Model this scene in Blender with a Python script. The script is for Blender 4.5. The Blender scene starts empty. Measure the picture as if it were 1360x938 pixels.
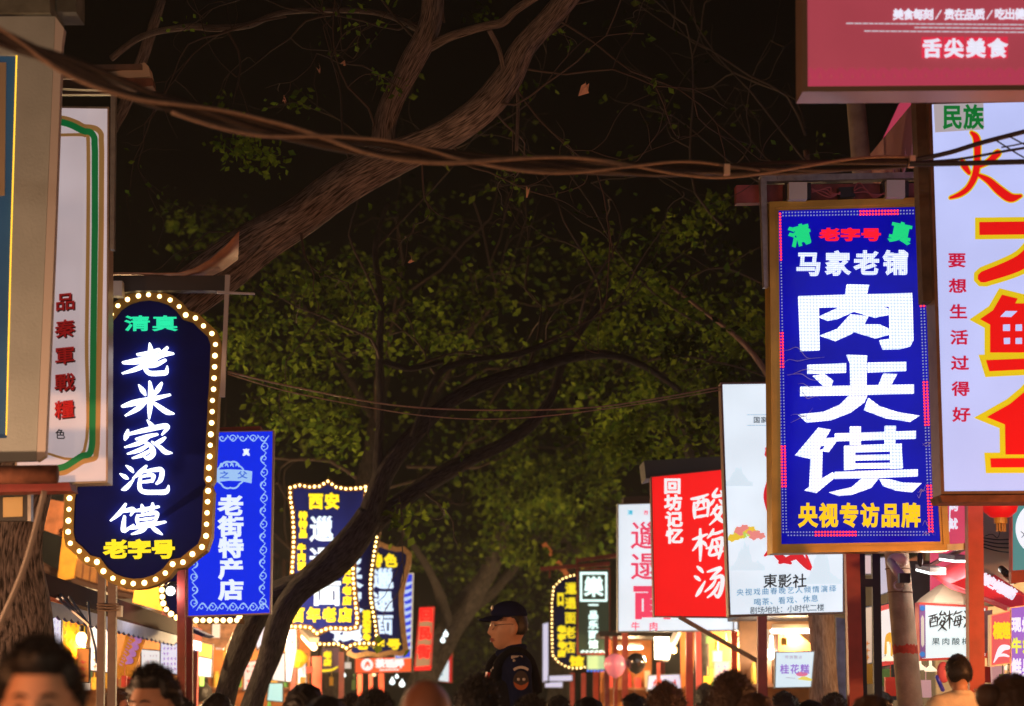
import bpy, bmesh, math, random
import numpy as np
from mathutils import Vector, Matrix
random.seed(7); RNG = np.random.default_rng(7)
S = bpy.context.scene; COL = S.collection

# ------------------------------------------------------------------ camera
FPX = 2700.0; CX, CY = 680.0, 469.0; HORIZON = 925.0
PITCH = math.atan((HORIZON - CY) / FPX); CAM = np.array([0.0, 0.0, 1.65])
cd = bpy.data.cameras.new('camera'); cam = bpy.data.objects.new('camera', cd); COL.objects.link(cam)
cam.location = CAM; cam.rotation_euler = (math.pi / 2 + PITCH, 0, 0)
cd.sensor_width = 36; cd.lens = FPX / 1360 * 36; cd.clip_start = 0.1; cd.clip_end = 600
cd.dof.use_dof = True; cd.dof.focus_distance = 12.2; cd.dof.aperture_fstop = 2.3; cd.dof.aperture_blades = 9
S.camera = cam
FW = np.array([0, math.cos(PITCH), math.sin(PITCH)]); UP = np.array([0, -math.sin(PITCH), math.cos(PITCH)])
RT = np.array([1.0, 0, 0])

# ------------------------------------------------------------------ night sky, exposure
w = bpy.data.worlds.new('World'); S.world = w; w.use_nodes = True
wn = w.node_tree; bg = wn.nodes['Background']
sky = wn.nodes.new('ShaderNodeTexSky'); sky.sky_type = 'NISHITA'; sky.sun_disc = False
sky.sun_elevation = math.radians(-6); sky.sun_rotation = math.radians(200)
wn.links.new(sky.outputs[0], bg.inputs[0]); bg.inputs[1].default_value = 0.10
S.view_settings.view_transform = 'Standard'; S.view_settings.look = 'None'
S.view_settings.exposure = 0.0; S.view_settings.gamma = 1.0
S.cycles.use_denoising = True
S.cycles.max_bounces = 6; S.cycles.diffuse_bounces = 2; S.cycles.glossy_bounces = 2
S.cycles.transparent_max_bounces = 6; S.cycles.transmission_bounces = 3
S.cycles.volume_bounces = 0
S.cycles.sample_clamp_indirect = 4.0; S.cycles.caustics_reflective = False; S.cycles.caustics_refractive = False

def rays(px, py):
    a = (np.asarray(px, float) - CX) / FPX; b = (CY - np.asarray(py, float)) / FPX
    return FW + a[..., None] * RT + b[..., None] * UP
def at(px, py, Y):                       # photo pixel at world depth Y
    d = rays(px, py); return CAM + d * (Y / d[..., 1])[..., None]
def mpp(Y): return Y / FPX               # metres per photo pixel

# ------------------------------------------------------------------ materials
MATS = {}
def mat(name, col, rough=0.6, metal=0.0, emit=None, es=0.0, noise=0.0, nscale=12.0, bump=0.0, bscale=60.0, coat=0.0, enoise=0.0, spec=None):
    if name in MATS: return MATS[name]
    m = bpy.data.materials.new(name); m.use_nodes = True; nt = m.node_tree; p = nt.nodes['Principled BSDF']
    p.inputs['Base Color'].default_value = (*col, 1); p.inputs['Roughness'].default_value = rough
    p.inputs['Metallic'].default_value = metal; p.inputs['Coat Weight'].default_value = coat
    if spec is not None: p.inputs['Specular IOR Level'].default_value = spec
    if emit is not None:
        p.inputs['Emission Color'].default_value = (*emit, 1); p.inputs['Emission Strength'].default_value = es
    tc = nt.nodes.new('ShaderNodeTexCoord')
    if noise > 0:
        n = nt.nodes.new('ShaderNodeTexNoise'); n.inputs['Scale'].default_value = nscale; n.inputs['Detail'].default_value = 6
        nt.links.new(tc.outputs['Object'], n.inputs['Vector'])
        r = nt.nodes.new('ShaderNodeValToRGB')
        r.color_ramp.elements[0].position = .3; r.color_ramp.elements[1].position = .7
        r.color_ramp.elements[0].color = (*[c * (1 - noise) for c in col], 1)
        r.color_ramp.elements[1].color = (*[min(1, c * (1 + noise)) for c in col], 1)
        nt.links.new(n.outputs['Fac'], r.inputs['Fac']); nt.links.new(r.outputs['Color'], p.inputs['Base Color'])
    if enoise > 0:
        n = nt.nodes.new('ShaderNodeTexNoise'); n.inputs['Scale'].default_value = 2.2; n.inputs['Detail'].default_value = 2
        nt.links.new(tc.outputs['Object'], n.inputs['Vector'])
        mr = nt.nodes.new('ShaderNodeMapRange'); mr.inputs['From Min'].default_value = .3; mr.inputs['From Max'].default_value = .7
        mr.inputs['To Min'].default_value = es * (1 - enoise); mr.inputs['To Max'].default_value = es * (1 + enoise * .6)
        nt.links.new(n.outputs['Fac'], mr.inputs['Value']); nt.links.new(mr.outputs[0], p.inputs['Emission Strength'])
    if bump > 0:
        n = nt.nodes.new('ShaderNodeTexNoise'); n.inputs['Scale'].default_value = bscale; n.inputs['Detail'].default_value = 5
        nt.links.new(tc.outputs['Object'], n.inputs['Vector'])
        b = nt.nodes.new('ShaderNodeBump'); b.inputs['Strength'].default_value = bump; b.inputs['Distance'].default_value = .01
        nt.links.new(n.outputs['Fac'], b.inputs['Height']); nt.links.new(b.outputs[0], p.inputs['Normal'])
    MATS[name] = m; return m
def bark(name, dark, light, su=9.0, sv=1.6, strength=1.0):
    m = bpy.data.materials.new(name); m.use_nodes = True; nt = m.node_tree; p = nt.nodes['Principled BSDF']
    p.inputs['Roughness'].default_value = .95; p.inputs['Specular IOR Level'].default_value = .15
    uv = nt.nodes.new('ShaderNodeUVMap'); mp = nt.nodes.new('ShaderNodeMapping'); mp.inputs['Scale'].default_value = (su, sv, 1)
    nt.links.new(uv.outputs[0], mp.inputs[0])
    n = nt.nodes.new('ShaderNodeTexNoise'); n.inputs['Scale'].default_value = 6; n.inputs['Detail'].default_value = 6; n.inputs['Roughness'].default_value = .55
    n.inputs['Distortion'].default_value = .35
    nt.links.new(mp.outputs[0], n.inputs['Vector'])
    r = nt.nodes.new('ShaderNodeValToRGB'); r.color_ramp.elements[0].position = .38; r.color_ramp.elements[1].position = .62
    r.color_ramp.elements[0].color = (*dark, 1); r.color_ramp.elements[1].color = (*light, 1)
    nt.links.new(n.outputs['Fac'], r.inputs['Fac'])
    tc = nt.nodes.new('ShaderNodeTexCoord'); n2 = nt.nodes.new('ShaderNodeTexNoise'); n2.inputs['Scale'].default_value = 2.5; n2.inputs['Detail'].default_value = 3
    nt.links.new(tc.outputs['Object'], n2.inputs['Vector'])
    mx = nt.nodes.new('ShaderNodeMix'); mx.data_type = 'RGBA'; mx.blend_type = 'MULTIPLY'; mx.inputs[0].default_value = .6
    nt.links.new(r.outputs[0], mx.inputs[6]); nt.links.new(n2.outputs['Fac'], mx.inputs[7])
    nt.links.new(mx.outputs[2], p.inputs['Base Color'])
    b = nt.nodes.new('ShaderNodeBump'); b.inputs['Strength'].default_value = strength; b.inputs['Distance'].default_value = .02
    nt.links.new(n.outputs['Fac'], b.inputs['Height']); nt.links.new(b.outputs[0], p.inputs['Normal'])
    return m
def leafmat(name, c1, c2):
    m = bpy.data.materials.new(name); m.use_nodes = True; nt = m.node_tree; nt.nodes.remove(nt.nodes['Principled BSDF'])
    g = nt.nodes.new('ShaderNodeNewGeometry'); r = nt.nodes.new('ShaderNodeValToRGB')
    r.color_ramp.elements[0].color = (*c1, 1); r.color_ramp.elements[1].color = (*c2, 1)
    nt.links.new(g.outputs['Random Per Island'], r.inputs['Fac'])
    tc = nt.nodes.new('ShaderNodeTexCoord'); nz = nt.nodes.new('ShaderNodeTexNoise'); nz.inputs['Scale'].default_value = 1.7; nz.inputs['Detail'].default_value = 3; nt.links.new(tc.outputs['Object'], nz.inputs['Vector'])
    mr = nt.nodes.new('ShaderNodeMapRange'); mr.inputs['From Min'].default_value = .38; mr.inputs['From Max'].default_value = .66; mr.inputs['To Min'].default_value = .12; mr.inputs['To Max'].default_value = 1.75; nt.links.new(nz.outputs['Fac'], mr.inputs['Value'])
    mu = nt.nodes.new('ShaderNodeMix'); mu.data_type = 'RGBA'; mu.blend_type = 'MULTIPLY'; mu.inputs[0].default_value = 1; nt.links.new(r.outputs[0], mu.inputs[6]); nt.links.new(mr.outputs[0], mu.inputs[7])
    d = nt.nodes.new('ShaderNodeBsdfDiffuse'); t = nt.nodes.new('ShaderNodeBsdfTranslucent'); mx = nt.nodes.new('ShaderNodeMixShader'); mx.inputs[0].default_value = .4
    nt.links.new(mu.outputs[2], d.inputs[0]); nt.links.new(mu.outputs[2], t.inputs[0])
    nt.links.new(d.outputs[0], mx.inputs[1]); nt.links.new(t.outputs[0], mx.inputs[2])
    nt.links.new(mx.outputs[0], nt.nodes['Material Output'].inputs[0]); return m
def ledmat(name, pitch, c_on, s_on, c_off, s_off):        # letters filled with rows of small diodes
    m = bpy.data.materials.new(name); m.use_nodes = True; nt = m.node_tree; p = nt.nodes['Principled BSDF']
    p.inputs['Base Color'].default_value = (.8, .8, .85, 1)
    tc = nt.nodes.new('ShaderNodeTexCoord'); sp = nt.nodes.new('ShaderNodeSeparateXYZ'); nt.links.new(tc.outputs['Object'], sp.inputs[0])
    def fr(o):
        a = nt.nodes.new('ShaderNodeMath'); a.operation = 'PINGPONG'; a.inputs[1].default_value = pitch / 2
        nt.links.new(o, a.inputs[0]); b = nt.nodes.new('ShaderNodeMath'); b.operation = 'POWER'; b.inputs[1].default_value = 2
        nt.links.new(a.outputs[0], b.inputs[0]); return b.outputs[0]
    ad = nt.nodes.new('ShaderNodeMath'); nt.links.new(fr(sp.outputs[0]), ad.inputs[0]); nt.links.new(fr(sp.outputs[2]), ad.inputs[1])
    mr = nt.nodes.new('ShaderNodeMapRange'); mr.inputs['From Min'].default_value = (pitch * .26) ** 2; mr.inputs['From Max'].default_value = (pitch * .46) ** 2
    nt.links.new(ad.outputs[0], mr.inputs['Value'])
    mx = nt.nodes.new('ShaderNodeMix'); mx.data_type = 'RGBA'
    mx.inputs[6].default_value = (*[c * s_on for c in c_on], 1); mx.inputs[7].default_value = (*[c * s_off for c in c_off], 1)
    nt.links.new(mr.outputs[0], mx.inputs[0]); nt.links.new(mx.outputs[2], p.inputs['Emission Color'])
    p.inputs['Emission Strength'].default_value = 1.0
    return m

def E(name, c, s, base=None, **k): k.setdefault('spec', .15); return mat(name, base or tuple(min(.8, x * .35) for x in c), .4, emit=c, es=s, **k)

# ------------------------------------------------------------------ mesh builder and object helpers
class MB:
    def __init__(s): s.v = []; s.f = []; s.n = 0; s.uv = []; s.hasuv = False
    def add(s, V, F, UV=None):
        V = np.asarray(V, float).reshape(-1, 3); s.v.append(V)
        s.f += [tuple(int(i) + s.n for i in f) for f in F]; s.n += len(V)
        if UV is not None: s.hasuv = True; s.uv.append(np.asarray(UV, float))
        else: s.uv.append(np.zeros((len(V), 2)))
    def box(s, c, h, rz=0.0, rot=None):
        V = np.array([(x, y, z) for x in (-1, 1) for y in (-1, 1) for z in (-1, 1)], float) * np.asarray(h)
        if rot is not None: V = V @ np.array(rot).T
        elif rz: R = np.array([[math.cos(rz), -math.sin(rz), 0], [math.sin(rz), math.cos(rz), 0], [0, 0, 1]]); V = V @ R.T
        s.add(V + np.asarray(c), [(0, 1, 3, 2), (4, 6, 7, 5), (0, 4, 5, 1), (2, 3, 7, 6), (0, 2, 6, 4), (1, 5, 7, 3)])
    def bar(s, a, b, w, h=None):          # square bar between two points
        a = np.asarray(a, float); b = np.asarray(b, float); h = h or w; d = b - a; L = np.linalg.norm(d); d /= L
        up = np.array([0, 0, 1.]) if abs(d[2]) < .9 else np.array([0, 1., 0]); x = np.cross(d, up); x /= np.linalg.norm(x); y = np.cross(x, d)
        s.box((a + b) / 2, (w / 2, L / 2, h / 2), rot=np.stack([x, d, y], 1))
    def tube(s, pts, rad, seg=10, wob=0.0, smooth=4, cap=True):
        P = np.asarray(pts, float); R = np.asarray(rad, float) if np.ndim(rad) else np.full(len(P), float(rad))
        if smooth > 1 and len(P) > 2:
            Q = []; RR = []; n = len(P)
            for i in range(n - 1):
                p0 = P[max(i - 1, 0)]; p1 = P[i]; p2 = P[i + 1]; p3 = P[min(i + 2, n - 1)]
                for k in range(smooth):
                    t = k / smooth
                    Q.append(.5 * (2 * p1 + (p2 - p0) * t + (2 * p0 - 5 * p1 + 4 * p2 - p3) * t * t + (3 * p1 - p0 - 3 * p2 + p3) * t ** 3)); RR.append(R[i] * (1 - t) + R[i + 1] * t)
            Q.append(P[-1]); RR.append(R[-1]); P = np.array(Q); R = np.array(RR)
        n = len(P); T = np.gradient(P, axis=0); T /= np.linalg.norm(T, axis=1)[:, None] + 1e-12
        ref = np.array([0.13, 0.97, 0.2]); V = []; UV = []; L = 0
        ang = np.linspace(0, 2 * math.pi, seg, endpoint=False); prev = None
        ph = RNG.random(3) * 6
        for i in range(n):
            if i: L += np.linalg.norm(P[i] - P[i - 1])
            x = (np.cross(T[i], ref) if prev is None else prev - T[i] * np.dot(prev, T[i])); x /= np.linalg.norm(x) + 1e-12; prev = x
            y = np.cross(T[i], x)
            rr = R[i] * (1 + wob * (np.sin(3 * ang + ph[0] + L * 2.1) + .7 * np.sin(5 * ang + ph[1] - L * 5.3) + .8 * math.sin(L * 7 + ph[2])))
            V.append(P[i] + np.outer(np.cos(ang) * rr, x) + np.outer(np.sin(ang) * rr, y))
            UV.append(np.stack([np.abs(ang / math.pi - 1) * 1.0, np.full(seg, L)], 1))
        V = np.concatenate(V); UV = np.concatenate(UV); F = []
        for i in range(n - 1):
            for k in range(seg):
                k2 = (k + 1) % seg; F.append((i * seg + k, i * seg + k2, (i + 1) * seg + k2, (i + 1) * seg + k))
        if cap: F.append(tuple(range(seg))[::-1]); F.append(tuple((n - 1) * seg + k for k in range(seg)))
        s.add(V, F, UV)
    def ball(s, c, r, seg=16, ring=10):
        r = np.broadcast_to(np.asarray(r, float), 3); V = []; F = []
        for i in range(ring + 1):
            t = math.pi * i / ring
            for k in range(seg): a = 2 * math.pi * k / seg; V.append((math.sin(t) * math.cos(a), math.sin(t) * math.sin(a), math.cos(t)))
        for i in range(ring):
            for k in range(seg): k2 = (k + 1) % seg; F.append((i * seg + k, (i + 1) * seg + k, (i + 1) * seg + k2, i * seg + k2))
        s.add(np.array(V) * r + np.asarray(c), F)
    def lathe(s, c, prof, seg=24):
        V = [(r * math.cos(2 * math.pi * k / seg), r * math.sin(2 * math.pi * k / seg), z) for r, z in prof for k in range(seg)]; F = []
        for i in range(len(prof) - 1):
            for k in range(seg): k2 = (k + 1) % seg; F.append((i * seg + k, i * seg + k2, (i + 1) * seg + k2, (i + 1) * seg + k))
        s.add(np.array(V) + np.asarray(c), F)
    def capsule(s, a, b, ra, rb, seg=14):
        a = np.asarray(a, float); b = np.asarray(b, float)
        s.tube([a, b], [ra, rb], seg, smooth=1); s.ball(a, ra, seg, 10); s.ball(b, rb, seg, 10)
    def mesh(s, name, off=(0, 0, 0), smooth=False):
        me = bpy.data.meshes.new(name)
        V = np.concatenate(s.v) - np.asarray(off); me.from_pydata(V.tolist(), [], s.f)
        if s.hasuv:
            U = np.concatenate(s.uv); ul = me.uv_layers.new(name='UVMap'); li = np.empty(len(me.loops), np.int32); me.loops.foreach_get('vertex_index', li)
            ul.data.foreach_set('uv', U[li].ravel())
        me.validate()
        if smooth: me.polygons.foreach_set('use_smooth', [True] * len(me.polygons))
        return me

def tag(o, label=None, cat=None, group=None, kind=None):
    if label: o['label'] = label
    if cat: o['category'] = cat
    if group: o['group'] = group
    if kind: o['kind'] = kind
    return o
def thing(name, label, cat, loc=(0, 0, 0), group=None, rz=0.0):
    o = bpy.data.objects.new(name, None); COL.objects.link(o); o.location = tuple(float(x) for x in loc); o.rotation_euler = (0, 0, rz)
    o.empty_display_size = .2; return tag(o, label, cat, group)
def wloc(o):
    L = np.zeros(3)
    while o is not None: L += np.array(o.location); o = o.parent
    return L
def part(name, mb, m, parent, label=None, smooth=False, local=False, kind=None):
    off = (0, 0, 0) if local else wloc(parent)
    me = mb.mesh(name, off, smooth); me.materials.append(m)
    o = bpy.data.objects.new(name, me); COL.objects.link(o); o.parent = parent
    if label: o['label'] = label
    if kind: o['kind'] = kind
    return o
def solo(name, mb, m, label, cat, group=None, smooth=False, kind=None):
    V = np.concatenate(mb.v); c = (V.min(0) + V.max(0)) / 2; c[2] = V[:, 2].min()
    me = mb.mesh(name, c, smooth); me.materials.append(m)
    o = bpy.data.objects.new(name, me); COL.objects.link(o); o.location = c
    return tag(o, label, cat, group, kind)
def struct(name, mb, m): return solo(name, mb, m, None, None, None, kind='structure')
def copy_tree(o, parent=None):
    c = o.copy(); COL.objects.link(c)
    if parent is not None: c.parent = parent
    for ch in list(o.children): copy_tree(ch, c)
    return c

# ------------------------------------------------------------------ lettering
_G = {}
def _raw(ch, bold, res):
    cu = bpy.data.curves.new('g', 'FONT'); cu.body = ch; cu.size = 1; cu.resolution_u = res; cu.bevel_depth = bold; cu.bevel_resolution = 1 if bold > .03 else 0
    o = bpy.data.objects.new('g', cu); COL.objects.link(o); dg = bpy.context.evaluated_depsgraph_get()
    me = bpy.data.meshes.new_from_object(o.evaluated_get(dg)); n = len(me.vertices); V = np.empty(n * 3); me.vertices.foreach_get('co', V)
    F = [tuple(p.vertices) for p in me.polygons]; bpy.data.objects.remove(o); bpy.data.curves.remove(cu); bpy.data.meshes.remove(me)
    return V.reshape(-1, 3), F
_V, _ = _raw('国', 0, 2); _EC = (_V.min(0) + _V.max(0)) / 2; _ES = (_V[:, 0].max() - _V[:, 0].min()) / .84
def glyph(ch, bold=0.0, res=3):
    k = (ch, round(bold, 4), res)
    if k not in _G:
        V, F = _raw(ch, bold * _ES, res); _G[k] = ((V - np.array([_EC[0], _EC[1], 0])) / _ES, F)
    return _G[k]

class Plane:
    """An upright plane standing at depth Y (at photo column px0) turned by yaw; letters and outlines are laid on it."""
    def __init__(s, px0, Y, yaw=0.0, lean=0.0):
        s.Y = Y; s.o = at(px0, HORIZON, Y); s.r = np.array([math.cos(yaw), math.sin(yaw), 0]); s.nrm = np.array([math.sin(yaw), -math.cos(yaw), 0])
        s.u = mpp(Y); s.yaw = yaw
    def P(s, px, py, off=0.0):
        d = rays(px, py); off = np.asarray(off, float)
        t = ((s.o - CAM) @ s.nrm + off) / (d @ s.nrm); return CAM + d * t[..., None]
    def prism(s, mb, poly, f, b):
        p = np.asarray(poly, float); A = s.P(p[:, 0], p[:, 1], f); B = A - s.nrm * (f - b); n = len(p)
        mb.add(np.concatenate([A, B]), [tuple(range(n)), tuple(range(2 * n - 1, n - 1, -1))] + [(i, i + n, (i + 1) % n + n, (i + 1) % n) for i in range(n)])
    def ring(s, mb, outer, inner, f, b):
        o = np.asarray(outer, float); i_ = np.asarray(inner, float); n = len(o)
        A = s.P(o[:, 0], o[:, 1], f); B = s.P(i_[:, 0], i_[:, 1], f); V = np.concatenate([A, B, A - s.nrm * (f - b), B - s.nrm * (f - b)]); F = []
        for i in range(n):
            j = (i + 1) % n
            F += [(i, j, n + j, n + i), (i, 2 * n + i, 2 * n + j, j), (n + i, n + j, 3 * n + j, 3 * n + i), (2 * n + i, 3 * n + i, 3 * n + j, 2 * n + j)]
        mb.add(V, F)
    def char(s, mb, ch, cx, cy, w, h=None, off=.01, bold=.03, slant=0.0, rot=0.0, res=3, tilt=0.0, flip=False):
        h = h or w; V, F = glyph(ch, bold, res); x = V[:, 0] * w + tilt * V[:, 1] * h; y = V[:, 1] * h + slant * V[:, 0] * w
        c, n = math.cos(rot), math.sin(rot); x, y = c * x - n * y, n * x + c * y
        zz = V[:, 2]; zs = .004 / max(bold, .001) if bold > 0 else 0
        mb.add(s.P(cx + x, cy - y, off + zz * zs), F)
    def vtext(s, mb, t, cx, y0, y1, w, h=None, x1=None, **k):
        n = len(t)
        for i, ch in enumerate(t):
            f = i / max(n - 1, 1); s.char(mb, ch, cx + ((x1 - cx) * f if x1 is not None else 0), y0 + (y1 - y0) * f, w, h, **k)
    def htext(s, mb, t, x0, x1, cy, w, h=None, y1=None, **k):
        n = len(t)
        for i, ch in enumerate(t):
            f = i / max(n - 1, 1); s.char(mb, ch, x0 + (x1 - x0) * f, cy + ((y1 - cy) * f if y1 is not None else 0), w, h, **k)
    def stroke(s, mb, pts, off, back, flat=False, grow=0.0):          # brush stroke: (px, py, width) points
        p = np.asarray(pts, float); n0 = len(p)
        if n0 > 2:
            Q = []
            for i in range(n0 - 1):
                a, b, c, d = p[max(i - 1, 0)], p[i], p[i + 1], p[min(i + 2, n0 - 1)]
                for k in range(6):
                    t = k / 6; Q.append(.5 * (2 * b + (c - a) * t + (2 * a - 5 * b + 4 * c - d) * t * t + (3 * b - a - 3 * c + d) * t ** 3))
            Q.append(p[-1]); p = np.array(Q)
        T = np.gradient(p[:, :2], axis=0); T /= np.linalg.norm(T, axis=1)[:, None] + 1e-9; N = np.stack([-T[:, 1], T[:, 0]], 1); W = np.maximum(p[:, 2:3], .3) / 2 + grow
        L = p[:, :2] + N * W; R_ = p[:, :2] - N * W
        if flat: pl = np.concatenate([L, R_[::-1]])
        else:
            def cap(c, d, wd, sgn): 
                nn = np.array([-d[1], d[0]]); return np.array([c + (nn * math.cos(a) + d * math.sin(a) * sgn) * wd for a in (math.pi * .25, math.pi * .5, math.pi * .75)])
            e = cap(p[-1, :2], T[-1], W[-1, 0], 1); st = cap(p[0, :2], T[0], W[0, 0], -1)
            pl = np.concatenate([L, e, R_[::-1], st[::-1]])
        n = len(L); A = s.P(pl[:, 0], pl[:, 1], off); m = len(pl); B = A - s.nrm * (off - back)
        F = [(i, i + m, (i + 1) % m + m, (i + 1) % m) for i in range(m)]
        # strip of quads across the ribbon
        k = 0 if flat else 3
        for i in range(n - 1): F.append((i, i + 1, m - k - 2 - i if not flat else m - 2 - i, m - k - 1 - i if not flat else m - 1 - i))
        if not flat: F.append(tuple([n - 1, n, n + 1, n + 2, n + 3])); F.append(tuple([m - 4, m - 3, m - 2, m - 1, 0]))
        mb.add(np.concatenate([A, B]), F)
def inset(poly, d):
    p = np.asarray(poly, float); a = 0
    for i in range(len(p)): q = p[(i + 1) % len(p)]; a += p[i][0] * q[1] - q[0] * p[i][1]
    sg = 1 if a > 0 else -1; out = []
    for i in range(len(p)):
        e0 = p[i] - p[i - 1]; e1 = p[(i + 1) % len(p)] - p[i]; e0 /= np.linalg.norm(e0) + 1e-9; e1 /= np.linalg.norm(e1) + 1e-9
        n0 = np.array([-e0[1], e0[0]]) * sg; n1 = np.array([-e1[1], e1[0]]) * sg; m = n0 + n1; m /= max(np.dot(m, m) / 2, .35); out.append(p[i] + m * d)
    return np.array(out)
def resample(path, step, closed=True):
    p = np.asarray(path, float)
    if closed: p = np.concatenate([p, p[:1]])
    L = np.concatenate([[0], np.cumsum(np.linalg.norm(np.diff(p, axis=0), axis=1))]); n = max(3, int(round(L[-1] / step)))
    t = np.linspace(0, L[-1], n + (0 if closed else 1), endpoint=not closed)
    return np.stack([np.interp(t, L, p[:, 0]), np.interp(t, L, p[:, 1])], 1)

def signbox(name, label, cat, poly, Y, face, frame=None, fw=0, thick=.12, yaw=0.0, group=None, px0=None, proud=.012, side=None):
    """A sign box: a panel with depth, and a frame round its face. Its Empty stands at the foot of the panel."""
    p = np.asarray(poly, float); pl = Plane(p[:, 0].mean() if px0 is None else px0, Y, yaw)
    q = pl.P(p[:, 0], p[:, 1]); loc = q.mean(0); loc[2] = q[:, 2].min(); root = thing(name, label, cat, loc, group)
    pl.root = root; pl.poly = p
    mb = MB(); inn = inset(p, fw * .8) if frame is not None else p; pl.prism(mb, inn, 0, -thick * (.9 if frame is not None else 1)); part('panel', mb, face, root)
    if frame is not None: mb = MB(); pl.ring(mb, p, inset(p, fw), proud, -thick); part('frame', mb, frame, root)
    elif side is not None:
        mb = MB(); pl.ring(mb, inset(p, -1.5), p, .004, -thick); part('frame', mb, side, root)
    return pl
def letters(pl, m, fn, name='lettering'):
    mb = MB(); fn(mb); return part(name, mb, m, pl.root)
BULB = None
def bulbs(pl, path, r, m, holder=None):
    global BULB
    if BULB is None: b = MB(); b.ball((0, 0, 0), 1.0, 10, 7); BULB = b.mesh('bulb', smooth=True)
    me = BULB.copy(); me.materials.clear(); me.materials.append(m); base = wloc(pl.root)
    for x, y in path:
        o = bpy.data.objects.new('bulb', me); COL.objects.link(o); o.parent = pl.root
        o.location = pl.P(x, y, r * .7) - base; q = r * (1 + .09 * math.sin(x * 7.3 + y * 3.1)); o.scale = (q, q, q)
# ================================================================== palette
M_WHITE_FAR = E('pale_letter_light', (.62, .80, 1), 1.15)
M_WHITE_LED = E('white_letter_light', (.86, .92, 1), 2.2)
M_YEL_LED = E('yellow_letter_light', (1, .78, .02), 1.0)
M_GREEN_LED = E('green_letter_light', (.02, .85, .42), .9)
M_RED_LED = E('red_letter_light', (1, .03, .05), .9)
M_BULB = E('warm_bulb_light', (1, .68, .26), 6)
M_BULB_FAR = E('warm_bulb_light_far', (1, .70, .25), 6.0)
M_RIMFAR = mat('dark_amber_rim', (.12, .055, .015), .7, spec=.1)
M_NAVY = mat('navy_acrylic', (.004, .010, .16), .7, noise=.25, nscale=3, spec=.06)
M_RIM = mat('amber_painted_rim', (.36, .22, .03), .6, noise=.2, nscale=20)
M_STEEL = mat('galvanised_steel', (.35, .33, .31), .45, .6, noise=.2, nscale=25)
M_POST_BROWN = mat('brown_painted_steel', (.17, .10, .075), .5, noise=.15, nscale=20)
M_POST_RED = mat('red_painted_steel', (.42, .05, .025), .5, noise=.2, nscale=9, bump=.08, bscale=40)
M_POST_MAROON = mat('maroon_painted_steel', (.20, .022, .02), .5, noise=.2, nscale=9)
M_RUST = mat('rusty_steel', (.16, .06, .035), .8, .2, noise=.5, nscale=14, bump=.3, bscale=50)
M_BLACK = mat('black_plastic', (.012, .012, .014), .45)
M_DARK = mat('dark_steel', (.03, .026, .028), .6)
M_GOLD = mat('gold_anodised_frame', (.72, .42, .06), .35, .45, noise=.25, nscale=4, bump=.06, bscale=7)
M_WHITE_BOX = E('white_light_box', (.80, .90, 1.0), .95, enoise=.10)
M_TEXT_RED = mat('red_vinyl', (.70, .01, .03), .5, emit=(.9, .02, .03), es=.55)
M_TEXT_BLACK = mat('black_vinyl', (.01, .012, .015), .5)
M_TEXT_BLUE = mat('pale_blue_vinyl', (.10, .30, .50), .5, emit=(.15, .38, .6), es=.45)
M_CABLE = mat('black_cable_sheath', (.035, .022, .018), .6, noise=.3, nscale=30)
M_CABLE_PALE = mat('pale_cable_sheath', (.32, .21, .15), .6, noise=.2, nscale=30)

# ================================================================== setting
hz = MB(); hz.box((0, 36, 8.5), (22, 41, 9.5)); hm = bpy.data.materials.new('street_haze'); hm.use_nodes = True; hn = hm.node_tree; hn.nodes.remove(hn.nodes['Principled BSDF'])
pv = hn.nodes.new('ShaderNodeVolumePrincipled'); pv.inputs['Color'].default_value = (.85, .86, .88, 1); pv.inputs['Density'].default_value = .0012; pv.inputs['Anisotropy'].default_value = .35
hn.links.new(pv.outputs[0], hn.nodes['Material Output'].inputs['Volume'])
solo('haze', hz, hm, None, None, kind='stuff')
mb = MB(); mb.add([(-90, -40, 0), (90, -40, 0), (90, 260, 0), (-90, 260, 0)], [(0, 1, 2, 3)])
def paving(name, c1, c2, sc):
    m = bpy.data.materials.new(name); m.use_nodes = True; nt = m.node_tree; p = nt.nodes['Principled BSDF']; p.inputs['Roughness'].default_value = .6
    tc = nt.nodes.new('ShaderNodeTexCoord'); b = nt.nodes.new('ShaderNodeTexBrick'); b.inputs['Scale'].default_value = sc
    b.inputs['Color1'].default_value = (*c1, 1); b.inputs['Color2'].default_value = (*c2, 1); b.inputs['Mortar'].default_value = (.02, .02, .02, 1); b.inputs['Mortar Size'].default_value = .015
    nt.links.new(tc.outputs['Object'], b.inputs['Vector']); nt.links.new(b.outputs[0], p.inputs['Base Color']); return m
struct('ground', mb, paving('street_paving', (.10, .095, .09), (.14, .13, .12), 1.6))
M_TIMBER = mat('brown_timber', (.22, .085, .035), .7, noise=.45, nscale=5, bump=.2, bscale=20)
M_DARKWALL = mat('dark_grey_brick', (.06, .052, .05), .85, noise=.3, nscale=6)
M_PALEWALL = mat('beige_render', (.42, .33, .24), .85, noise=.15, nscale=4)

# ================================================================== hanging signs
def zr(u, v, sc, x0, y0): return (x0 + u / sc, y0 + v / sc)
def zpts(pts, sc, x0, y0): return [(x0 + p[0] / sc, y0 + p[1] / sc, *[q / sc for q in p[2:]]) for p in pts]

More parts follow.
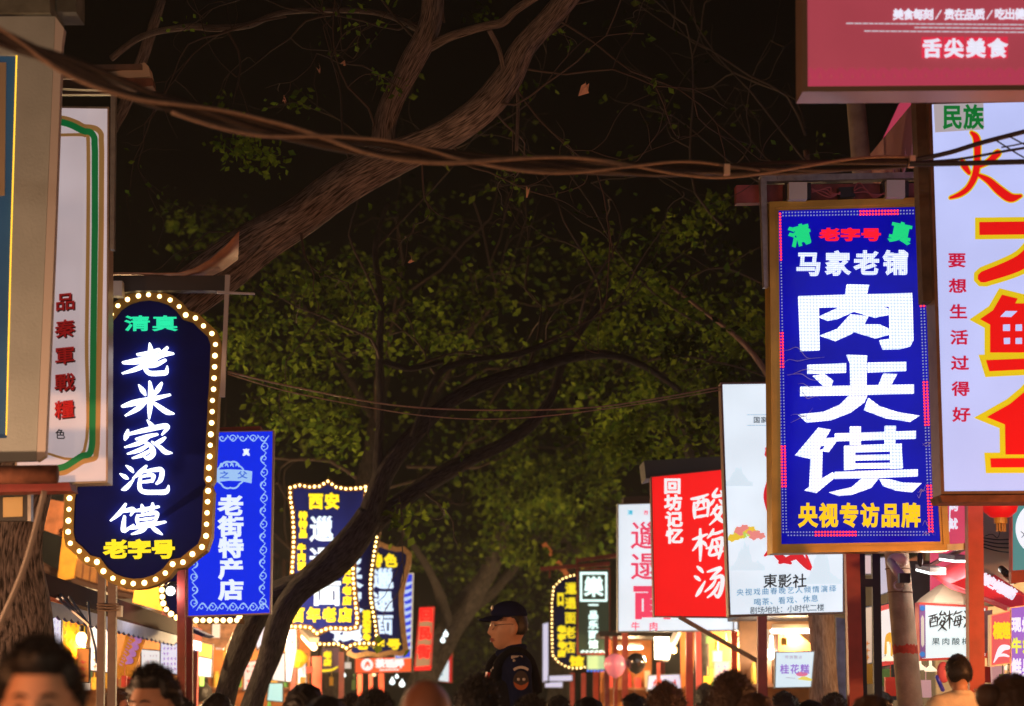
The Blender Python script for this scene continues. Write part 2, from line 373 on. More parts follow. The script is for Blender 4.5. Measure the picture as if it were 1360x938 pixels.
# ---- bulb-edged plaque (left)
path_c = zpts([(408,243),(433,211),(468,188),(508,175),(545,171),(585,177),(624,190),(657,214),(681,245),(717,256),(746,285),(777,313),(790,353),(788,394),(787,435),(785,476),(783,517),(779,558),(778,599),(776,640),(773,682),(771,722),(769,763),(766,804),(765,846),(763,888),(760,928)], 2.759, 0, 330) \
       + zpts([(772,60),(770,102),(768,145),(766,185),(764,226),(762,268),(760,311),(745,352),(710,378),(675,408),(637,415),(610,448),(574,471),(533,484),(492,487),(455,481),(417,467),(382,441),(358,407),(322,398),(293,367),(260,338),(252,296),(253,255),(255,213),(257,172),(265,130)], 2.776, 0, 600)[0:] 
path_c = path_c[:26] + path_c[28:]
path_c += [(96.5, 632), (97, 617), (98, 602), (99, 587), (100, 572), (101, 557), (102, 542), (103, 527), (104, 512), (105, 497), (106, 482), (107, 467), (110, 452), (121, 443), (133, 434)]
outer = inset(path_c, -7.0); innr = inset(path_c, 6.5)
P1 = Plane(190, 11.0, .04); q = P1.P(outer[:, 0], outer[:, 1]); l = q.mean(0); l[2] = q[:, 2].min()
P1.root = thing('bulb_sign', 'arched navy plaque edged with warm bulbs and big white brush characters', 'sign', l, 'plaque signs edged with bulbs')
mb = MB(); P1.prism(mb, inset(path_c, 5), 0, -.10); part('panel', mb, M_NAVY, P1.root)
mb = MB(); P1.ring(mb, outer, innr, .018, -.12); part('rim', mb, M_RIM, P1.root)
bulbs(P1, path_c, .0155, M_BULB)
def brush(pl, groups, scale, x0, y0, off, back, grow=0.0, wk=1.0):
    def fn(mb):
        k = 0
        for st in groups:
            p = zpts(st, scale, x0, y0); p = [(a, b, c * wk) for a, b, c in p]; pl.stroke(mb, p, off + .0004 * (k % 12), back, grow=grow); k += 1
    return fn
LAO = [[(503,388,8),(540,384,15),(582,370,10)],[(548,348,6),(551,375,18),(545,412,10)],[(450,418,8),(500,412,20),(560,400,17),(600,386,18),(634,384,6)],[(612,362,8),(585,390,16),(540,420,16),(495,442,13),(447,457,4)],[(605,408,8),(570,425,14),(535,432,8)],[(535,414,8),(532,440,15),(548,456,16),(590,456,16),(608,452,14),(612,430,3)]]
MI = [[(508,500,5),(522,520,18),(530,535,8)],[(592,492,6),(578,515,16),(562,538,5)],[(447,578,8),(490,565,19),(560,550,15),(622,535,6)],[(548,488,8),(552,530,19),(548,580,17),(545,622,5)],[(538,555,8),(505,585,15),(458,612,4)],[(548,555,6),(580,578,16),(610,598,18),(636,604,4)]]
JIA = [[(540,630,6),(556,650,18),(560,658,6)],[(468,664,5),(462,685,16),(456,700,6)],[(468,680,8),(530,665,15),(600,650,17),(612,656,14),(592,682,4)],[(498,698,7),(540,688,13),(575,680,7)],[(545,690,7),(510,712,14),(456,728,4)],[(515,705,6),(550,722,15),(560,750,17),(540,768,14),(522,758,3)],[(545,718,6),(510,738,13),(466,752,4)],[(550,738,6),(520,756,12),(484,768,4)],[(604,692,6),(585,706,13),(562,716,5)],[(556,708,6),(585,728,15),(605,745,17),(628,748,4)]]
PAO = [[(462,796,5),(478,808,15),(485,818,8)],[(440,826,5),(456,836,15),(466,842,7)],[(446,884,5),(462,876,15),(488,846,4)],[(535,796,6),(515,818,15),(486,842,4)],[(522,818,7),(570,810,14),(592,812,15),(588,845,15),(572,862,6)],[(514,836,6),(545,830,11),(562,832,12),(556,852,10)],[(516,856,6),(540,853,10),(558,850,6)],[(514,834,8),(510,870,14),(522,890,16),(570,893,16),(608,890,16),(617,868,3)]]
MO = [[(462,192,7),(440,225,14),(406,254,4)],[(438,222,6),(470,215,14),(492,212,13),(480,235,4)],[(458,238,8),(454,270,15),(456,292,13),(492,268,3)],[(494,218,7),(535,212,14),(584,202,7)],[(522,196,7),(525,210,14),(524,226,6)],[(562,190,7),(560,208,14),(552,224,5)],[(506,234,7),(504,250,12),(506,266,8)],[(508,236,6),(550,228,11),(578,226,13),(570,256,8)],[(510,251,5),(540,247,9),(566,243,5)],[(510,266,5),(540,262,9),(570,256,5)],[(478,282,8),(540,272,15),(608,258,7)],[(544,268,7),(522,290,14),(484,304,4)],[(552,272,6),(575,290,16),(596,304,5)]]
mb = MB(); 
for g in (LAO, MI, JIA, PAO): brush(P1, g, 2.759, 0, 330, .028, .002)(mb)
brush(P1, MO, 2.776, 0, 600, .028, .002)(mb)
part('lettering', mb, M_WHITE_LED, P1.root, 'large white brush characters')
letters(P1, M_GREEN_LED, lambda m: P1.htext(m, '清真', 182.5, 219, 430, 34, 21, off=.02, bold=.03))
letters(P1, M_YEL_LED, lambda m: P1.htext(m, '老字号', 153.5, 217, 730, 31, 25, off=.02, bold=.055, rot=.03))

# ---- big blue diode sign (right)
M_BLUE_BOX = mat('blue_light_box_film', (.001, .002, .10), .12, spec=.2, emit=(.001, .002, .40), es=.9, bump=.25, bscale=4, enoise=.25)
PL = signbox('led_sign', 'tall gold-framed blue diode sign with three huge white characters', 'sign', [(1022,268),(1234,262),(1262,731),(1026,735)], 12.5, M_BLUE_BOX, M_GOLD, 8, .16, 0.05, proud=.03)
mb = MB(); PL.ring(mb, inset(PL.poly, 8), inset(PL.poly, 12), .012, -.05); part('inner_trim', mb, M_GOLD, PL.root)
M_LEDW = ledmat('white_diode_rows', .0204, (.92, .97, 1), 1.5, (.55, .74, 1), .9)
Z7 = (2.76, 960, 220); Z8 = (2.356, 1000, 540)
ROU = [[(278,478),(352,476),(355,676),(286,679)],[(352,476),(694,467),(696,512),(353,519)],[(612,512),(696,512),(699,640),(688,662),(650,672),(588,673),(576,640),(614,634)],
       [(456,435),(537,437),(530,467),(520,490),(480,535),(420,562),(385,567),(352,553),(420,522),(449,478)],[(522,488),(570,508),(613,527),(613,545),(560,556),(482,533)],
       [(468,545),(535,551),(520,582),(470,618),(415,642),(357,622),(420,598)],[(520,582),(575,582),(614,600),(614,618),(562,632),(482,608)]]
JIAF = [[(455,693),(530,696),(528,722),(527,805),(470,803),(468,722)],[(312,730),(452,724),(452,758),(312,762)],[(534,722),(673,719),(673,752),(534,757)],[(332,770),(372,763),(405,788),(400,806),(368,804)],[(590,762),(640,764),(618,804),(572,806)],
        [(286,810),(701,802),(701,835),(286,844)],[(462,844),(530,843),(520,868),(470,905),(400,932),(310,941),(278,912),(370,902),(430,876)],[(535,852),(575,882),(640,903),(722,917),(690,938),(600,925),(520,895)]]
MOF = [[(205,66),(244,72),(190,165),(133,152)],[(185,102),(272,96),(238,142),(215,138),(228,122),(178,124)],[(183,138),(218,134),(216,225),(250,205),(258,222),(200,270),(162,262),(178,250)],
       [(258,84),(510,76),(510,100),(258,108)],[(305,62),(338,62),(338,118),(305,118)],[(414,60),(448,60),(446,116),(414,116)],[(287,122),(320,121),(320,196),(287,198)],[(320,121),(466,116),(466,138),(320,143)],[(432,138),(466,138),(470,192),(432,194)],[(320,152),(432,150),(432,166),(320,168)],[(320,178),(432,176),(432,192),(320,194)],
       [(258,204),(516,196),(516,218),(258,226)],[(340,226),(395,224),(370,255),(310,276),(270,279),(240,268),(310,252)],[(398,226),(430,228),(470,238),(528,240),(500,268),(450,262),(410,248)]]
mb = MB()
for k, p in enumerate(ROU + JIAF): PL.prism(mb, zpts(p, *Z7), .022 + .0003 * k, .001)
for k, p in enumerate(MOF): PL.prism(mb, zpts(p, *Z8), .022 + .0003 * k, .001)
part('lettering', mb, M_LEDW, PL.root, 'three huge white diode characters')
M_LEDW2 = ledmat('small_white_diode_rows', .0125, (.9, .96, 1), 1.2, (.42, .62, 1), .8)
letters(PL, M_LEDW2, lambda m: PL.htext(m, '马家老铺', 1074, 1189.5, 351, 33.5, 33, off=.015, bold=.042, y1=349.5))
letters(PL, E('red_diode_letter', (1, .01, .03), 1.0), lambda m: PL.htext(m, '老字号', 1102, 1157, 312, 26, 17, off=.015, bold=.06))
M_GRN = E('green_diode_letter', (.01, .68, .22), .95)
letters(PL, M_GRN, lambda m: (PL.char(m, '清', 1063, 313, 29, 28, off=.015, bold=.05, rot=.25), PL.char(m, '真', 1196, 310, 29, 28, off=.015, bold=.05, rot=-.2)))
letters(PL, E('amber_diode_letter', (1, .62, .01), .95), lambda m: PL.htext(m, '央视专访品牌', 1073, 1210, 685, 25, 32, off=.015, bold=.045))
def dotline(mb, pl, a, b, n, r, off):
    a = np.array(a, float); b = np.array(b, float)
    for i in range(n):
        c = a + (b - a) * i / max(n - 1, 1); an = np.linspace(0, 2 * math.pi, 7)[:-1]; V = pl.P(c[0] + r * np.cos(an), c[1] + r * np.sin(an), off); B = V - pl.nrm * .004
        mb.add(np.concatenate([V, B]), [tuple(range(6))] + [(k, k + 6, (k + 1) % 6 + 6, (k + 1) % 6) for k in range(6)])
white = MB(); red = MB()
edges = [((1034,284),(1042.5,707)),((1220.5,281),(1236.5,706)),((1040,284.5),(1217,281.5)),((1047,709),(1234,708.5))]
redseg = [[(0,.0,.15),(0,.37,.49),(0,.73,.86)],[(1,.19,.30),(1,.53,.67),(1,.85,1.0)],[(2,.58,.87)],[(3,.18,.48)]]
for e, (a, b) in enumerate(edges):
    a = np.array(a); b = np.array(b); L = np.linalg.norm(b - a); n = int(L / 4.05); d = (b - a) / L; nn = np.array([-d[1], d[0]])
    for i in range(n + 1):
        f = i / n; is_red = any(f0 <= f <= f1 for _, f0, f1 in redseg[e])
        for sft in (-2.1, 2.1):
            c = a + (b - a) * f + nn * sft; dotline(red if is_red else white, PL, c, c, 1, 1.55 if is_red else 1.05, .006)
part('diode_border', white, E('small_white_diode', (.45, .5, .85), .5), PL.root, kind='stuff')
part('diode_border', red, E('small_red_diode', (1, .03, .03), 2.3), PL.root, 'lit red runs of the diode border', kind='stuff')
mb = MB()
for a, b in [((1043,283),(1043,345)),((1026,272),(1026,272))][:0]: pass
# mounting gear above the diode sign
Pm = Plane(1130, 12.55, .05)
mb = MB(); Pm.prism(mb, [(978,246),(1236,243),(1236,262),(978,270)], -.02, -.10); solo('support_beam', mb, mat('flaking_red_paint', (.26, .05, .05), .7, noise=.5, nscale=9), 'flaking red beam above the blue diode sign', 'beam')
mb = MB(); Pm.prism(mb, [(1010,233),(1236,228),(1236,236),(1018,241)], .03, -.06); Pm.prism(mb, [(1010,236),(1018,236),(1021,381),(1015,381)], .05, -.02)
solo('support_bracket', mb, M_STEEL, 'grey steel bracket hooked over the corner of the blue diode sign', 'bracket')
for i, (x, y) in enumerate([(1060,254),(1190,251)]):
    r = thing('transformer', ['pale power box above the left half of the blue diode sign', 'pale power box above the right half of the blue diode sign'][i], 'power box', Pm.P(x, y + 11, .1), 'power boxes above the diode sign')
    mb = MB(); Pm.prism(mb, [(x-12,y-12),(x+12,y-12),(x+12,y+11),(x-12,y+11)], .14, -.015); part('case', mb, mat('pale_case', (.62, .55, .48), .5), r)
    for xa in (x - 17, x + 12.4): mb = MB(); Pm.prism(mb, [(xa,y-11),(xa+4.6,y-11),(xa+4.6,y+10),(xa,y+10)], .08, -.01); part('heat_sink', mb, M_BLACK, r)
mb = MB(); Pm.prism(mb, [(1114,249),(1134,248),(1136,261),(1116,263)], .06, -.01); solo('junction_box', mb, M_BLACK, 'small black junction box between the two pale power boxes', 'junction box')
mb = MB()
for k in range(4): mb.tube(Pm.P(np.array([1078, 1090+k*4, 1104, 1116]), np.array([250+2*k, 258-3*k, 262-2*k, 255+k]), .09), .004, 6)
for k in range(3): mb.tube(Pm.P(np.array([1134, 1142+k*4, 1160, 1175]), np.array([252+2*k, 243+6*k, 262-2*k, 256+k]), .09), .004, 6)
solo('wiring', mb, mat('red_wire', (.35, .06, .06), .5), 'loose thin wires between the power boxes', 'wires', kind='stuff')
# torn film left on the sign face
mb = MB(); rr = np.random.default_rng(3)
for (x, y, L) in [(1035,480,60),(1045,500,50),(1060,520,30),(1225,600,25),(1235,615,18),(1218,660,14),(1225,706,18),(1050,560,30)]:
    for k in range(2):
        xs = x + np.linspace(0, L, 6); ys = y + np.cumsum(rr.normal(0, 4, 6)) - k * 6
        mb.tube(PL.P(np.clip(xs, 1033, 1246), ys, .03), [.0006, .002, .003, .002, .001, .0004], 5)
part('torn_film', mb, mat('clear_film', (.55, .5, .75), .15, coat=.5), PL.root, kind='stuff')

# ---- white fish sign (far right)
M_LILAC = E('lilac_white_light_box', (.50, .56, .95), 1.0, base=(.12, .13, .18), enoise=.08)
M_BRONZE = mat('bronze_frame', (.20, .12, .08), .45, .5, noise=.2)
PF = signbox('fish_sign', 'tall lilac-white light box with yellow-edged red characters', 'sign', [(1233,134),(1545,126),(1556,655),(1250,657)], 10.4, M_LILAC, M_BRONZE, 4.5, .18, 0.03, proud=.008)
M_RED = E('red_sign_letter', (.80, .008, .008), .85); M_YEL = E('yellow_sign_edge', (.68, .52, .01), .95)
DA = [[(1301,303.5,17),(1478,301.5,17)],[(1391,272,18),(1391,296,19),(1384,316,21),(1358,347,20),(1306,368,15)],[(1393,306,18),(1418,346,20),(1476,372,16)]]
z3 = lambda p: zpts(p, 3.129, 1220, 380)
FISH1 = [z3([(347,36),(412,52),(402,72),(470,72),(470,92),(452,112),(470,112),(470,276),(298,276),(298,160),(256,137),(310,100)]), z3([(281,308),(472,300),(472,345),(295,354)])]
FISH2 = [z3([(520,352),(640,352),(640,378),(700,378),(660,440),(740,440),(740,700),(362,700),(360,575),(284,544),(380,490),(440,440)]), z3([(299,716),(800,712),(800,752),(302,754)])]
HOLES = [z3(q) for q in ([(340,127),(362,104),(411,104),(386,128)],[(352,160),(380,159),(380,186),(352,186)],[(355,216),(380,215),(380,240),(356,241)],[(404,160),(430,159),(430,186),(404,186)],[(404,216),(430,215),(430,240),(404,240)],[(450,500),(500,455),(620,455),(590,500)],[(450,540),(540,540),(540,590),(450,590)],[(590,540),(680,540),(680,590),(590,590)],[(450,625),(540,625),(540,668),(450,668)],[(590,625),(680,625),(680,668),(590,668)])]
def poly_set(polys, grow, off): return lambda m: [PF.prism(m, inset(p, -grow) if grow else p, off + .0004 * k, .001) for k, p in enumerate(polys)]
def da(grow, off): return lambda m: [PF.stroke(m, q, off + .0004 * k, .001, flat=(k == 0), grow=grow) for k, q in enumerate(DA)]
def yel(m):
    da(6, .003)(m); PF.stroke(m, [(1295,303.5,17),(1302,303.5,17)], .0028, .001, flat=True, grow=6); poly_set(FISH1 + FISH2, 7.5, .0045)(m); PF.char(m, '尤', 1432, 448, 110, 120, off=.004, bold=.10)
letters(PF, M_YEL, yel, 'letter_outline')
def redl(m): da(0, .009)(m); poly_set(FISH1 + FISH2, 0, .010)(m); PF.char(m, '尤', 1432, 448, 110, 120, off=.014, bold=.045)
letters(PF, M_RED, redl)
letters(PF, M_LILAC, lambda m: [PF.prism(m, q, .0155, .009) for q in HOLES], 'letter_gap')
HUO = [[(192,308,10),(204,335,26),(226,368,14)],[(236,188,12),(258,215,28),(262,290,26),(254,370,28),(225,430,24),(185,462,20),(142,478,10)],[(352,280,30),(318,312,24),(262,346,8)],[(258,372,8),(310,400,26),(360,445,36),(410,478,36),(455,470,12)]]
letters(PF, M_YEL, brush(PF, HUO, 3.35, 1220, 120, .003, .001, grow=1.8), 'letter_outline')
letters(PF, M_RED, brush(PF, HUO, 3.35, 1220, 120, .009, .001))
letters(PF, E('crimson_print', (.55, .008, .05), .85), lambda m: PF.vtext(m, '要想生活过得好', 1271, 346, 551, 24, 20, x1=1277, off=.004, bold=.03))
mb = MB(); PF.prism(mb, [(1240,136),(1306,134),(1307,172),(1242,176)], .004, .001); part('label_patch', mb, mat('grey_patch', (.36, .34, .33), .7, emit=(.40, .38, .42), es=.85), PF.root)
letters(PF, mat('green_vinyl', (.01, .26, .05), .5, emit=(.0, .16, .03), es=.8), lambda m: PF.htext(m, '民族', 1265, 1293, 156, 27, 33, off=.007, bold=.035))
mb = MB(); PF.prism(mb, [(1248,658),(1556,656),(1556,666),(1252,667)], .02, -.2); part('base_rail', mb, M_RUST, PF.root)
mb = MB(); PF.prism(mb, [(1216,128),(1232,128),(1240,400),(1226,400)], -.05, -.16); solo('sign_post', mb, mat('weathered_timber', (.13, .08, .045), .8, noise=.4, nscale=10), 'weathered timber post at the left edge of the lilac-white sign', 'post')

# ---- pink sign cut by the top right corner
M_PINK = E('dusty_pink_light_box', (.35, .048, .072), .95, base=(.3, .06, .07), enoise=.12)
PK = signbox('pink_sign', 'dusty pink light box in the top right corner with small white writing', 'sign', [(1064,-190),(1500,-196),(1500,119),(1066,122)], 8.2, M_PINK, mat('brass_frame', (.45, .28, .20), .35, .6), 7, .16, 0.02, proud=.012)
M_WV = E('white_vinyl_lit', (.85, .85, 1), .9)
letters(PK, M_WV, lambda m: PK.htext(m, '美食每刻', 1193, 1233, 19.5, 14, 15, off=.004, bold=.04) or PK.htext(m, '贵在品质', 1261, 1301, 19.5, 14, 15, off=.004, bold=.04) or PK.htext(m, '吃出健康', 1328, 1368, 19, 14, 15, off=.004, bold=.04) or [PK.stroke(m, [(x-3, 25, 1.4), (x+4, 14, 1.4)], .004, .001) for x in (1246, 1314)])
M_REDT = E('bright_red_tile', (.75, .03, .07), .9)
mb = MB()
for i, x in enumerate((1238, 1267, 1296.5, 1325)): PK.prism(mb, [(x-13.6,49.5),(x+13.6,49),(x+13.6,77),(x-13.6,77)], .004, .001)
part('tile', mb, M_REDT, PK.root, kind='stuff')
letters(PK, M_WV, lambda m: PK.htext(m, '舌尖美食', 1238, 1325, 64.5, 25, 25, off=.008, bold=.05))
def tiny(m):
    r = np.random.default_rng(5)
    for y, x0, x1 in ((31.0, 1124, 1420), (36.6, 1215, 1420), (41.2, 1148, 1400)):
        x = x0
        while x < x1:
            wd = r.uniform(4, 11); PK.stroke(m, [(x, y + (x - x0) * .008, 1.5), (x + wd, y + (x - x0) * .008, 1.5)], .004, .001, flat=True); x += wd + 1.2
letters(PK, E('white_vinyl_dim', (.8, .75, .85), .62), tiny, 'small_print')
mb = MB()
for k in range(16):
    x = 1076 + k * 28
    for dx in (0, 14): PK.stroke(mb, [(x + dx - 8, 108, 5), (x + dx - 4, 98 - dx * .2, 7), (x + dx, 92, 4), (x + dx + 4, 98, 7), (x + dx + 8, 108, 5)], .003 + .0003 * (k % 2), .001)
PK.prism(mb, [(1073,104),(1493,101),(1493,110),(1073,114)], .0045, .001)
part('border_motif', mb, E('rose_band', (.50, .05, .10), .8), PK.root, kind='stuff')

# pink awning under it, and the red strip behind the fish sign's top
M_ROSE = mat('rose_awning_cloth', (.62, .09, .12), .8, emit=(.5, .05, .08), es=.12)
A = [at(1162,208,15.0), at(1222,134,11.6), at(1222,208,11.6), at(1168,210,15.0)]
def scallop(p0, p1, n, drop, mb, thick=.012, seg=6, amp=.20):
    p0 = np.array(p0); p1 = np.array(p1); d = (p1 - p0); nn = np.cross(d / np.linalg.norm(d), [0, 0, 1]) * thick
    V = []; m = n * seg
    for i in range(m + 1):
        f = i / m; top = p0 + d * f; b = top - np.array([0, 0, drop * (1 - amp + amp * abs(math.sin(math.pi * f * n)))]); V += [top, b, top + nn, b + nn]
    F = []
    for i in range(m): a = 4 * i; F += [(a, a + 1, a + 5, a + 4), (a + 2, a + 6, a + 7, a + 3), (a + 1, a + 3, a + 7, a + 5), (a, a + 4, a + 6, a + 2)]
    mb.add(V, F)
p0 = at(1150,214,15.6); p1 = at(1222,128,11.2)
r = thing('rose_awning', 'rose red awning with a hanging scalloped edge between utility pole and lilac-white sign', 'awning', (p0 + p1) / 2 - [0, 0, .4])
mb = MB(); scallop(p0, p1, 10, .36, mb, amp=.38); part('valance', mb, mat('dusty_rose_cloth', (.42, .17, .17), .8), r)
mb = MB(); q0 = at(1166,212,15.6) + [.5, 0, 0]; V = [p0 + [.03, 0, 0], p1 + [.03, 0, 0], p1 + [1.4, .2, -.12], p0 + [1.4, .2, -.12]]; V = [np.array(v) for v in V]; V += [v + [0, 0, .02] for v in V]
mb.add(V, [(0, 1, 2, 3), (7, 6, 5, 4), (0, 4, 5, 1), (1, 5, 6, 2), (2, 6, 7, 3), (3, 7, 4, 0)]); part('canopy', mb, M_ROSE, r)
mb = MB(); pl = Plane(1200, 15.9); pl.prism(mb, [(1196,134),(1224,130),(1228,212),(1160,212)], 0, -.02); part('side_panel', mb, E('rose_backlit_cloth', (.52, .05, .10), .75), r)

# ---- shadow theatre sign
PS = signbox('theatre_sign', 'tall white light box with faint grey mountains and small blue theatre text', 'sign', [(957,508),(1122,506),(1122,815),(968,819)], 15.0, M_WHITE_BOX, M_POST_BROWN, 2.5, .14, 0.02)
rr = np.random.default_rng(11)
def peaks(m, base_y, x0, x1, amp, seed):
    r = np.random.default_rng(seed); xs = np.linspace(x0, x1, 26); ys = base_y - amp * (np.abs(np.sin(xs * .09 + seed)) * .6 + .4 * r.random(26)) * np.hanning(26); 
    PS.prism(m, list(zip(xs, ys)) + [(x1, base_y + 6), (x0, base_y + 6)], .003, .001)
M_MIST = E('mist_blue_print', (.70, .82, .92), .94)
letters(PS, M_MIST, lambda m: (peaks(m, 752, 970, 1016, 44, 1), peaks(m, 770, 1064, 1118, 50, 4), peaks(m, 640, 964, 1000, 30, 8)), 'mountain_print')
XI = [[(1018,596,4),(1022,600,16),(1030,612,10),(1024,622,3)],[(1020,640,4),(1022,660,16),(1026,690,8)],[(1016,738,3),(1030,726,9),(1046,718,5)],[(1020,722,3),(1036,740,10),(1050,748,4)],[(1052,728,6),(1062,740,11),(1076,755,6),(1071,738,3)],[(1072,730,3),(1058,738,9),(1036,747,5)]]
def mound(m, k0):
    r = np.random.default_rng(40 + k0)
    for k in range(9):
        a = r.uniform(0, math.pi); x = 990 + 22 * math.cos(a) * r.uniform(.2, 1); y = 716 - 18 * math.sin(a) * r.uniform(.2, 1); q = r.uniform(3, 6.5); PS.prism(m, [(x + q * math.cos(t) * (1 + .2 * math.sin(5 * t)), y + q * .75 * math.sin(t) * (1 + .2 * math.sin(5 * t))) for t in np.linspace(0, 6.283, 15, endpoint=False)], .004 + .0004 * (k + 9 * k0), .001)
for k0, (n_, c_) in enumerate((('lime_flower_print', (.55, .72, .12)), ('gold_flower_print', (.90, .62, .05)), ('rose_flower_print', (.90, .28, .25)))): letters(PS, E(n_, c_, .85), lambda m, k0=k0: mound(m, k0), 'flower_print')
letters(PS, M_TEXT_RED, lambda m: [PS.stroke(m, s, .006 + .0004 * k, .001) for k, s in enumerate(XI)])
letters(PS, M_TEXT_BLACK, lambda m: PS.htext(m, '東影社', 1023, 1062, 772, 19, 19, off=.005, bold=.018, slant=.08))
letters(PS, M_TEXT_BLUE, lambda m: (PS.htext(m, '央视戏曲春晚艺人倾情演绎', 983, 1106, 787, 9.6, off=.005, bold=.012, res=2, y1=782), PS.htext(m, '喝茶、看戏、休息', 1006, 1082, 800, 10, off=.005, bold=.012, res=2, y1=795)))
letters(PS, mat('ink_blue_vinyl', (.04, .12, .22), .5), lambda m: (PS.htext(m, '剧场地址：小时代二楼', 1001, 1090, 811, 10, off=.005, bold=.008, res=2, y1=807), PS.htext(m, '国家级非遗', 1005, 1043, 558, 9, off=.005, bold=.015, res=2)))
letters(PS, M_TEXT_BLUE, lambda m: [PS.stroke(m, [(992, y, .5), (1050, y, .5)], .004, .001, flat=True) for y in (551, 565)], 'rule_line')

# ---- red sour plum drink sign
PR = signbox('red_sign', 'bright red light box with white brush characters beside the theatre sign', 'sign', [(866,634),(962,624),(968,819),(870,818)], 17.0, E('red_light_box', (.92, .010, .010), .95, enoise=.08), None, 0, .14, 0.02, side=M_POST_MAROON)
SUAN = [[(242,374,5),(262,371,8),(287,362,4)],[(249,384,4),(250,404,9),(251,426,5)],[(249,386,4),(268,382,7),(287,380,8),(286,420,5)],[(251,424,4),(268,421,7),(286,418,4)],[(254,404,3),(268,401,6),(283,397,3)],[(262,368,3),(261,386,6),(257,398,3)],[(275,366,3),(275,382,6),(277,396,3)],[(312,346,4),(302,366,9),(326,364,6)],[(322,352,3),(328,360,9),(334,370,4)],[(304,376,4),(297,386,7),(290,394,3)],[(318,376,3),(326,384,9),(332,392,4)],[(312,390,4),(306,404,8),(294,418,3)],[(302,402,4),(326,397,9),(316,420,8),(292,444,3)],[(303,410,4),(318,428,10),(337,442,4)]]
MEI = [[(246,484,4),(264,478,8),(285,470,4)],[(266,456,5),(267,500,9),(266,542,4)],[(264,484,4),(257,500,7),(246,514,3)],[(270,488,3),(277,494,8),(283,502,4)],[(302,456,4),(297,468,8),(286,480,3)],[(296,470,4),(315,466,7),(333,458,4)],[(300,484,4),(296,505,8),(291,526,5),(310,524,7),(328,516,3)],[(300,486,4),(316,482,7),(326,482,8),(322,514,8),(316,536,4)],[(283,508,4),(308,504,7),(336,498,4)],[(309,488,3),(312,493,7),(314,499,3)],[(307,508,3),(310,513,7),(312,519,3)]]
TANG = [[(258,558,4),(266,565,9),(273,573,5)],[(251,584,4),(258,589,9),(265,595,5)],[(255,638,4),(264,625,10),(279,598,3)],[(286,572,4),(305,566,8),(322,562,8),(305,580,6),(294,592,4)],[(294,592,4),(310,587,8),(326,586,10),(324,618,10),(314,640,8),(304,630,3)],[(308,594,4),(298,610,8),(279,626,3)],[(318,600,3),(306,624,8),(286,642,3)]]
mb = MB()
for g in (SUAN, MEI, TANG): brush(PR, g, 2.046, 800, 480, .006, .001, grow=.25)(mb)
part('lettering', mb, E('white_print_lit', (.9, .92, .95), .95), PR.root)
letters(PR, E('white_print_lit', (.9, .92, .95), .95), lambda m: PR.vtext(m, '回坊记忆', 893, 646, 712, 23, 21, x1=896, off=.004, bold=.045))
mb = MB(); pl = Plane(912, 17.1, .02); pl.prism(mb, [(855,612),(962,606),(962,626),(866,634),(858,636)], .05, -.4); solo('sign_hood', mb, M_DARK, 'dark hood over the top of the red light box', 'hood')
mb = MB(); mb.bar(at(903,820,17.0), at(1006,878,16.4), .03); solo('brace_bar', mb, M_POST_BROWN, 'thin slanting brace under the bright red light box', 'brace')

# ---- white noodle sign and the two small boxes in its row
PW = signbox('noodle_sign', 'white light box with pink noodle characters half hidden behind the red one', 'sign', [(820,669),(975,664),(975,838),(820,840)], 19.5, M_WHITE_BOX, mat('grey_frame', (.3, .35, .4), .5), 1.6, .15, 0.0)
M_PINKT = E('pink_print', (.80, .06, .14), .85, base=(.5, .03, .08))
letters(PW, M_PINKT, lambda m: (PW.char(m, '邋', 858, 712, 42, 38, off=.004, bold=.010), PW.char(m, '遢', 858, 753, 42, 38, off=.004, bold=.012), PW.char(m, '面', 867, 800, 52, 46, off=.004, bold=.05)))
letters(PW, M_PINKT, lambda m: PW.htext(m, '牛肉', 844, 868, 832, 12, off=.004, bold=.02) or PW.char(m, '西', 858, 681, 6, off=.004, bold=.03))
letters(PW, E('cyan_print', (.05, .55, .75), .8), lambda m: PW.char(m, '清', 837, 681, 7, off=.004, bold=.03))
mb = MB(); pl = Plane(870, 19.5); pl.prism(mb, [(828,660),(870,658),(870,668),(828,669)], .02, -.3); solo('sign_hood', mb, M_DARK, 'dark hood over the white box with pink noodle characters', 'hood')
for nm, x0, x1, lab in (('b', 879.5, 980.5, 'low white light box with pink corner scrolls under the red sign'), ('c', 982, 1086, 'low white light box with faded pink characters under the theatre sign')):
    p = signbox('menu_light_box', lab, 'light box', [(x0,790),(x1,788),(x1,837),(x0,839)], 20.2, M_WHITE_BOX, mat('grey_frame', (.3, .35, .4), .5), 1.3, .15, 0.0, 'white boxes over the right stalls')
    def deco(m, p=p, x0=x0, x1=x1):
        for sx, xx in ((1, x0 + 6), (-1, x1 - 6)):
            for k in range(3): p.stroke(m, [(xx, 818 + k * 4, .8), (xx + sx * 4, 822 + k * 3.4, 1.1), (xx + sx * (10 + k * 3), 832.5 - k * .3, .8)], .004 + .0003 * k, .001)
        p.stroke(m, [(x0 + 20, 833, .8), (x1 - 20, 832.4, .8)], .004, .001, flat=True)
    letters(p, E('pale_pink_print', (.85, .35, .42), .8), deco, 'corner_scroll')
    if nm == 'c': letters(p, E('pale_pink_print', (.85, .35, .42), .8), lambda m: p.htext(m, '舌尖上的美味', 1011, 1060, 829, 10.5, off=.004, bold=.02, res=2))
    else: letters(p, M_TEXT_RED, lambda m: p.char(m, '汤', 932, 806, 44, 34, off=.004, bold=.06))

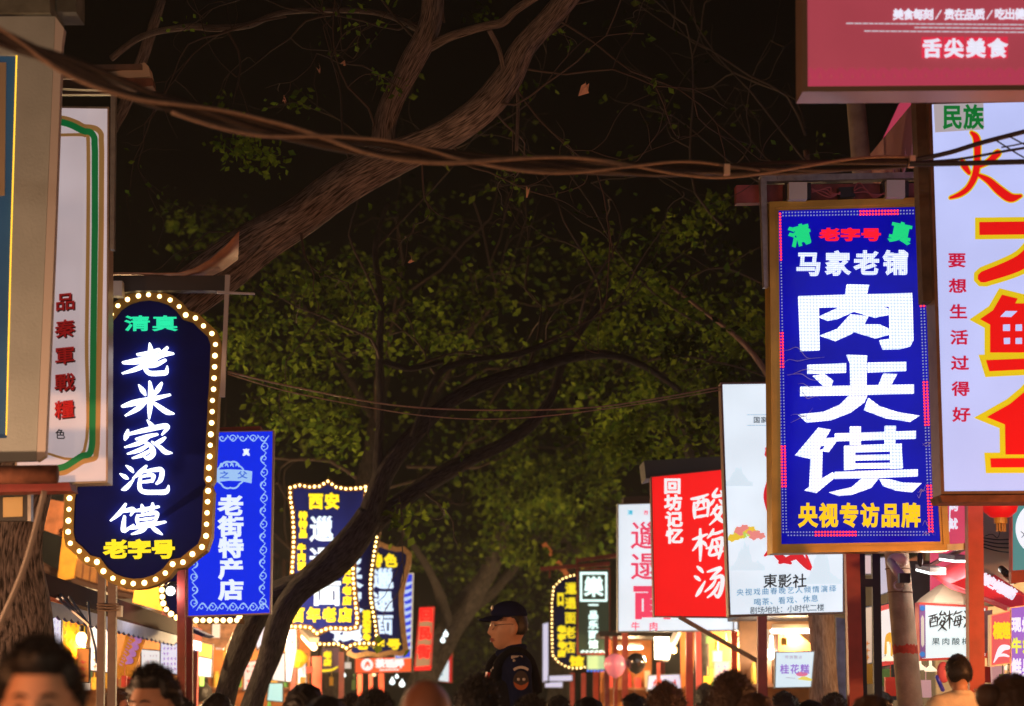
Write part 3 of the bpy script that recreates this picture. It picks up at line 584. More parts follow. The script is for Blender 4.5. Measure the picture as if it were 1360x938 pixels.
# ---- deep blue shop sign with pale scroll border (left)
PB = signbox('blue_sign', 'deep blue light box with pale scroll border and five white characters', 'sign', [(250,575),(362,573),(358,814),(250,818)], 15.4, mat('deep_blue_light_box', (.004, .01, .12), .6, emit=(.004, .026, .84), es=.95, enoise=.06, spec=.05), None, 0, .13, 0.03, side=mat('pale_edge', (.5, .42, .42), .4))
M_PALEBLUE = E('pale_blue_print', (.36, .60, 1), .9)
def scroll(m):
    def curl(cx, cy, s, a, fl):
        t = np.linspace(0, 2.1 * math.pi, 11); r = s * (1 - t / (2.6 * math.pi)); x = r * np.cos(t); y = r * np.sin(t) * fl
        PB.stroke(m, [(cx + x[i] * math.cos(a) - y[i] * math.sin(a), cy + x[i] * math.sin(a) + y[i] * math.cos(a), 1.15) for i in range(11)], .004 + .0002 * (int(cx + cy) % 4), .001)
    for k in range(13): curl(351 - .2 * k, 592 + k * 17.2, 5.6, math.pi / 2, 1 if k % 2 else -1); PB.stroke(m, [(354 - .2 * k, 584 + k * 17.2, .8), (347 - .2 * k, 594 + k * 17.2, 1.3), (353 - .2 * k, 601 + k * 17.2, .8)], .0052, .001)
    for k in range(13): curl(258, 594 + k * 17.2, 5.6, math.pi / 2, -1 if k % 2 else 1); PB.stroke(m, [(255, 584 + k * 17.2, .8), (262, 594 + k * 17.2, 1.3), (256, 601 + k * 17.2, .8)], .0052, .001)
    for k in range(7): curl(268 + k * 13.5, 806.5, 5.2, 0, 1 if k % 2 else -1); PB.stroke(m, [(261 + k * 13.5, 811, .8), (269 + k * 13.5, 801, 1.3), (276 + k * 13.5, 809, .8)], .0052, .001)
    for k in range(7): curl(268 + k * 13.5, 582, 4.8, 0, -1 if k % 2 else 1); PB.stroke(m, [(261 + k * 13.5, 578, .8), (269 + k * 13.5, 586, 1.3), (276 + k * 13.5, 579, .8)], .0052, .001)
letters(PB, M_PALEBLUE, scroll, 'scroll_border')
letters(PB, E('white_print_cool', (.80, .90, 1), 1.0), lambda m: PB.vtext(m, '老街特产店', 306.5, 672, 784, 33, 27.5, x1=307, off=.005, bold=.045))
letters(PB, E('white_print_cool', (.80, .90, 1), 1.0), lambda m: PB.char(m, '真', 327, 601, 10, off=.005, bold=.03))
def emblem(m):
    an = np.linspace(0, 2 * math.pi, 40, endpoint=False); rr = 18 + 1.6 * np.abs(np.sin(an * 4))
    PB.ring(m, np.stack([306 + rr * np.cos(an), 631 + rr * np.sin(an)], 1), np.stack([306 + (rr - 2.2) * np.cos(an), 631 + (rr - 2.2) * np.sin(an)], 1), .004, .001)
    PB.prism(m, [(280,626),(290,624),(304,623.5),(320,624),(335,626),(334,642),(320,639),(304,638.5),(290,640),(280,643)], .006, .001)
    for k in range(4): PB.stroke(m, [(292 + k * 7, 619, 1.2), (294 + k * 7, 616, 2.4), (296 + k * 7, 620, 1.2)], .005, .001)
letters(PB, M_PALEBLUE, emblem, 'emblem')
letters(PB, E('mid_blue_print', (.05, .16, .75), .8), lambda m: PB.htext(m, '之父', 298, 322, 631, 13, 10, off=.008, bold=.03, res=2), 'emblem_text')
mb = MB(); pl = Plane(320, 15.5, .03); pl.prism(mb, [(286,568),(346,566),(346,573),(286,575)], .02, -.2); solo('sign_hood', mb, M_POST_MAROON, 'maroon strip along the top of the deep blue light box', 'hood')

# ---- plaques with concave sides farther down the left side
def plaque(name, label, path, Y, rim=None, bulbm=None, step=None, r=.013, rimpx=3.2, yaw=0.0):
    pth = np.array(path, float); o = inset(pth, -rimpx); pl = Plane(pth[:, 0].mean(), Y, yaw); q = pl.P(o[:, 0], o[:, 1]); l = q.mean(0); l[2] = q[:, 2].min()
    pl.root = thing(name, label, 'sign', l, 'plaque signs edged with bulbs'); pl.poly = pth
    mb = MB(); pl.prism(mb, inset(pth, rimpx * .4), 0, -.10); part('panel', mb, M_NAVY, pl.root)
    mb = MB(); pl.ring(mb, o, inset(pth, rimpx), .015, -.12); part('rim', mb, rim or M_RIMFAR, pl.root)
    if bulbm: bulbs(pl, resample(pth, step), r, bulbm)
    return pl
z5 = lambda pts: zpts(pts, 3.753, 370, 620)
Y1p = z5([(58,105),(103,92),(152,101),(203,98),(246,73),(287,102),(335,110),(400,108),(438,100),(430,175),(414,221),(397,294),(384,360),(374,430),(371,510),(372,560),(378,633),(389,730),(393,765),(386,800),(348,808),(297,805),(247,805),(215,818),(187,833),(163,803),(116,796),(62,798),(54,720),(60,640),(66,540),(74,420),(76,340),(70,227),(58,153)])
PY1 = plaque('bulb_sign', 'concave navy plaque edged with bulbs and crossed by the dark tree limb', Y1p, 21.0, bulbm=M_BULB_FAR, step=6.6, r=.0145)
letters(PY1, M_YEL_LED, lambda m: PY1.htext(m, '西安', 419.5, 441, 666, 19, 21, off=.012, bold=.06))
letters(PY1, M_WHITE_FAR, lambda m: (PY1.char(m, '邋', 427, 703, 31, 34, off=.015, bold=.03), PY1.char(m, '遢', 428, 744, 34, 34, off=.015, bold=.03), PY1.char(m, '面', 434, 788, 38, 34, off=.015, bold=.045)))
letters(PY1, M_YEL_LED, lambda m: (PY1.vtext(m, '特特品', 402.5, 685, 709, 11, 11, off=.012, bold=.07, res=2), PY1.vtext(m, '牛肉面', 400.5, 728, 752, 11, 11, off=.012, bold=.07, res=2), PY1.vtext(m, '百年老店', 461, 758, 798, 11.5, 11.5, off=.012, bold=.07, res=2)))
letters(PY1, M_YEL_LED, lambda m: PY1.htext(m, '百年老店', 395.5, 458.5, 817, 17.5, 19, off=.012, bold=.065))
Y2p = z5([(150,300),(250,270),(330,262),(420,280),(505,268),(493,335),(478,420),(462,525),(457,575),(458,650),(470,720),(478,760),(485,810),(490,862),(475,882),(430,880),(385,882),(362,890),(333,907),(318,893),(290,882),(237,885),(180,882),(172,760),(190,600),(180,420)])
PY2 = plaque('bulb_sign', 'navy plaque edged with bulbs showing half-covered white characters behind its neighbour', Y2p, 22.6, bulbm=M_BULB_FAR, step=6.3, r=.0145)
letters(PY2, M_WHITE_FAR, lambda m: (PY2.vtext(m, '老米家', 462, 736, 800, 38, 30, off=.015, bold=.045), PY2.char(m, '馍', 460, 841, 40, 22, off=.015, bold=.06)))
letters(PY2, M_YEL_LED, lambda m: PY2.vtext(m, '清真老字号', 487, 815, 847, 11, 8.2, off=.012, bold=.08, res=2))
Y3p = z5([(395,470),(440,430),(505,385),(540,400),(585,412),(622,410),(650,435),(648,480),(625,560),(610,640),(612,720),(622,830),(634,915),(610,932),(560,925),(500,940),(440,930),(380,945),(350,930),(352,800),(390,640)])
PY3 = plaque('gilt_sign', 'navy plaque with an unlit gilt wavy edge and three white characters', Y3p, 24.4, rim=mat('gilt_beading', (.42, .26, .12), .5, .2, noise=.3, nscale=30, bump=.5, bscale=40))
letters(PY3, M_YEL_LED, lambda m: PY3.htext(m, '特色', 499, 519, 745, 17, 18, off=.012, bold=.06))
letters(PY3, M_WHITE_FAR, lambda m: PY3.vtext(m, '邋遢面', 508, 769, 830, 29, 28, off=.015, bold=.03))
letters(PY3, M_YEL_LED, lambda m: PY3.htext(m, '老字号', 480, 523, 856, 18, 14, off=.012, bold=.07))
PB2 = signbox('blue_sign', 'narrow blue and pale blue light box behind the gilt plaque', 'sign', [(524,763),(549,761),(546,874),(524,876)], 26.2, E('cobalt_light_box', (.02, .05, .75), .9), E('pale_yellow_edge', (.8, .7, .5), .6), 1.3, .12)
letters(PB2, E('sky_print', (.45, .62, .95), .95), lambda m: [PB2.stroke(m, [(527, 774 + k * 9.5, 3), (537, 777 + k * 9.5, 5), (546, 774 + k * 9.5, 3)], .005, .001) for k in range(10)] + [PB2.prism(m, [(527, 810), (538, 800), (536, 872), (527, 873)], .004, .001)], 'pattern')
PO = signbox('orange_sign', 'wide orange light box with a round white emblem and three white characters', 'sign', [(472,875),(546,873),(546,892),(472,894)], 27.0, E('orange_light_box', (.88, .10, .025), .95), None, 0, .2, side=M_DARK)
def tea(m):
    an = np.linspace(0, 2 * math.pi, 24, endpoint=False); PO.prism(m, np.stack([487.5 + 8 * np.cos(an), 883 + 8 * np.sin(an)], 1), .006, .001)
    PO.htext(m, '茶话弄', 505, 530, 881.5, 12.5, 11.5, off=.006, bold=.07, res=2); PO.stroke(m, [(504, 890, 1.4), (530, 889.5, 1.4)], .006, .001, flat=True)
letters(PO, E('white_print_lit', (.9, .92, .95), .95), tea)
letters(PO, E('orange_light_box', (.88, .10, .025), .95), lambda m: PO.stroke(m, [(485, 886, 2), (488, 880, 3.5), (491, 885, 2)], .009, .006), 'emblem_mark')
PRD = signbox('red_sign', 'narrow red and grey vertical sign beyond the gilt plaque, left of the far tree', 'sign', [(557,807),(577,806),(572,889),(550,891)], 31, mat('grey_sign_face', (.30, .22, .2), .6), E('red_edge', (.8, .02, .02), .6), 1.2, .12)
letters(PRD, E('red_glow_letter', (1, .01, .012), 1.0), lambda m: (PRD.vtext(m, '回民街', 566, 817, 866, 17, 18, x1=563, off=.01, bold=.06, res=2), PRD.prism(m, [(550,886),(573,884),(572,890),(550,891)], .01, .001)))
PRW = signbox('banner_sign', 'slanting white sign with a red right edge low beyond the far tree', 'sign', [(584,868),(600,860),(599,906),(564,902)], 33, E('ice_white_light_box', (.72, .86, .92), .9), None, 0, .12, side=M_POST_RED)
letters(PRW, E('red_edge', (.8, .02, .02), .6), lambda m: PRW.prism(m, [(596.5,861),(600,860),(599.5,906),(596,905.6)], .006, .001), 'edge_band')
letters(PRW, mat('teal_print', (.1, .35, .4), .5), lambda m: PRW.vtext(m, '凉皮', 588, 876, 892, 9, 11, x1=584, off=.006, bold=.04, res=2))
# hidden plaque whose bulbs peep out round the deep blue sign
Yhp = [(214,640),(240,634),(266,628),(292,634),(320,640),(322,700),(318,770),(318,824),(292,824),(262,824),(240,824),(222,812),(216,800),(214,770)]
PH = plaque('bulb_sign', 'navy plaque edged with bulbs almost wholly behind the deep blue light box', Yhp, 16.8, bulbm=M_BULB, step=9.0, r=.021, rimpx=4)

# ---- bulb plaque and green sign on the far right side
Rp = zpts([(128,505),(165,468),(205,452),(238,446),(300,446),(360,470),(385,520),(385,700),(380,820),(345,850),(310,880),(262,893),(215,895),(185,885),(150,865),(122,830),(119,700),(119,580)], 3.61, 700, 640)
PRB = plaque('bulb_sign', 'far narrow dark plaque crowded with bright bulbs and yellow characters', Rp, 28.0, bulbm=M_BULB_FAR, step=5.4, r=.0125, rimpx=2.4)
letters(PRB, M_YEL_LED, lambda m: (PRB.vtext(m, '邋遢面老店', 758, 782, 860, 15, 16, x1=757, off=.012, bold=.03, res=2), PRB.char(m, '口', 744.5, 796, 9, 18, off=.012, bold=.08, res=2), PRB.vtext(m, '老字号店', 746, 836, 868, 10, 9, off=.012, bold=.1, res=2), PRB.char(m, '馆', 766, 879, 18, 14, off=.012, bold=.08, res=2)))
PG = signbox('green_sign', 'far dark green sign with a white squared emblem over small white characters', 'sign', [(768,758),(809,756),(809,868),(768,868)], 27.2, mat('dark_green_acrylic', (.02, .045, .03), .45, emit=(.03, .05, .03), es=.5), None, 0, .12, side=M_POST_RED)
def gl(m):
    PG.ring(m, [(770.5,760),(806.5,760),(806.5,799),(770.5,799)], [(773,763),(804,763),(804,796.5),(773,796.5)], .01, .001); PG.char(m, '樂', 788.5, 780, 25, 27, off=.012, bold=.035, res=2)
    PG.vtext(m, '一品乐面馆', 788, 804, 856, 13, 11.5, off=.012, bold=.045, res=2)
    for x in range(6): PG.stroke(m, [(772 + x * 6, 866, 2.2), (775 + x * 6, 865, 2.6)], .012, .001)
letters(PG, E('mint_white_letter', (.72, .95, .90), 1.6), gl)
PGl = signbox('menu_light_box', 'small yellow-green light box at the foot of the far green sign', 'light box', [(780,871),(804,871),(804,889),(780,889)], 27.6, E('lime_box', (.55, .75, .35), .9), None, 0, .12, side=M_DARK)
letters(PGl, E('blue_dot', (.05, .2, 1), 1.0), lambda m: [dotline(m, PGl, (781 + k * 4.5, 891), (781 + k * 4.5, 891), 1, 1.6, .02) for k in range(6)], 'blue_bulb_row')
for p in [('white vertical light box left of the far bulb plaque', [(721,829),(728,827),(728,906),(721,906)]), ('white horizontal light box under the far bulb plaque', [(729,898),(760,897),(760,904),(729,905)]), ('shorter white light box lowest under the far bulb plaque', [(724,906),(747,906),(747,913),(724,913)])]:
    signbox('light_box', p[0], 'light box', p[1], 29, E('lilac_white_small', (.72, .72, .95), .8), None, 0, .12, side=M_DARK)
mb = MB(); pl = Plane(780, 28); pl.prism(mb, [(718,753),(810,746),(810,751),(718,758)], 0, -.08); pl.prism(mb, [(766,742),(826,734),(826,739),(766,747)], .1, .02); pl.prism(mb, [(729,756),(731,756),(731,768),(729,768)], .0, -.04); pl.prism(mb, [(765,740),(767.5,740),(767.5,760),(765,760)], .05, 0)
solo('sign_gantry', mb, M_POST_MAROON, 'maroon steel gantry over the far bulb plaque and green sign', 'gantry')
mb = MB(); mb.bar(at(722,722,30), at(754,765,30), .07); solo('brace_bar', mb, mat('rust_orange_steel', (.40, .14, .05), .7), 'rust orange slanting bar above the far green sign', 'brace')

# ---- street-front panels at the left edge
M_STUCCO = mat('cream_stucco', (.42, .48, .50), .95, noise=.14, nscale=3, bump=.25, bscale=70)
PC = Plane(40, 9.4, .0); outer = [(-120,22),(73,22),(84,38),(62,400),(49,612),(-120,616)]
inn = [(-110,70),(24,74),(24,76),(16,330),(9,580),(-110,584)]
q = PC.P(np.array([0., 60]), np.array([620., 620])); PC.root = thing('framed_panel', 'stucco-framed blue panel edged with yellow light at the left edge', 'sign', q.mean(0))
mb = MB(); PC.ring(mb, [(-120,22),(73,22),(73,23),(60,330),(48,612),(-120,616)], [(-110,70),(24,72),(24,74),(16,330),(9,582),(-110,584)], 0, -.045); part('stucco_frame', mb, M_STUCCO, PC.root)
mb = MB(); PC.prism(mb, [(-110,70),(24,72),(24,76),(16,330),(9,582),(-110,584)], -.035, -.044); part('blue_panel', mb, mat('blue_print', (.02, .07, .14), .4, emit=(.02, .08, .16), es=.35, noise=.4, nscale=2), PC.root)
mb = MB(); PC.prism(mb, [(-100,82),(8,83),(6,260),(-100,260)], -.028, -.034); part('cream_print', mb, mat('cream_print', (.42, .33, .24), .6), PC.root)
mb = MB(); PC.prism(mb, [(73.5,22),(85,38),(82,60),(72,330),(60,606),(49,613),(48.5,612),(60.5,330)], .006, -.046); part('edge_strip', mb, mat('pale_aluminium', (.62, .58, .58), .5, .1), PC.root)
mb = MB(); mb.tube(PC.P(np.array([22.,22,14.5,8.5]), np.array([74.,76,330,578]), -.025), .004, 8, smooth=1); part('light_strip', mb, E('yellow_light_strip', (1, .55, .04), 1.6), PC.root)
mb = MB(); PC.prism(mb, [(-120,-40),(66,-40),(66,17),(-120,17)], .02, -.3); PC.prism(mb, [(66.5,-40),(101,-40),(101,16),(66.5,16)], -.1, -.3); solo('roof_parapet', mb, mat('grey_green_board', (.14, .15, .13), .7, noise=.3), 'grey board over the stucco-framed blue panel', 'parapet')
mb = MB(); PC2 = Plane(40, 9.35); mb.tube(PC2.P(np.array([-80., 76]), np.array([632., 630]), .06), .043, 14, smooth=1); solo('rusty_pipe', mb, M_RUST, 'rusty pipe under the stucco-framed panel', 'pipe', smooth=True)
mb = MB(); PC2.prism(mb, [(-80,645),(92,641),(95,652),(-80,655)], -.15, -.3); solo('support_beam', mb, M_POST_MAROON, 'thin maroon beam below the rusty pipe', 'beam')
PQ = Plane(20, 9.9); q = PQ.P(np.array([20.]), np.array([692.])); r = thing('plate_box', 'black box with a blank yellow plate under the maroon beam', 'box', q[0])
mb = MB(); PQ.prism(mb, [(-12,655),(36,655),(36,692),(-12,692)], 0, -.05); part('case', mb, M_BLACK, r)
mb = MB(); PQ.prism(mb, [(36.5,655),(41,655),(41,692),(36.5,692)], .002, -.05); part('side_strip', mb, M_STEEL, r)
mb = MB(); PQ.prism(mb, [(4,661),(30,660),(30,686),(4,687)], .006, .001); part('plate', mb, mat('yellow_plate', (.62, .45, .20), .6), r)
# green-bordered board
PGb = Plane(110, 10.2, .03); poly = [(20,140),(145,142),(143,641),(20,645)]; q = PGb.P(np.array([p[0] for p in poly]), np.array([p[1] for p in poly])); l = q.mean(0); l[2] = q[:, 2].min()
PGb.root = thing('green_bordered_sign', 'white light box with a green border line and red column of characters', 'sign', l)
mb = MB(); PGb.prism(mb, inset(poly, 1), 0, -.14); part('panel', mb, mat('cream_light_box', (.62, .52, .46), .4, emit=(.74, .61, .64), es=.55, enoise=.2), PGb.root)
mb = MB(); PGb.ring(mb, poly, inset(poly, 2.4), .006, -.145); part('frame', mb, mat('tan_metal_edge', (.5, .38, .28), .4, .3), PGb.root)
def border(m, wd, dx, off):
    rs = lambda q: [(x, y, wd) for x, y in resample([(a, b) for a, b, _ in q], 9, False)]
    PGb.stroke(m, rs([(60, 161, wd), (82, 162, wd), (97, 167, wd), (110, 174, wd), (121, 176, wd), (125, 182, wd), (126, 200, wd), (126, 300, wd), (124, 450, wd), (122.5, 590, wd), (120, 603, wd), (108, 606, wd), (96, 614, wd), (84, 621, wd), (60, 624, wd)] if dx == 0 else
               [(60, 156, wd), (84, 157, wd), (100, 162, wd), (112, 168.5, wd), (126, 169.5, wd), (134, 176, wd), (135, 200, wd), (134.5, 300, wd), (132, 450, wd), (129, 595, wd), (126, 609, wd), (110, 613, wd), (99, 620, wd), (86, 627.5, wd), (60, 631, wd)]), off, .001)
letters(PGb, mat('ochre_print', (.55, .30, .10), .5, emit=(.5, .25, .07), es=.3), lambda m: border(m, 7, 1, .003), 'border_line')
letters(PGb, mat('ochre_print', (.55, .30, .10), .5, emit=(.5, .25, .07), es=.3), lambda m: PGb.stroke(m, [(60, 180, 4), (100, 179, 4), (113, 180, 5), (117, 186, 5), (117, 300, 5), (115, 450, 5), (112, 598, 4), (60, 602, 3)], .003, .001), 'border_line')
letters(PGb, mat('dark_green_print', (.01, .20, .05), .5, emit=(.0, .13, .03), es=.6), lambda m: border(m, 8.5, 0, .004), 'border_line')
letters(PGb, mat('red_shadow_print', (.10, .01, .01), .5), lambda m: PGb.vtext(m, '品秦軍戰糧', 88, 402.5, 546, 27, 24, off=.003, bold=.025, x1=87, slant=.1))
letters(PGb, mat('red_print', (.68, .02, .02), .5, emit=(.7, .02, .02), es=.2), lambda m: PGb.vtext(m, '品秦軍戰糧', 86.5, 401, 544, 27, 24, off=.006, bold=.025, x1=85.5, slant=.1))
letters(PGb, M_TEXT_BLACK, lambda m: PGb.char(m, '色', 80, 577, 13, 14, off=.006, bold=.02))
mb = MB(); PGb.prism(mb, [(147,118),(153.5,118),(151,331),(145.5,331)], .0, -.05); solo('sign_post', mb, M_STEEL, 'grey steel upright at the edge of the green-bordered white board', 'post')
mb = MB(); PGb.prism(mb, [(60,121.5),(146,121.5),(146,125),(60,125)], .01, -.03); PGb.prism(mb, [(60,105),(146,108),(146,120),(60,116)], -.06, -.10); solo('sign_rail', mb, M_POST_BROWN, 'brown rail over the green-bordered white board', 'rail')
PT = Plane(150, 10.4); r = thing('awning_roller', 'cream roller end with a dark brown tube above the green-bordered board', 'awning', PT.P(np.array([150.]), np.array([112.]))[0])
mb = MB(); PT.prism(mb, [(70,96),(130,97),(160,94),(192,83),(197,88),(200,102),(150,105),(70,104)], .02, -.10); part('roller_case', mb, mat('cream_case', (.62, .46, .34), .6), r)
mb = MB(); PT.prism(mb, [(70,87),(188,85),(188,91),(70,93)], .05, 0); part('front_tube', mb, M_POST_BROWN, r)
mb = MB(); PT.prism(mb, [(135,98),(172,104),(202,104),(203,114),(185,116),(135,110)], .035, -.06); part('bracket', mb, M_RUST, r)
# bent tin sheet, beam and rod over the arched plaque
Pt = Plane(230, 10.9); r0 = []
path = [(140,362),(180,362),(215,362.5),(238,362),(258,356),(278,345),(298,328),(318,306)]; mb = MB(); V = []; n = len(path)
for x, y in path: V += [Pt.P(np.array([x]), np.array([y]), .10)[0], Pt.P(np.array([x + (x > 225) * (x - 225) * -.02]), np.array([y + 2 + max(0, x - 225) * .38]), -.25)[0]]
V = np.array(V); V2 = V + [0, 0, -.008]; F = [(2*i, 2*i+1, 2*i+3, 2*i+2) for i in range(n-1)] + [tuple(2*n + k for k in (2*i, 2*i+2, 2*i+3, 2*i+1)) for i in range(n-1)] + [(2*i, 2*i+2, 2*n+2*i+2, 2*n+2*i) for i in range(n-1)] + [(2*i+1, 2*n+2*i+1, 2*n+2*i+3, 2*i+3) for i in range(n-1)] + [(0, 2*n, 2*n+1, 1), (2*n-2, 2*n-1, 4*n-1, 4*n-2)]
mb.add(np.concatenate([V, V2]), F); solo('tin_sheet', mb, mat('orange_brown_tin', (.36, .17, .10), .5, .3, noise=.3), 'bent orange-brown tin sheet lifted over the arched plaque', 'metal sheet', smooth=True)
mb = MB(); Pt.prism(mb, [(140,366),(299,366),(299,386),(180,386),(140,392)], -.02, -.1); solo('support_beam', mb, M_DARK, 'dark beam above the arched plaque', 'beam')
mb = MB(); Pt.prism(mb, [(299,365),(305,365),(302,420),(298,527),(292,527),(297,420)], .0, -.03); Pt.prism(mb, [(288,386.5),(338,389),(338,391),(288,389.5)], .02, 0); solo('sign_bracket', mb, mat('pale_steel_rod', (.48, .44, .46), .5, .3), 'pale steel rod down the right side of the arched plaque', 'bracket')
mb = MB(); Pt.prism(mb, [(145,373),(162,373),(162,393),(145,392)], .05, -.03); solo('junction_box', mb, mat('pale_case', (.62, .55, .48), .5), 'pale junction box at the top left of the arched plaque', 'junction box')

# ================================================================== buildings lining the street
def facade(name, label, x, y0, y1, h, m, sgn, wm):
    r = thing(name, label, 'building', (x + sgn * 2.0, (y0 + y1) / 2, 0), 'buildings lining the street')
    mb = MB(); mb.box((x + sgn * 2.0, (y0 + y1) / 2, h / 2), (2.0, (y1 - y0) / 2, h / 2)); part('wall', mb, m, r)
    mb = MB(); mb.box((x - sgn * .25, (y0 + y1) / 2, h + .1), (.35, (y1 - y0) / 2 + .1, .09)); part('eaves', mb, M_DARK, r)
    n = max(2, int((y1 - y0) / 2.4))
    for k in range(n):
        y = y0 + (k + .5) * (y1 - y0) / n
        mb = MB(); mb.box((x - sgn * .02, y, h * .7), (.05, .6, .75)); f = part('window', mb, wm, r)
        mb = MB(); mb.box((x - sgn * .075, y, h * .7), (.004, .52, .67)); part('pane', mb, mat('dark_glass', (.01, .012, .015), .1), f)
M_WOODF = mat('red_brown_window_frame', (.16, .04, .025), .6)
facade('building', 'timber fronted shop house behind the left stalls, nearest the camera', -5.4, 12, 30, 5.4, M_TIMBER, -1, M_WOODF)
facade('building', 'dark brick shop house far down the left side', -5.6, 31, 62, 6.0, M_DARKWALL, -1, M_WOODF)
facade('building', 'beige rendered shop house behind the red lantern', 5.35, 13, 26, 5.8, M_PALEWALL, 1, M_WOODF)
facade('building', 'dark brick shop house far down the right side', 5.6, 27, 62, 6.0, M_DARKWALL, 1, M_WOODF)

# ================================================================== trees
M_BARK1 = bark('furrowed_brown_bark', (.05, .038, .033), (.44, .35, .31), 7.0, 1.7, .8)
M_BARK2 = bark('dark_bark', (.016, .014, .014), (.10, .085, .08), 6.0, 2.0, .9)
M_BARK3 = bark('pinkish_bark', (.26, .15, .115), (.46, .31, .25), 4.0, 1.8, .6)
M_TWIG = mat('twig_bark', (.055, .036, .03), .9)
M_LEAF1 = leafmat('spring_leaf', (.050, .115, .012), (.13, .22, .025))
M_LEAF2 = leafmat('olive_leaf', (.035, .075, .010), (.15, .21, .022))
def pxlimb(pts):                         # (px, py, radius px, depth) -> world points, radii
    a = np.array(pts, float); return np.array([at(x, y, d) for x, y, _, d in a]), a[:, 2] * a[:, 3] / FPX
def twigs(mb, start, d, L, r, lev, rng, tips, seg=5):
    n = 5; p = np.array(start, float); d = np.array(d, float); d /= np.linalg.norm(d); pts = [p.copy()]
    for k in range(n):
        d = d + rng.normal(0, .30, 3) + np.array([0, 0, .03]); d /= np.linalg.norm(d); p = p + d * L / n; pts.append(p.copy())
        if lev > 0 and k >= 1 and rng.random() < .62:
            dd = d + rng.normal(0, .75, 3); twigs(mb, p, dd, L * rng.uniform(.4, .7), r * .55, lev - 1, rng, tips, 4)
    mb.tube(pts, np.linspace(r, r * .35, len(pts)), seg, smooth=2, cap=False); tips.append(pts[-1]); tips.append(pts[-3])
def leaves(mb, centers, size, per, spread, rng):
    V = []; F = []; n = 0; C = np.asarray(centers)
    for c in C:
        sd = rng.normal(0, 1, 3); sd[2] *= .5; sd /= np.linalg.norm(sd)
        for k in range(per):
            p = c + rng.normal(0, spread, 3) * [1, 1, .6]; a = sd + rng.normal(0, .6, 3); a[2] -= .25; a /= np.linalg.norm(a); b = np.cross(a, rng.normal(0, 1, 3)); b /= np.linalg.norm(b) + 1e-9; u = np.cross(a, b)
            s = size * rng.uniform(.6, 1.25); w = s * .32
            V += [p, p + a * s * .45 + b * w + u * s * .08, p + a * s, p + a * s * .45 - b * w + u * s * .08]; F += [(n, n + 1, n + 2), (n, n + 2, n + 3)]; n += 4
    mb.add(V, F)
def clusters(spec, rng):                 # (px, py, rx, ry, depth, ddepth, count) -> leaf spray centres
    out = []
    for x, y, rx, ry, d, dd, n in spec:
        m = max(1, int(n / 13)); 
        for _ in range(m):
            a = rng.uniform(0, 2 * math.pi); q = math.sqrt(rng.random()); cx = x + rx * q * math.cos(a); cy = y + ry * q * math.sin(a); cd_ = d + rng.uniform(-dd, dd); c = at(cx, cy, cd_)
            s = rng.uniform(.10, .26) * min(rx, ry) * d / FPX
            for _ in range(int(rng.integers(4, 12))): out.append(c + rng.normal(0, 1, 3) * s * [1.2, 1.2, .7])
    return out
def tree(label, limbs, barkm, leafm=None, spec=(), leaf=.09, per=5, spread=.10, twig_at=(), seed=1, wob=.075, seg=16, group='trees lining the street'):
    rng = np.random.default_rng(seed); P0, R0 = pxlimb(limbs[0]); base = P0[0].copy()
    if base[2] > .05: 
        d = (P0[0] - P0[1]); d /= np.linalg.norm(d); d[2] = min(d[2], -.5); g = P0[0] + d * (P0[0][2] / -d[2]); P0 = np.concatenate([[g], P0]); R0 = np.concatenate([[R0[0] * 1.25], R0]); base = g
    base[2] = 0; root = thing('tree', label, 'tree', base, group)
    mb = MB(); mb.tube(P0, R0, seg, wob, 6)
    for l in limbs[1:]: P, R = pxlimb(l); mb.tube(P, R, seg, wob, 6)
    part('trunk', mb, barkm, root, smooth=True)
    tips = []
    if twig_at:
        mb = MB()
        for x, y, d, ang, L, r, lev in twig_at:
            p = at(x, y, d); twigs(mb, p, (math.cos(ang), rng.normal(0, .5), math.sin(ang)), L, r, lev, rng, tips)
        part('branches', mb, M_TWIG, root, smooth=True)
    if leafm is not None:
        mb = MB(); c = clusters(spec, rng) + [t for t in tips if rng.random() < .22]
        leaves(mb, c, leaf, per, spread, rng); part('crown', mb, leafm, root)
    return root
rg = np.random.default_rng(21)
tw1 = [(float(x), float(y), 11.4, a, L, .008, 2) for x, y, a, L in [(430,280,1.9,.9),(470,225,2.4,1.0),(560,60,2.8,1.1),(575,20,3.0,1.2),(540,110,2.6,.9),(640,130,-.6,1.1),(680,110,-1.0,1.3),(690,90,-.3,1.4),(600,180,-1.2,.9),(560,200,-1.5,.8),(700,60,.2,1.3),(730,20,-.2,1.5),(740,10,.3,1.4),(500,180,2.2,.9),(400,310,-1.4,.6),(650,120,-1.7,1.0),(590,30,.8,1.0),(440,20,2.9,1.0),(380,22,-2.4,1.0),(330,35,-2.2,.9),(300,40,-1.4,.8)]]
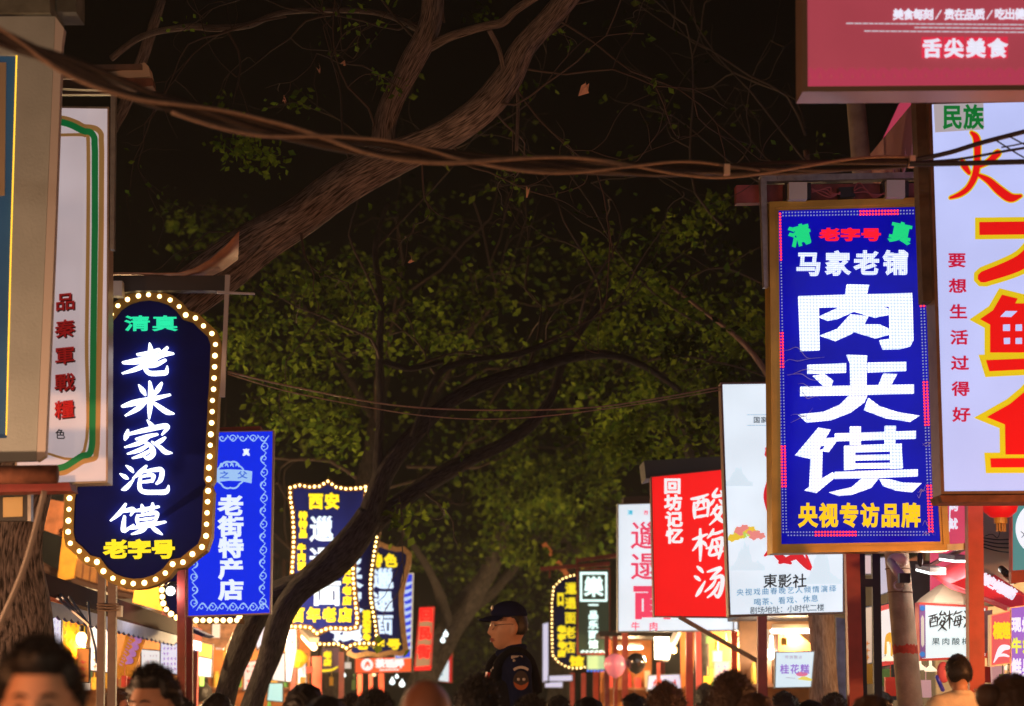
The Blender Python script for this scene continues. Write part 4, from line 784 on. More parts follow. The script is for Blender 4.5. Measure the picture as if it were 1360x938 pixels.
tree('leaning tree with furrowed brown bark arching over the arched plaque', [
    [(8,935,62,12.3),(6,820,56,12.3),(6,700,50,12.1),(40,590,44,11.9),(120,510,40,11.7),(205,432,36,11.6),(262,385,33,11.55),(330,330,31,11.5),(400,286,28,11.45),(465,238,26.5,11.4),(525,208,24,11.4),(585,182,22,11.4),(640,146,20,11.4),(674,105,19,11.4),(695,65,17.5,11.4),(735,20,16,11.4),(775,-30,15,11.4)],
    [(500,222,17,11.42),(508,190,16,11.4),(510,165,15.5,11.4),(522,130,16,11.4),(545,85,17,11.4),(566,45,15.5,11.4),(575,5,15,11.4),(572,-60,14,11.4)],
    [(572,62,6.5,11.4),(600,48,6,11.3),(645,35,6,11.2),(668,30,6.5,11.15),(685,14,6,11.1),(715,-6,5.5,11.0)],
    [(672,118,3.5,11.4),(664,70,3.5,11.3),(650,40,4,11.2)],
    [(560,40,6,11.4),(520,22,4.5,11.6),(470,14,4.0,11.8),(380,16,4,12),(330,34,5,12.1),(285,38,5,12.2),(250,36,4.5,12.3),(190,48,4.5,12.4),(148,78,4.5,12.5)],
    [(215,0,6,12.9),(195,60,8,12.9),(170,130,8,12.9),(140,190,8,12.8),(95,300,9,12.7),(60,420,10,12.6),(30,560,14,12.3)],
    [(685,100,3,11.4),(688,140,2.6,11.4),(686,200,2.2,11.3)]],
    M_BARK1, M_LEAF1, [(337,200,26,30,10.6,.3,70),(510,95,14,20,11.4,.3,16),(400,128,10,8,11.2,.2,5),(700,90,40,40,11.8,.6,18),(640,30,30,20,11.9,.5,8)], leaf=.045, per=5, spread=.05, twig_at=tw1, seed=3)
tw2 = [(505,480,17.3,1.4,1.5,.014,2),(503,400,17.3,2.0,1.6,.012,2),(640,515,17.3,.9,1.6,.014,2),(770,430,17.3,1.2,1.6,.014,2),(700,490,17.3,1.4,1.5,.012,2),(560,650,17.4,-.6,1.0,.010,1),(530,660,17.3,-1.2,.9,.008,1),(800,410,17.3,.8,1.6,.012,2),(860,480,17.3,.4,1.4,.012,2),(580,500,17.4,1.8,1.4,.012,2),(500,330,17.4,1.2,1.6,.012,2),(510,470,17.4,.5,1.4,.010,2),(540,490,17.4,.3,1.3,.012,2)]
tree('forked dark tree whose limb crosses the concave bulb plaque', [
    [(322,990,16,17.4),(340,920,14.5,17.4),(358,870,14.5,17.4),(372,822,15,17.3),(398,782,18,17.3),(440,748,20,17.3),(470,716,20.5,17.3),(492,684,19,17.3)],
    [(284,990,16,17.7),(304,910,14.5,17.7),(319,868,16,17.6),(336,826,16.5,17.5),(360,792,16,17.4),(402,774,14,17.35)],
    [(488,694,18,17.3),(500,655,14.5,17.3),(514,622,13,17.3),(548,578,11,17.3),(595,535,10,17.2),(650,508,8.5,17.2),(715,488,7,17.2),(760,475,6.5,17.2),(810,472,5,17.2),(858,488,4.5,17.2),(905,520,3,17.2)],
    [(482,706,17,17.35),(520,676,12.5,17.4),(565,644,11.5,17.4),(620,612,10,17.5),(670,588,9,17.5),(712,556,7.5,17.6),(735,520,6,17.6),(752,470,5,17.6),(785,420,4.5,17.6),(815,385,3.5,17.6)],
    [(504,650,8,17.3),(503,600,6.5,17.3),(506,540,6,17.3),(504,470,5,17.3),(506,400,4.5,17.3),(498,330,4,17.3),(515,270,3,17.3)],
    [(548,580,4,17.2),(580,500,4.5,17.2),(620,480,4,17.2),(690,470,4,17.2),(740,450,4,17.2)],
    [(510,480,4,17.3),(545,490,4,17.3),(590,480,3,17.3)]],
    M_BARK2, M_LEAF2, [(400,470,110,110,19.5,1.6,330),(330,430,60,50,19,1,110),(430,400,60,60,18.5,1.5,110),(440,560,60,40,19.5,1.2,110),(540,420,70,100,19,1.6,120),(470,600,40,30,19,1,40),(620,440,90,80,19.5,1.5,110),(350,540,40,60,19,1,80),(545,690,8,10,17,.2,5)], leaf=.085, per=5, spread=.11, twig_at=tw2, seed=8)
tree('bare slanting far tree in the haze left of the uniformed man', [
    [(545,955,21,32),(572,880,20,32),(600,835,17,32),(632,785,14,32),(655,745,11,32),(672,690,8,32),(700,640,6,32)],
    [(618,810,9,32),(650,790,7,32.5),(690,745,6,33),(720,700,5,33)],
    [(600,840,8,32),(580,780,6,31.5),(560,740,4.5,31),(530,700,3.5,31)]], M_BARK2, M_LEAF2,
    [(640,660,90,60,33,2,110),(700,760,90,80,36,3,170),(600,740,50,50,34,2,45)], leaf=.14, per=5, spread=.2, seed=9)
tree('very distant tree filling the end of the street', [[(668,985,9,52),(668,900,9,52),(660,820,7,52),(650,740,5,52)], [(664,850,5,52),(700,780,4,52)]], M_BARK2, M_LEAF2, [(660,830,70,70,50,3,180),(640,880,70,40,48,3,140),(700,760,80,60,50,3,150),(590,820,50,60,50,3,80)], leaf=.2, per=5, spread=.28, seed=31)
tree('broad far tree with olive crown above the far green sign', [
    [(742,985,16,36),(744,900,15,36),(752,800,13,36),(748,720,10,36),(730,640,8,36)], [(750,760,8,36),(785,690,6,36),(800,630,5,36)], [(750,740,7,36),(700,680,6,36),(660,640,5,36)]],
    M_BARK2, M_LEAF2, [(730,660,85,50,30,2,420),(770,620,60,50,30,2,240),(690,610,60,40,31,2,160),(680,720,40,25,30,1.5,90),(710,735,20,14,28.5,.6,50),(790,700,40,40,33,2,120)], leaf=.13, per=6, spread=.17, seed=10)
tree('tree with a pinkish trunk behind the theatre sign', [
    [(1098,990,19,16.6),(1096,920,18,16.6),(1092,850,17,16.6),(1088,780,15,16.6),(1084,640,13,16.7),(1090,520,11,16.9),(1080,420,8,17),(1072,300,6,17.2)],
    [(1084,600,7,16.9),(1000,470,3.5,17.2),(930,410,2.5,17.4),(890,380,2,17.5)], [(1085,520,6,16.9),(1082,400,5,17.3),(1080,300,5,17.5),(1070,200,4,17.5)]],
    M_BARK3, M_LEAF2, [(930,390,90,90,18.5,1.6,300),(850,420,70,60,19.5,1.4,190),(900,520,60,50,19,1.2,170),(860,590,55,45,19.5,1.0,230),(950,590,30,40,19,1,70),(985,470,30,60,18.5,1,110),(800,560,40,30,20,1,60),(960,300,50,40,18.5,1.4,70),(840,340,60,30,19,1,60)], leaf=.085, per=5, spread=.11,
    twig_at=[(960,300,17.3,2.6,2.0,.014,2),(1060,330,17.3,2.0,1.8,.012,2),(1075,220,17.4,2.4,2.2,.012,2),(1078,260,17.4,2.9,2.0,.012,2),(1070,180,17.4,1.9,2.0,.012,2),(930,430,17.3,2.2,1.8,.012,2),(900,400,17.4,1.6,2.0,.012,2),(1070,170,17.4,2.6,2.2,.012,2)], seed=12)
tree('dark grey trunk standing between the red posts under the noodle sign', [[(930,990,11,23),(931,930,10.5,23),(932,850,10,23),(930,760,9,23),(925,640,8,23.2),(900,540,6,23.6)], [(925,650,5,23.2),(960,560,4,23.5)], [(928,700,5,23.2),(880,600,4,23.5)]],
    M_BARK2, M_LEAF2, [(850,500,80,70,25,1.5,210),(760,520,60,60,26,2,140),(700,560,60,40,26,2,90),(780,400,60,70,25,2,110)], leaf=.11, per=5, spread=.14, seed=14)
tree('dim far tree behind the leaning dark limbs', [[(430,985,14,27.5),(436,900,14,27.5),(440,830,13,27.5),(470,700,11,27.6),(500,560,9,27.8),(520,430,7,28)], [(480,660,7,27.7),(560,560,5,28),(610,470,4,28.5)], [(500,560,6,27.8),(430,450,5,28),(380,380,4,28)]],
    M_BARK2, M_LEAF2, [(400,480,110,120,30,2,260),(600,560,90,70,30,2,100),(560,330,120,90,30,2,110),(330,330,80,60,29,2,80),(250,300,60,50,27,2,70),(700,430,90,90,30,2,160),(560,690,60,60,31,2,50)], leaf=.13, per=5, spread=.17, seed=15, twig_at=[(500,560,27.7,1.2,3.0,.03,2),(560,560,28,.6,3.0,.03,2),(480,640,27.7,2.2,3.0,.03,2),(540,620,28,.2,2.8,.025,2),(610,470,28.4,1.4,2.6,.025,2),(580,520,28,.9,2.8,.025,2),(470,700,27.6,.5,2.6,.025,2),(440,780,27.5,2.4,2.2,.02,2),(520,430,28,1.3,2.6,.025,2)])

# ================================================================== pole and cables
M_CONC = mat('weathered_concrete', (.44, .35, .25), .9, noise=.34, nscale=6, bump=.3, bscale=60)
r = thing('utility_pole', 'pale concrete pole with a smeared red band under the blue diode sign', 'pole', (*at(1209, 938, 13.6)[:2], 0))
A0 = at(1209, 938, 13.6); A1 = at(1136, 130, 13.75); d = A1 - A0; g = A0 - d * (A0[2] / d[2]); top = A1 + d * .08
mb = MB(); mb.tube([g, A0, (A0 + A1) / 2, A1, top], [.088, .084, .075, .064, .062], 28, smooth=3); part('shaft', mb, M_CONC, r, smooth=True)
mb = MB(); rr = np.random.default_rng(4)
a = A0 + d * .0815; b = A0 + d * .0945; n = 40; V = []
c0, c1 = (a + b) / 2, (b - a)
for i in range(n + 1):
    t = 2 * math.pi * i / n; lo = -.5 + rr.uniform(-.12, .12); hi = .5 + rr.uniform(-.2, .25)
    for h in (lo, hi): V.append(c0 + c1 * h + .0835 * np.array([math.cos(t), math.sin(t), 0]))
mb.add(V, [(2*i, 2*i+2, 2*i+3, 2*i+1) for i in range(n)]); part('paint_band', mb, mat('worn_red_paint', (.55, .06, .035), .8, noise=.3, nscale=30), r)
for f in (.178, .215): 
    mb = MB(); c = A0 + d * f; t = np.linspace(0, 2 * math.pi, 25); mb.tube([c + np.array([.084 * math.cos(x), .084 * math.sin(x), 0]) for x in t], .003, 5, smooth=1); part('wire_tie', mb, M_RUST, r)
r = thing('security_camera', 'white security camera hanging from the concrete pole under the blue diode sign', 'camera', at(1195, 765, 13.35))
mb = MB(); mb.ball(at(1192, 745, 13.38), (.07, .06, .05), 18, 12); part('mount', mb, mat('pale_case', (.62, .55, .48), .5), r, smooth=True)
mb = MB(); mb.capsule(at(1183, 747, 13.35), at(1199, 768, 13.15), .028, .034); part('housing', mb, mat('pale_case', (.62, .55, .48), .5), r, smooth=True)
mb = MB(); mb.box(at(1201, 768, 13.09), (.035, .03, .03)); part('lens_hood', mb, M_BLACK, r)
mb = MB(); t = np.linspace(0, 2 * math.pi, 13); mb.tube([at(1194 + 7 * math.cos(x), 778 + 6 * math.sin(x), 13.2) for x in t], .007, 6, smooth=1); part('cable_loop', mb, mat('pale_case', (.62, .55, .48), .5), r)
mb = MB(); mb.ball(at(1222, 743, 13.3), (.02, .02, .05)); part('connector', mb, M_BLACK, r)
main = [(-90,22,5.6),(0,50,5.9),(80,82,6.15),(200,131,6.5),(350,172,6.9),(480,196,7.2),(600,209,7.5),(740,219,7.8),(860,226,8.1),(965,226,8.4),(1090,222,8.7),(1210,215,9.0)]
mainP = np.array([at(x, y, dd) for x, y, dd in main])
def interp(P, n):
    L = np.linspace(0, len(P) - 1, n); return np.stack([np.interp(L, np.arange(len(P)), P[:, k]) for k in range(3)], 1)
r = thing('cable_bundle', 'thick twisted bundle of cables sagging across the street', 'cables', mainP.mean(0))
mb = MB(); rr = np.random.default_rng(2)
for k in range(5):
    P = interp(mainP, 60); ph = rr.uniform(0, 6); t = np.linspace(0, 18, 60); a = .020; P = P + np.stack([0 * t, a * np.cos(t * .8 + ph), a * np.sin(t * .8 + ph)], 1); mb.tube(P, .0125 if k < 3 else .009, 8, smooth=2)
part('dark_strand', mb, M_CABLE, r, smooth=True)
for k, (f0, f1) in enumerate([(0, .72), (.10, 1.0), (.30, .85)]):
    P = interp(mainP, 80)[int(f0 * 79):int(f1 * 79) + 1]; t = np.linspace(0, 9 * (f1 - f0) * 1.4, len(P)); P = P + np.stack([0 * t, -.045 - .01 * np.cos(t * 1.9 + k), .034 * np.sin(t * 1.7 + k * 2) - .012], 1); mb = MB(); mb.tube(P, .0065, 8, smooth=2); part('pale_strand', mb, M_CABLE_PALE, r, smooth=True)
for x, y, dd in ((965, 227, 8.36), (1211, 215, 8.95)):
    mb = MB(); mb.box(at(x, y, dd), (.012, .03, .022)); part('clip', mb, mat('cream_clip', (.7, .5, .38), .5), r)
for k, (lab, pts) in enumerate([('upper dark cable rising to the right across the lilac-white sign', [(1208,214),(1260,203),(1310,188),(1420,160)]), ('middle dark cable crossing the lilac-white sign', [(1208,216),(1270,212),(1340,200),(1440,184)]), ('lower level dark cable crossing the lilac-white sign', [(1208,218),(1280,217),(1360,215),(1460,214)])]):
    mb = MB(); mb.tube([at(x, y, 8.95 - .05 * i - .1 * k) for i, (x, y) in enumerate(pts)], (.011, .006, .012)[k], 8, smooth=6); solo('cable', mb, mat('black_sheath', (.018, .016, .02), .5), lab, 'cable', 'cables over the right signs', smooth=True)
mb = MB()
for a, b in (((1322,186),(1400,228)),((1338,180),(1420,216)),((1330,196),(1400,176))): mb.tube([at(a[0], a[1], 8.7), at((a[0]+b[0])/2, (a[1]+b[1])/2 + 3, 8.65), at(b[0], b[1], 8.6)], .0035, 6)
solo('cable_ladder', mb, mat('black_sheath', (.018, .016, .02), .5), 'thin crossing tie wires between the dark cables at the right edge', 'wires', kind='stuff')
for lab, pts, rad in (('thin slack wire from the pale steel rod to the theatre sign, upper of two', [(303,494,11.2),(380,512,12.4),(520,538,13.6),(650,545,14.2),(800,540,14.6),(958,514,15)], .006), ('thin slack wire from the pale steel rod to the theatre sign, lower of two', [(303,497,11.2),(400,524,12.4),(560,552,13.6),(680,556,14.2),(820,541,14.6),(958,518,15)], .004)):
    mb = MB(); mb.tube([at(*p) for p in pts], rad, 6, smooth=8); solo('wire', mb, M_CABLE_PALE, lab, 'wire', smooth=True)
mb = MB(); mb.tube([at(570,548,13.7), at(571,562,13.7), at(568,575,13.7), at(572,586,13.7)], .004, 5); solo('wire_end', mb, M_CABLE, 'short frayed wire end dangling from the slack wires', 'wire', smooth=True)
mb = MB(); mb.tube([at(59,652,7.9), at(45,710,7.9), at(26,770,7.9), at(-10,850,7.9)], .011, 8, smooth=6); solo('hanging_cable', mb, mat('pale_grey_cable', (.45, .38, .33), .5), 'pale cable hanging in front of the furrowed trunk at the left edge', 'cable', smooth=True)
# caught scraps in the branches
for k, (x, y, s) in enumerate([(777,115,9),(458,85,5),(425,95,5),(545,345,4),(700,255,4),(378,130,4)]):
    mb = MB(); rr = np.random.default_rng(k); c = at(x, y, 11.2); V = [c + rr.normal(0, 1, 3) * s * .0038 * [.5, .5, 1.4] for _ in range(9)]; mb.add(V, [(0,1,2),(2,3,4),(4,5,6),(6,7,8),(1,2,3),(5,6,7)])
    solo('dry_leaf', mb, mat('pale_dry_leaf', (.62, .36, .26), .8), ['largest pale dry leaf caught right of the arching limb', 'pale dry leaf scrap left of the upright limb, right of two', 'pale dry leaf scrap left of the upright limb, left of two', 'pale dry leaf hanging below the sagging cables', 'small pale dry leaf under the cables right of the limb', 'pale dry leaf above the cables near the stucco panel'][k], 'dry leaf', 'dry leaves caught in the branches')

# ================================================================== posts
def post(x0, x1, ytop, Y, m, label, lean=0.0, group='steel posts carrying the signs', cat='post'):
    mb = MB(); xc = (x0 + x1) / 2; w = (x1 - x0) * mpp(Y); t = at(xc, ytop, Y); b = at(xc + lean, 925, Y).copy(); d = (t - b); b = b - d * (b[2] / d[2]); mb.bar(b, t, w, w); return solo('sign_post', mb, m, label, cat, group)
post(131, 140.5, 745, 11.2, M_POST_BROWN, 'left brown steel post under the arched plaque', -2)
post(144.5, 155, 745, 11.2, M_POST_BROWN, 'right brown steel post under the arched plaque', -1)
mb = MB()
for y in (802.5, 806, 810): mb.tube([at(129, y, 11.12), at(143, y + 1.5, 11.1), at(157, y, 11.12), at(157, y, 11.3), at(129, y, 11.3), at(129, y, 11.12)], .004, 6, smooth=1)
solo('wire_tie', mb, M_CABLE_PALE, 'wire wound round the pair of brown posts', 'wire')
mb = MB(); mb.box(at(159, 812, 11.2), (.012, .03, .03)); solo('clip_box', mb, mat('pale_case', (.62, .55, .48), .5), 'pale clip on the right brown post', 'clip')
post(236, 246.5, 735, 15.6, M_POST_MAROON, 'left maroon post under the deep blue light box')
post(248, 256, 735, 15.7, M_POST_MAROON, 'right maroon post under the deep blue light box')
post(911, 920, 838, 20.0, M_POST_RED, 'red post left of the dark grey trunk')
post(971, 979, 838, 20.4, M_POST_RED, 'red post in front of the orange stall')
post(1006, 1018, 818, 16.2, M_POST_MAROON, 'maroon post under the theatre sign')
post(1122, 1140, 730, 12.9, M_POST_RED, 'wide red post right of the theatre sign', 5)
post(1139.5, 1148, 732, 13.3, M_DARK, 'left dark post of the frame beside the concrete pole', 3)
post(1157.5, 1168, 732, 13.3, M_DARK, 'right dark post of the frame beside the concrete pole', 3)
mb = MB(); mb.bar(at(1144,774.5,13.3), at(1162,774.5,13.3), .05); solo('cross_bar', mb, M_DARK, 'short dark bar joining the two dark posts', 'bar')
post(1283, 1303, 640, 10.9, M_POST_RED, 'wide orange-red post under the lilac-white sign', 3)
mb = MB(); mb.bar(at(1262,727,11.4), at(1284,726,11.0), .035); solo('cross_bar', mb, M_GOLD, 'short amber bar from the blue diode sign to the orange-red post', 'bar')
for k, (x0, x1, y, Y, m) in enumerate([(415,427,872,24,M_POST_RED),(450,457,866,26,M_POST_MAROON),(475,481,894,29,M_POST_RED),(490,495,894,29.5,M_POST_RED),(503,510,894,29,M_POST_RED),(803,808,760,27.5,M_POST_RED),(826,834,838,25,M_POST_RED),(814,820,838,26,M_POST_RED),(757,763,894,30,M_POST_MAROON),(772,778,894,30,M_POST_MAROON),(788,795,892,29,M_POST_RED),(872,877,880,23,M_POST_RED)]):
    post(x0, x1, y, Y, m, ['orange-red post under the slanting lamp tube', 'maroon post left of the orange light box', 'red stall post under the left end of the orange light box', 'red stall post under the middle of the orange light box', 'red stall post under the right half of the orange light box', 'red post at the right edge of the far green sign', 'red post right of the pink balloon', 'thin red post behind the pink balloon', 'maroon stall post far below the far bulb plaque', 'maroon stall post below the far green sign', 'red stall post left of the pink balloon', 'red stand post under the bright lamp'][k], group='far stall posts')

# ================================================================== lamps
def point(parent, loc, power, col, rad=.05):
    l = bpy.data.lights.new('lamp_light', 'POINT'); l.energy = power; l.color = col; l.shadow_soft_size = rad
    o = bpy.data.objects.new('lamp_light', l); COL.objects.link(o); o.parent = parent; o.location = tuple(np.asarray(loc) - wloc(parent)); return o
M_TUBE = E('cool_lamp_glow', (1, .95, .88), 9); M_TUBEW = E('warm_lamp_glow', (1, .60, .25), 8)
WARM = (1, .64, .30); ORANGE = (1, .36, .12); COOL = (1, .88, .75)
def bulb_lamp(loc, power, col, label, m=M_TUBEW, drop=.35, r=.045):
    loc = np.asarray(loc, float); t = thing('hanging_lamp', label, 'lamp', loc, 'lamps hung over the stalls')
    b = MB(); b.ball(loc, (r, r, r * 1.2), 12, 8); part('bulb', b, m, t, smooth=True)
    b = MB(); b.lathe(loc + [0, 0, r * 1.3], [(.018, -.015), (.02, .04), (.006, .05), (.005, drop)], 10); part('flex', b, M_BLACK, t)
    point(t, loc - [0, 0, r * 1.8], power, col); return t
def tube_lamp(a, b, power, col, label, m=M_TUBE, r=.02):
    a = np.asarray(a, float); b = np.asarray(b, float); t = thing('tube_lamp', label, 'lamp', (a + b) / 2, 'lamps hung over the stalls')
    k = MB(); k.capsule(a, b, r, r, 10); part('tube', k, m, t, smooth=True)
    k = MB(); k.bar(a + [0, 0, r * 2.2], b + [0, 0, r * 2.2], r * 3, r * 1.6); part('fitting', k, mat('pale_case', (.62, .55, .48), .5), t)
    point(t, (a + b) / 2 - [0, 0, r * 2.5], power, col, .08); return t
side = 'left'
for i, (x, y, z, pw, c) in enumerate([(-1.7, 0.8, 2.9, 190, (1, .74, .52)), (-2.6, 3.3, 2.55, 190, ORANGE), (-3.3, 8.0, 1.95, 230, (1, .52, .26)), (-3.35, 12.9, 2.1, 120, ORANGE), (-3.4, 16.2, 2.1, 130, WARM), (-2.45, 19.8, 2.35, 420, WARM), (-2.8, 23.5, 2.3, 260, WARM), (-2.6, 28.5, 2.3, 420, WARM), (-2.8, 37, 2.5, 250, WARM)]):  # nearest two bulbs are added out of view to brighten faces and panels
    bulb_lamp((x, y, z), pw, c, 'warm bulb over the left stalls, ' + ['added unseen beside the viewer', 'added unseen before the stucco panel', 'just past the stucco panel', 'under the near end of the awning', 'under the middle of the awning', 'at the far end of the awning', 'behind the dark forked tree', 'under the concave plaques', 'farthest down the street'][i])
for i, (x, y, z, pw, c) in enumerate([(2.0, 1.2, 2.8, 140, (1, .66, .42)), (3.3, 9.2, 2.0, 180, ORANGE), (3.4, 15.8, 2.0, 40, WARM), (2.7, 21.0, 2.15, 300, WARM), (2.9, 23.6, 2.3, 420, WARM), (2.9, 29.5, 2.4, 700, WARM), (3.0, 38, 2.5, 250, WARM)]):  # first bulb is an added fill light, outside the view
    bulb_lamp((x, y, z), pw, c, 'warm bulb over the right stalls, ' + ['added unseen beside the viewer', 'nearest the wide red post', 'behind the wide red post', 'in the orange stall', 'behind the noodle sign', 'under the far green sign', 'farthest down the street'][i])
def flat_lamp(a, b, power, col, label, d=.10):
    a = np.asarray(a, float); b = np.asarray(b, float); t = thing('flat_lamp', label, 'lamp', (a + b) / 2, 'lamps hung over the stalls')
    k = MB(); k.bar(a, b, d, .014); part('lamp_face', k, E('flat_lamp_glow', (.95, 1, .97), 3.5), t); k = MB(); k.bar(a + [0, 0, .024], b + [0, 0, .024], d * 1.04, .030); part('housing', k, mat('grey_lamp_case', (.30, .28, .27), .5), t)
    k = MB(); k.bar((a + b) / 2 + [0, .05, .04], (a + b) / 2 + [.25, .35, .16], .022); part('arm', k, M_STEEL, t); point(t, (a + b) / 2 - [0, 0, .04], power, col, .06); return t
# lamps placed singly; the first bulb is added fill, hidden by the plaque
bulb_lamp((-3.65, 17.7, 3.2), 320, WARM, 'added warm bulb hidden behind the arched plaque lighting the amber boards')
tube_lamp((-4.6, 15.2, 2.3), (-4.0, 15.2, 2.3), 40, WARM, 'tube lamp under the dark awning over the yellow menu board', M_TUBEW)
a = at(404,846,22); tube_lamp(a, at(417,860,21.6), 40, WARM, 'short slanting orange-white tube under the concave plaques', E('orange_tube_glow', (1, .62, .32), 6), .035)
r = thing('flood_lamp', 'square blazing work lamp on a stand under the noodle sign', 'lamp', at(879, 880, 22))
mb = MB(); c = at(879, 861, 22); mb.box(c, (.075, .03, .115)); part('lamp_face', mb, E('blazing_lamp', (1, .86, .62), 14), r)
mb = MB(); mb.box(at(890, 861, 22.1), (.03, .05, .05)); mb.bar(at(882,876,22.05), at(900,840,22.3), .06); part('housing', mb, mat('pale_case', (.62, .55, .48), .5), r)
point(r, c - [0, .1, 0], 60, (1, .75, .45), .08)
flat_lamp(at(1226,757,14.2), at(1246,762,13.6), 7, COOL, 'left flat white lamp under the rose shop panel')
flat_lamp(at(1257,743,13.8), at(1279,746,13.3), 7, COOL, 'right flat white lamp under the rose shop panel')
tube_lamp(at(1024,846,19), at(1024,872,19), 18, COOL, 'upright white tube beside the osmanthus menu board', E('tall_white_tube', (1, .92, .75), 5), r=.03)
tube_lamp(at(980,858,22.2), at(1006,846,22.8), 35, WARM, 'slanting yellow tube in the orange stall', E('yellow_tube_glow', (1, .7, .25), 6), r=.03)
flat_lamp(at(1352,768,13.2), at(1375,766,12.8), 7, COOL, 'flat white lamp at the right edge under the teal sign')
r = thing('spot_lamp', 'round white spot lamp beside the left maroon post', 'lamp', at(228, 786, 15.8))
mb = MB(); mb.ball(at(226.5,785,15.7), .035, 14, 10); part('lamp_face', mb, E('white_spot_glow', (.9, 1, 1), 6), r, smooth=True)
mb = MB(); mb.lathe(at(230,790,15.85), [(.0, 0), (.06, .0), (.06, .07), (.03, .1), (0, .1)], 16); part('housing', mb, M_BLACK, r, smooth=True); point(r, at(226,788,15.55), 10, COOL)

# ================================================================== stalls
M_CREAMW = mat('amber_stall_wall', (.42, .20, .08), .7, noise=.35, nscale=5); M_ORANGEW = mat('orange_stall_wall', (.50, .17, .035), .7, noise=.3, nscale=4)
M_COUNTER = mat('steel_counter', (.5, .45, .4), .35, .5)
GOODS = [mat('red_packet', (.6, .04, .03), .5), mat('yellow_packet', (.7, .45, .05), .5), mat('cream_jar', (.7, .6, .45), .4), mat('brown_jar', (.28, .10, .03), .4), mat('green_packet', (.1, .35, .08), .5)]
def stall(label, x0, x1, y0, y1, h, wall, power, col, seed, backlit=None):
    cx = (x0 + x1) / 2; cy = (y0 + y1) / 2; t = thing('food_stall', label, 'stall', (cx, cy, 0), 'food stalls along the street')
    b = MB(); b.box((cx, y1, h / 2), ((x1 - x0) / 2, .04, h / 2)); part('back_wall', b, wall, t)
    b = MB(); b.box((cx, y0 + .3, .45), ((x1 - x0) / 2, .28, .45)); part('counter', b, M_COUNTER, t)
    b = MB(); b.box((cx, cy, h + .03), ((x1 - x0) / 2 + .1, (y1 - y0) / 2 + .15, .03)); part('roof', b, M_DARK, t)
    for z in (1.35, 1.75): b = MB(); b.box((cx, y1 - .17, z), ((x1 - x0) / 2 - .05, .13, .015)); part('shelf', b, M_TIMBER, t)
    for x in (x0, x1): b = MB(); b.box((x, y0, h / 2), (.03, .03, h / 2)); part('corner_post', b, M_POST_MAROON, t)
    tt = tube_lamp((x0 + .2, cy, h - .12), (x1 - .2, cy, h - .12), power, col, 'tube lamp inside ' + label)
    rr = np.random.default_rng(seed); x = x0 + .1; k = 0
    g = MB()
    for z in (1.365, 1.765, .9):
        x = x0 + .08
        while x < x1 - .1:
            w_ = rr.uniform(.05, .10); hh = rr.uniform(.12, .24); yy = y1 - .17 if z > 1 else y0 + .3; gd = MB()
            if rr.random() < .5: gd.box((x + w_ / 2, yy, z + hh / 2), (w_ / 2, .05, hh / 2)); nm = 'packet'
            else: gd.lathe((x + w_ / 2, yy, z), [(0, 0), (w_ * .5, 0), (w_ * .5, hh * .7), (w_ * .3, hh * .85), (w_ * .32, hh), (0, hh)], 12); nm = 'jar'
            solo(nm, gd, GOODS[int(rr.integers(0, 5))], f'small {"packet" if nm == "packet" else "jar"} on show in ' + label, nm, 'goods in ' + label); x += w_ + rr.uniform(.02, .12)
    return t
def px_x(px, Y): return (px - CX) / FPX * Y
stall('the stall with amber walls under the near awning', -4.9, -3.5, 15.0, 17.4, 2.45, M_CREAMW, 50, WARM, 1)
stall('the stall with amber walls behind the maroon posts', -4.7, -3.3, 19.5, 21.5, 2.5, M_CREAMW, 55, WARM, 2)
stall('the stall with orange walls behind the dark forked tree', -3.9, -2.6, 24.5, 26.5, 2.6, M_ORANGEW, 60, WARM, 3)
stall('the stall with orange walls under the theatre sign', 1.95, 3.25, 21.5, 23.8, 2.5, M_ORANGEW, 80, WARM, 4)
stall('the stall with amber walls left of the pinkish trunk', 2.15, 2.95, 17.6, 19.4, 2.35, M_CREAMW, 45, WARM, 5)
stall('the stall with orange walls below the noodle sign', 1.2, 1.9, 26.0, 28.0, 2.4, M_ORANGEW, 60, WARM, 6)
# near awning on the left
r = thing('stall_awning', 'dark awning with a grey scalloped valance along the left stalls', 'awning', (-3.4, 16, 0))
F0 = at(38, 790, 12.2); F1 = at(262, 851, 20.0); 
mb = MB(); mb.bar(F0 + [0, 0, .08], F1 + [0, 0, .05], .09, .13); part('front_case', mb, mat('dark_maroon_case', (.035, .010, .008), .9, spec=.03), r)
mb = MB(); scallop(F0 + [.03, 0, -.015], F1 + [.03, 0, -.015], 34, .095, mb); part('valance', mb, mat('grey_valance', (.17, .23, .44), .8, noise=.1), r)
mb = MB()
n = 34 * 6; d = F1 - F0
mb.tube([F0 + [.028, 0, -.015] + d * i / n - np.array([0, 0, .095 * (.80 + .20 * abs(math.sin(math.pi * i / n * 34)))]) for i in range(n + 1)], .0065, 6, smooth=1); part('valance_edging', mb, mat('navy_edging', (.03, .05, .40), .7), r)
mb = MB(); V = [F0, F1, F1 + [-1.4, 0, .5], F0 + [-1.4, 0, .5]]; V = [np.array(v) + [0, 0, .05] for v in V]; V += [v + [0, 0, .02] for v in V]; mb.add(V, [(3, 2, 1, 0), (4, 5, 6, 7), (0, 1, 5, 4), (1, 2, 6, 5), (2, 3, 7, 6), (3, 0, 4, 7)]); part('canopy', mb, mat('navy_canopy', (.02, .025, .09), .9, spec=.03), r)
mb = MB()
for a, b in (((65,785),(120,831)),((80,790),(119,831)),((92,793),(119,832)),((117,800),(120,831)),((119,831),(127,862)),((127,862),(128,880))): mb.bar(at(*a, 12.9), at(*b, 12.5), .013)
part('folding_arm', mb, mat('blue_grey_steel', (.14, .24, .46), .5, .0), r)
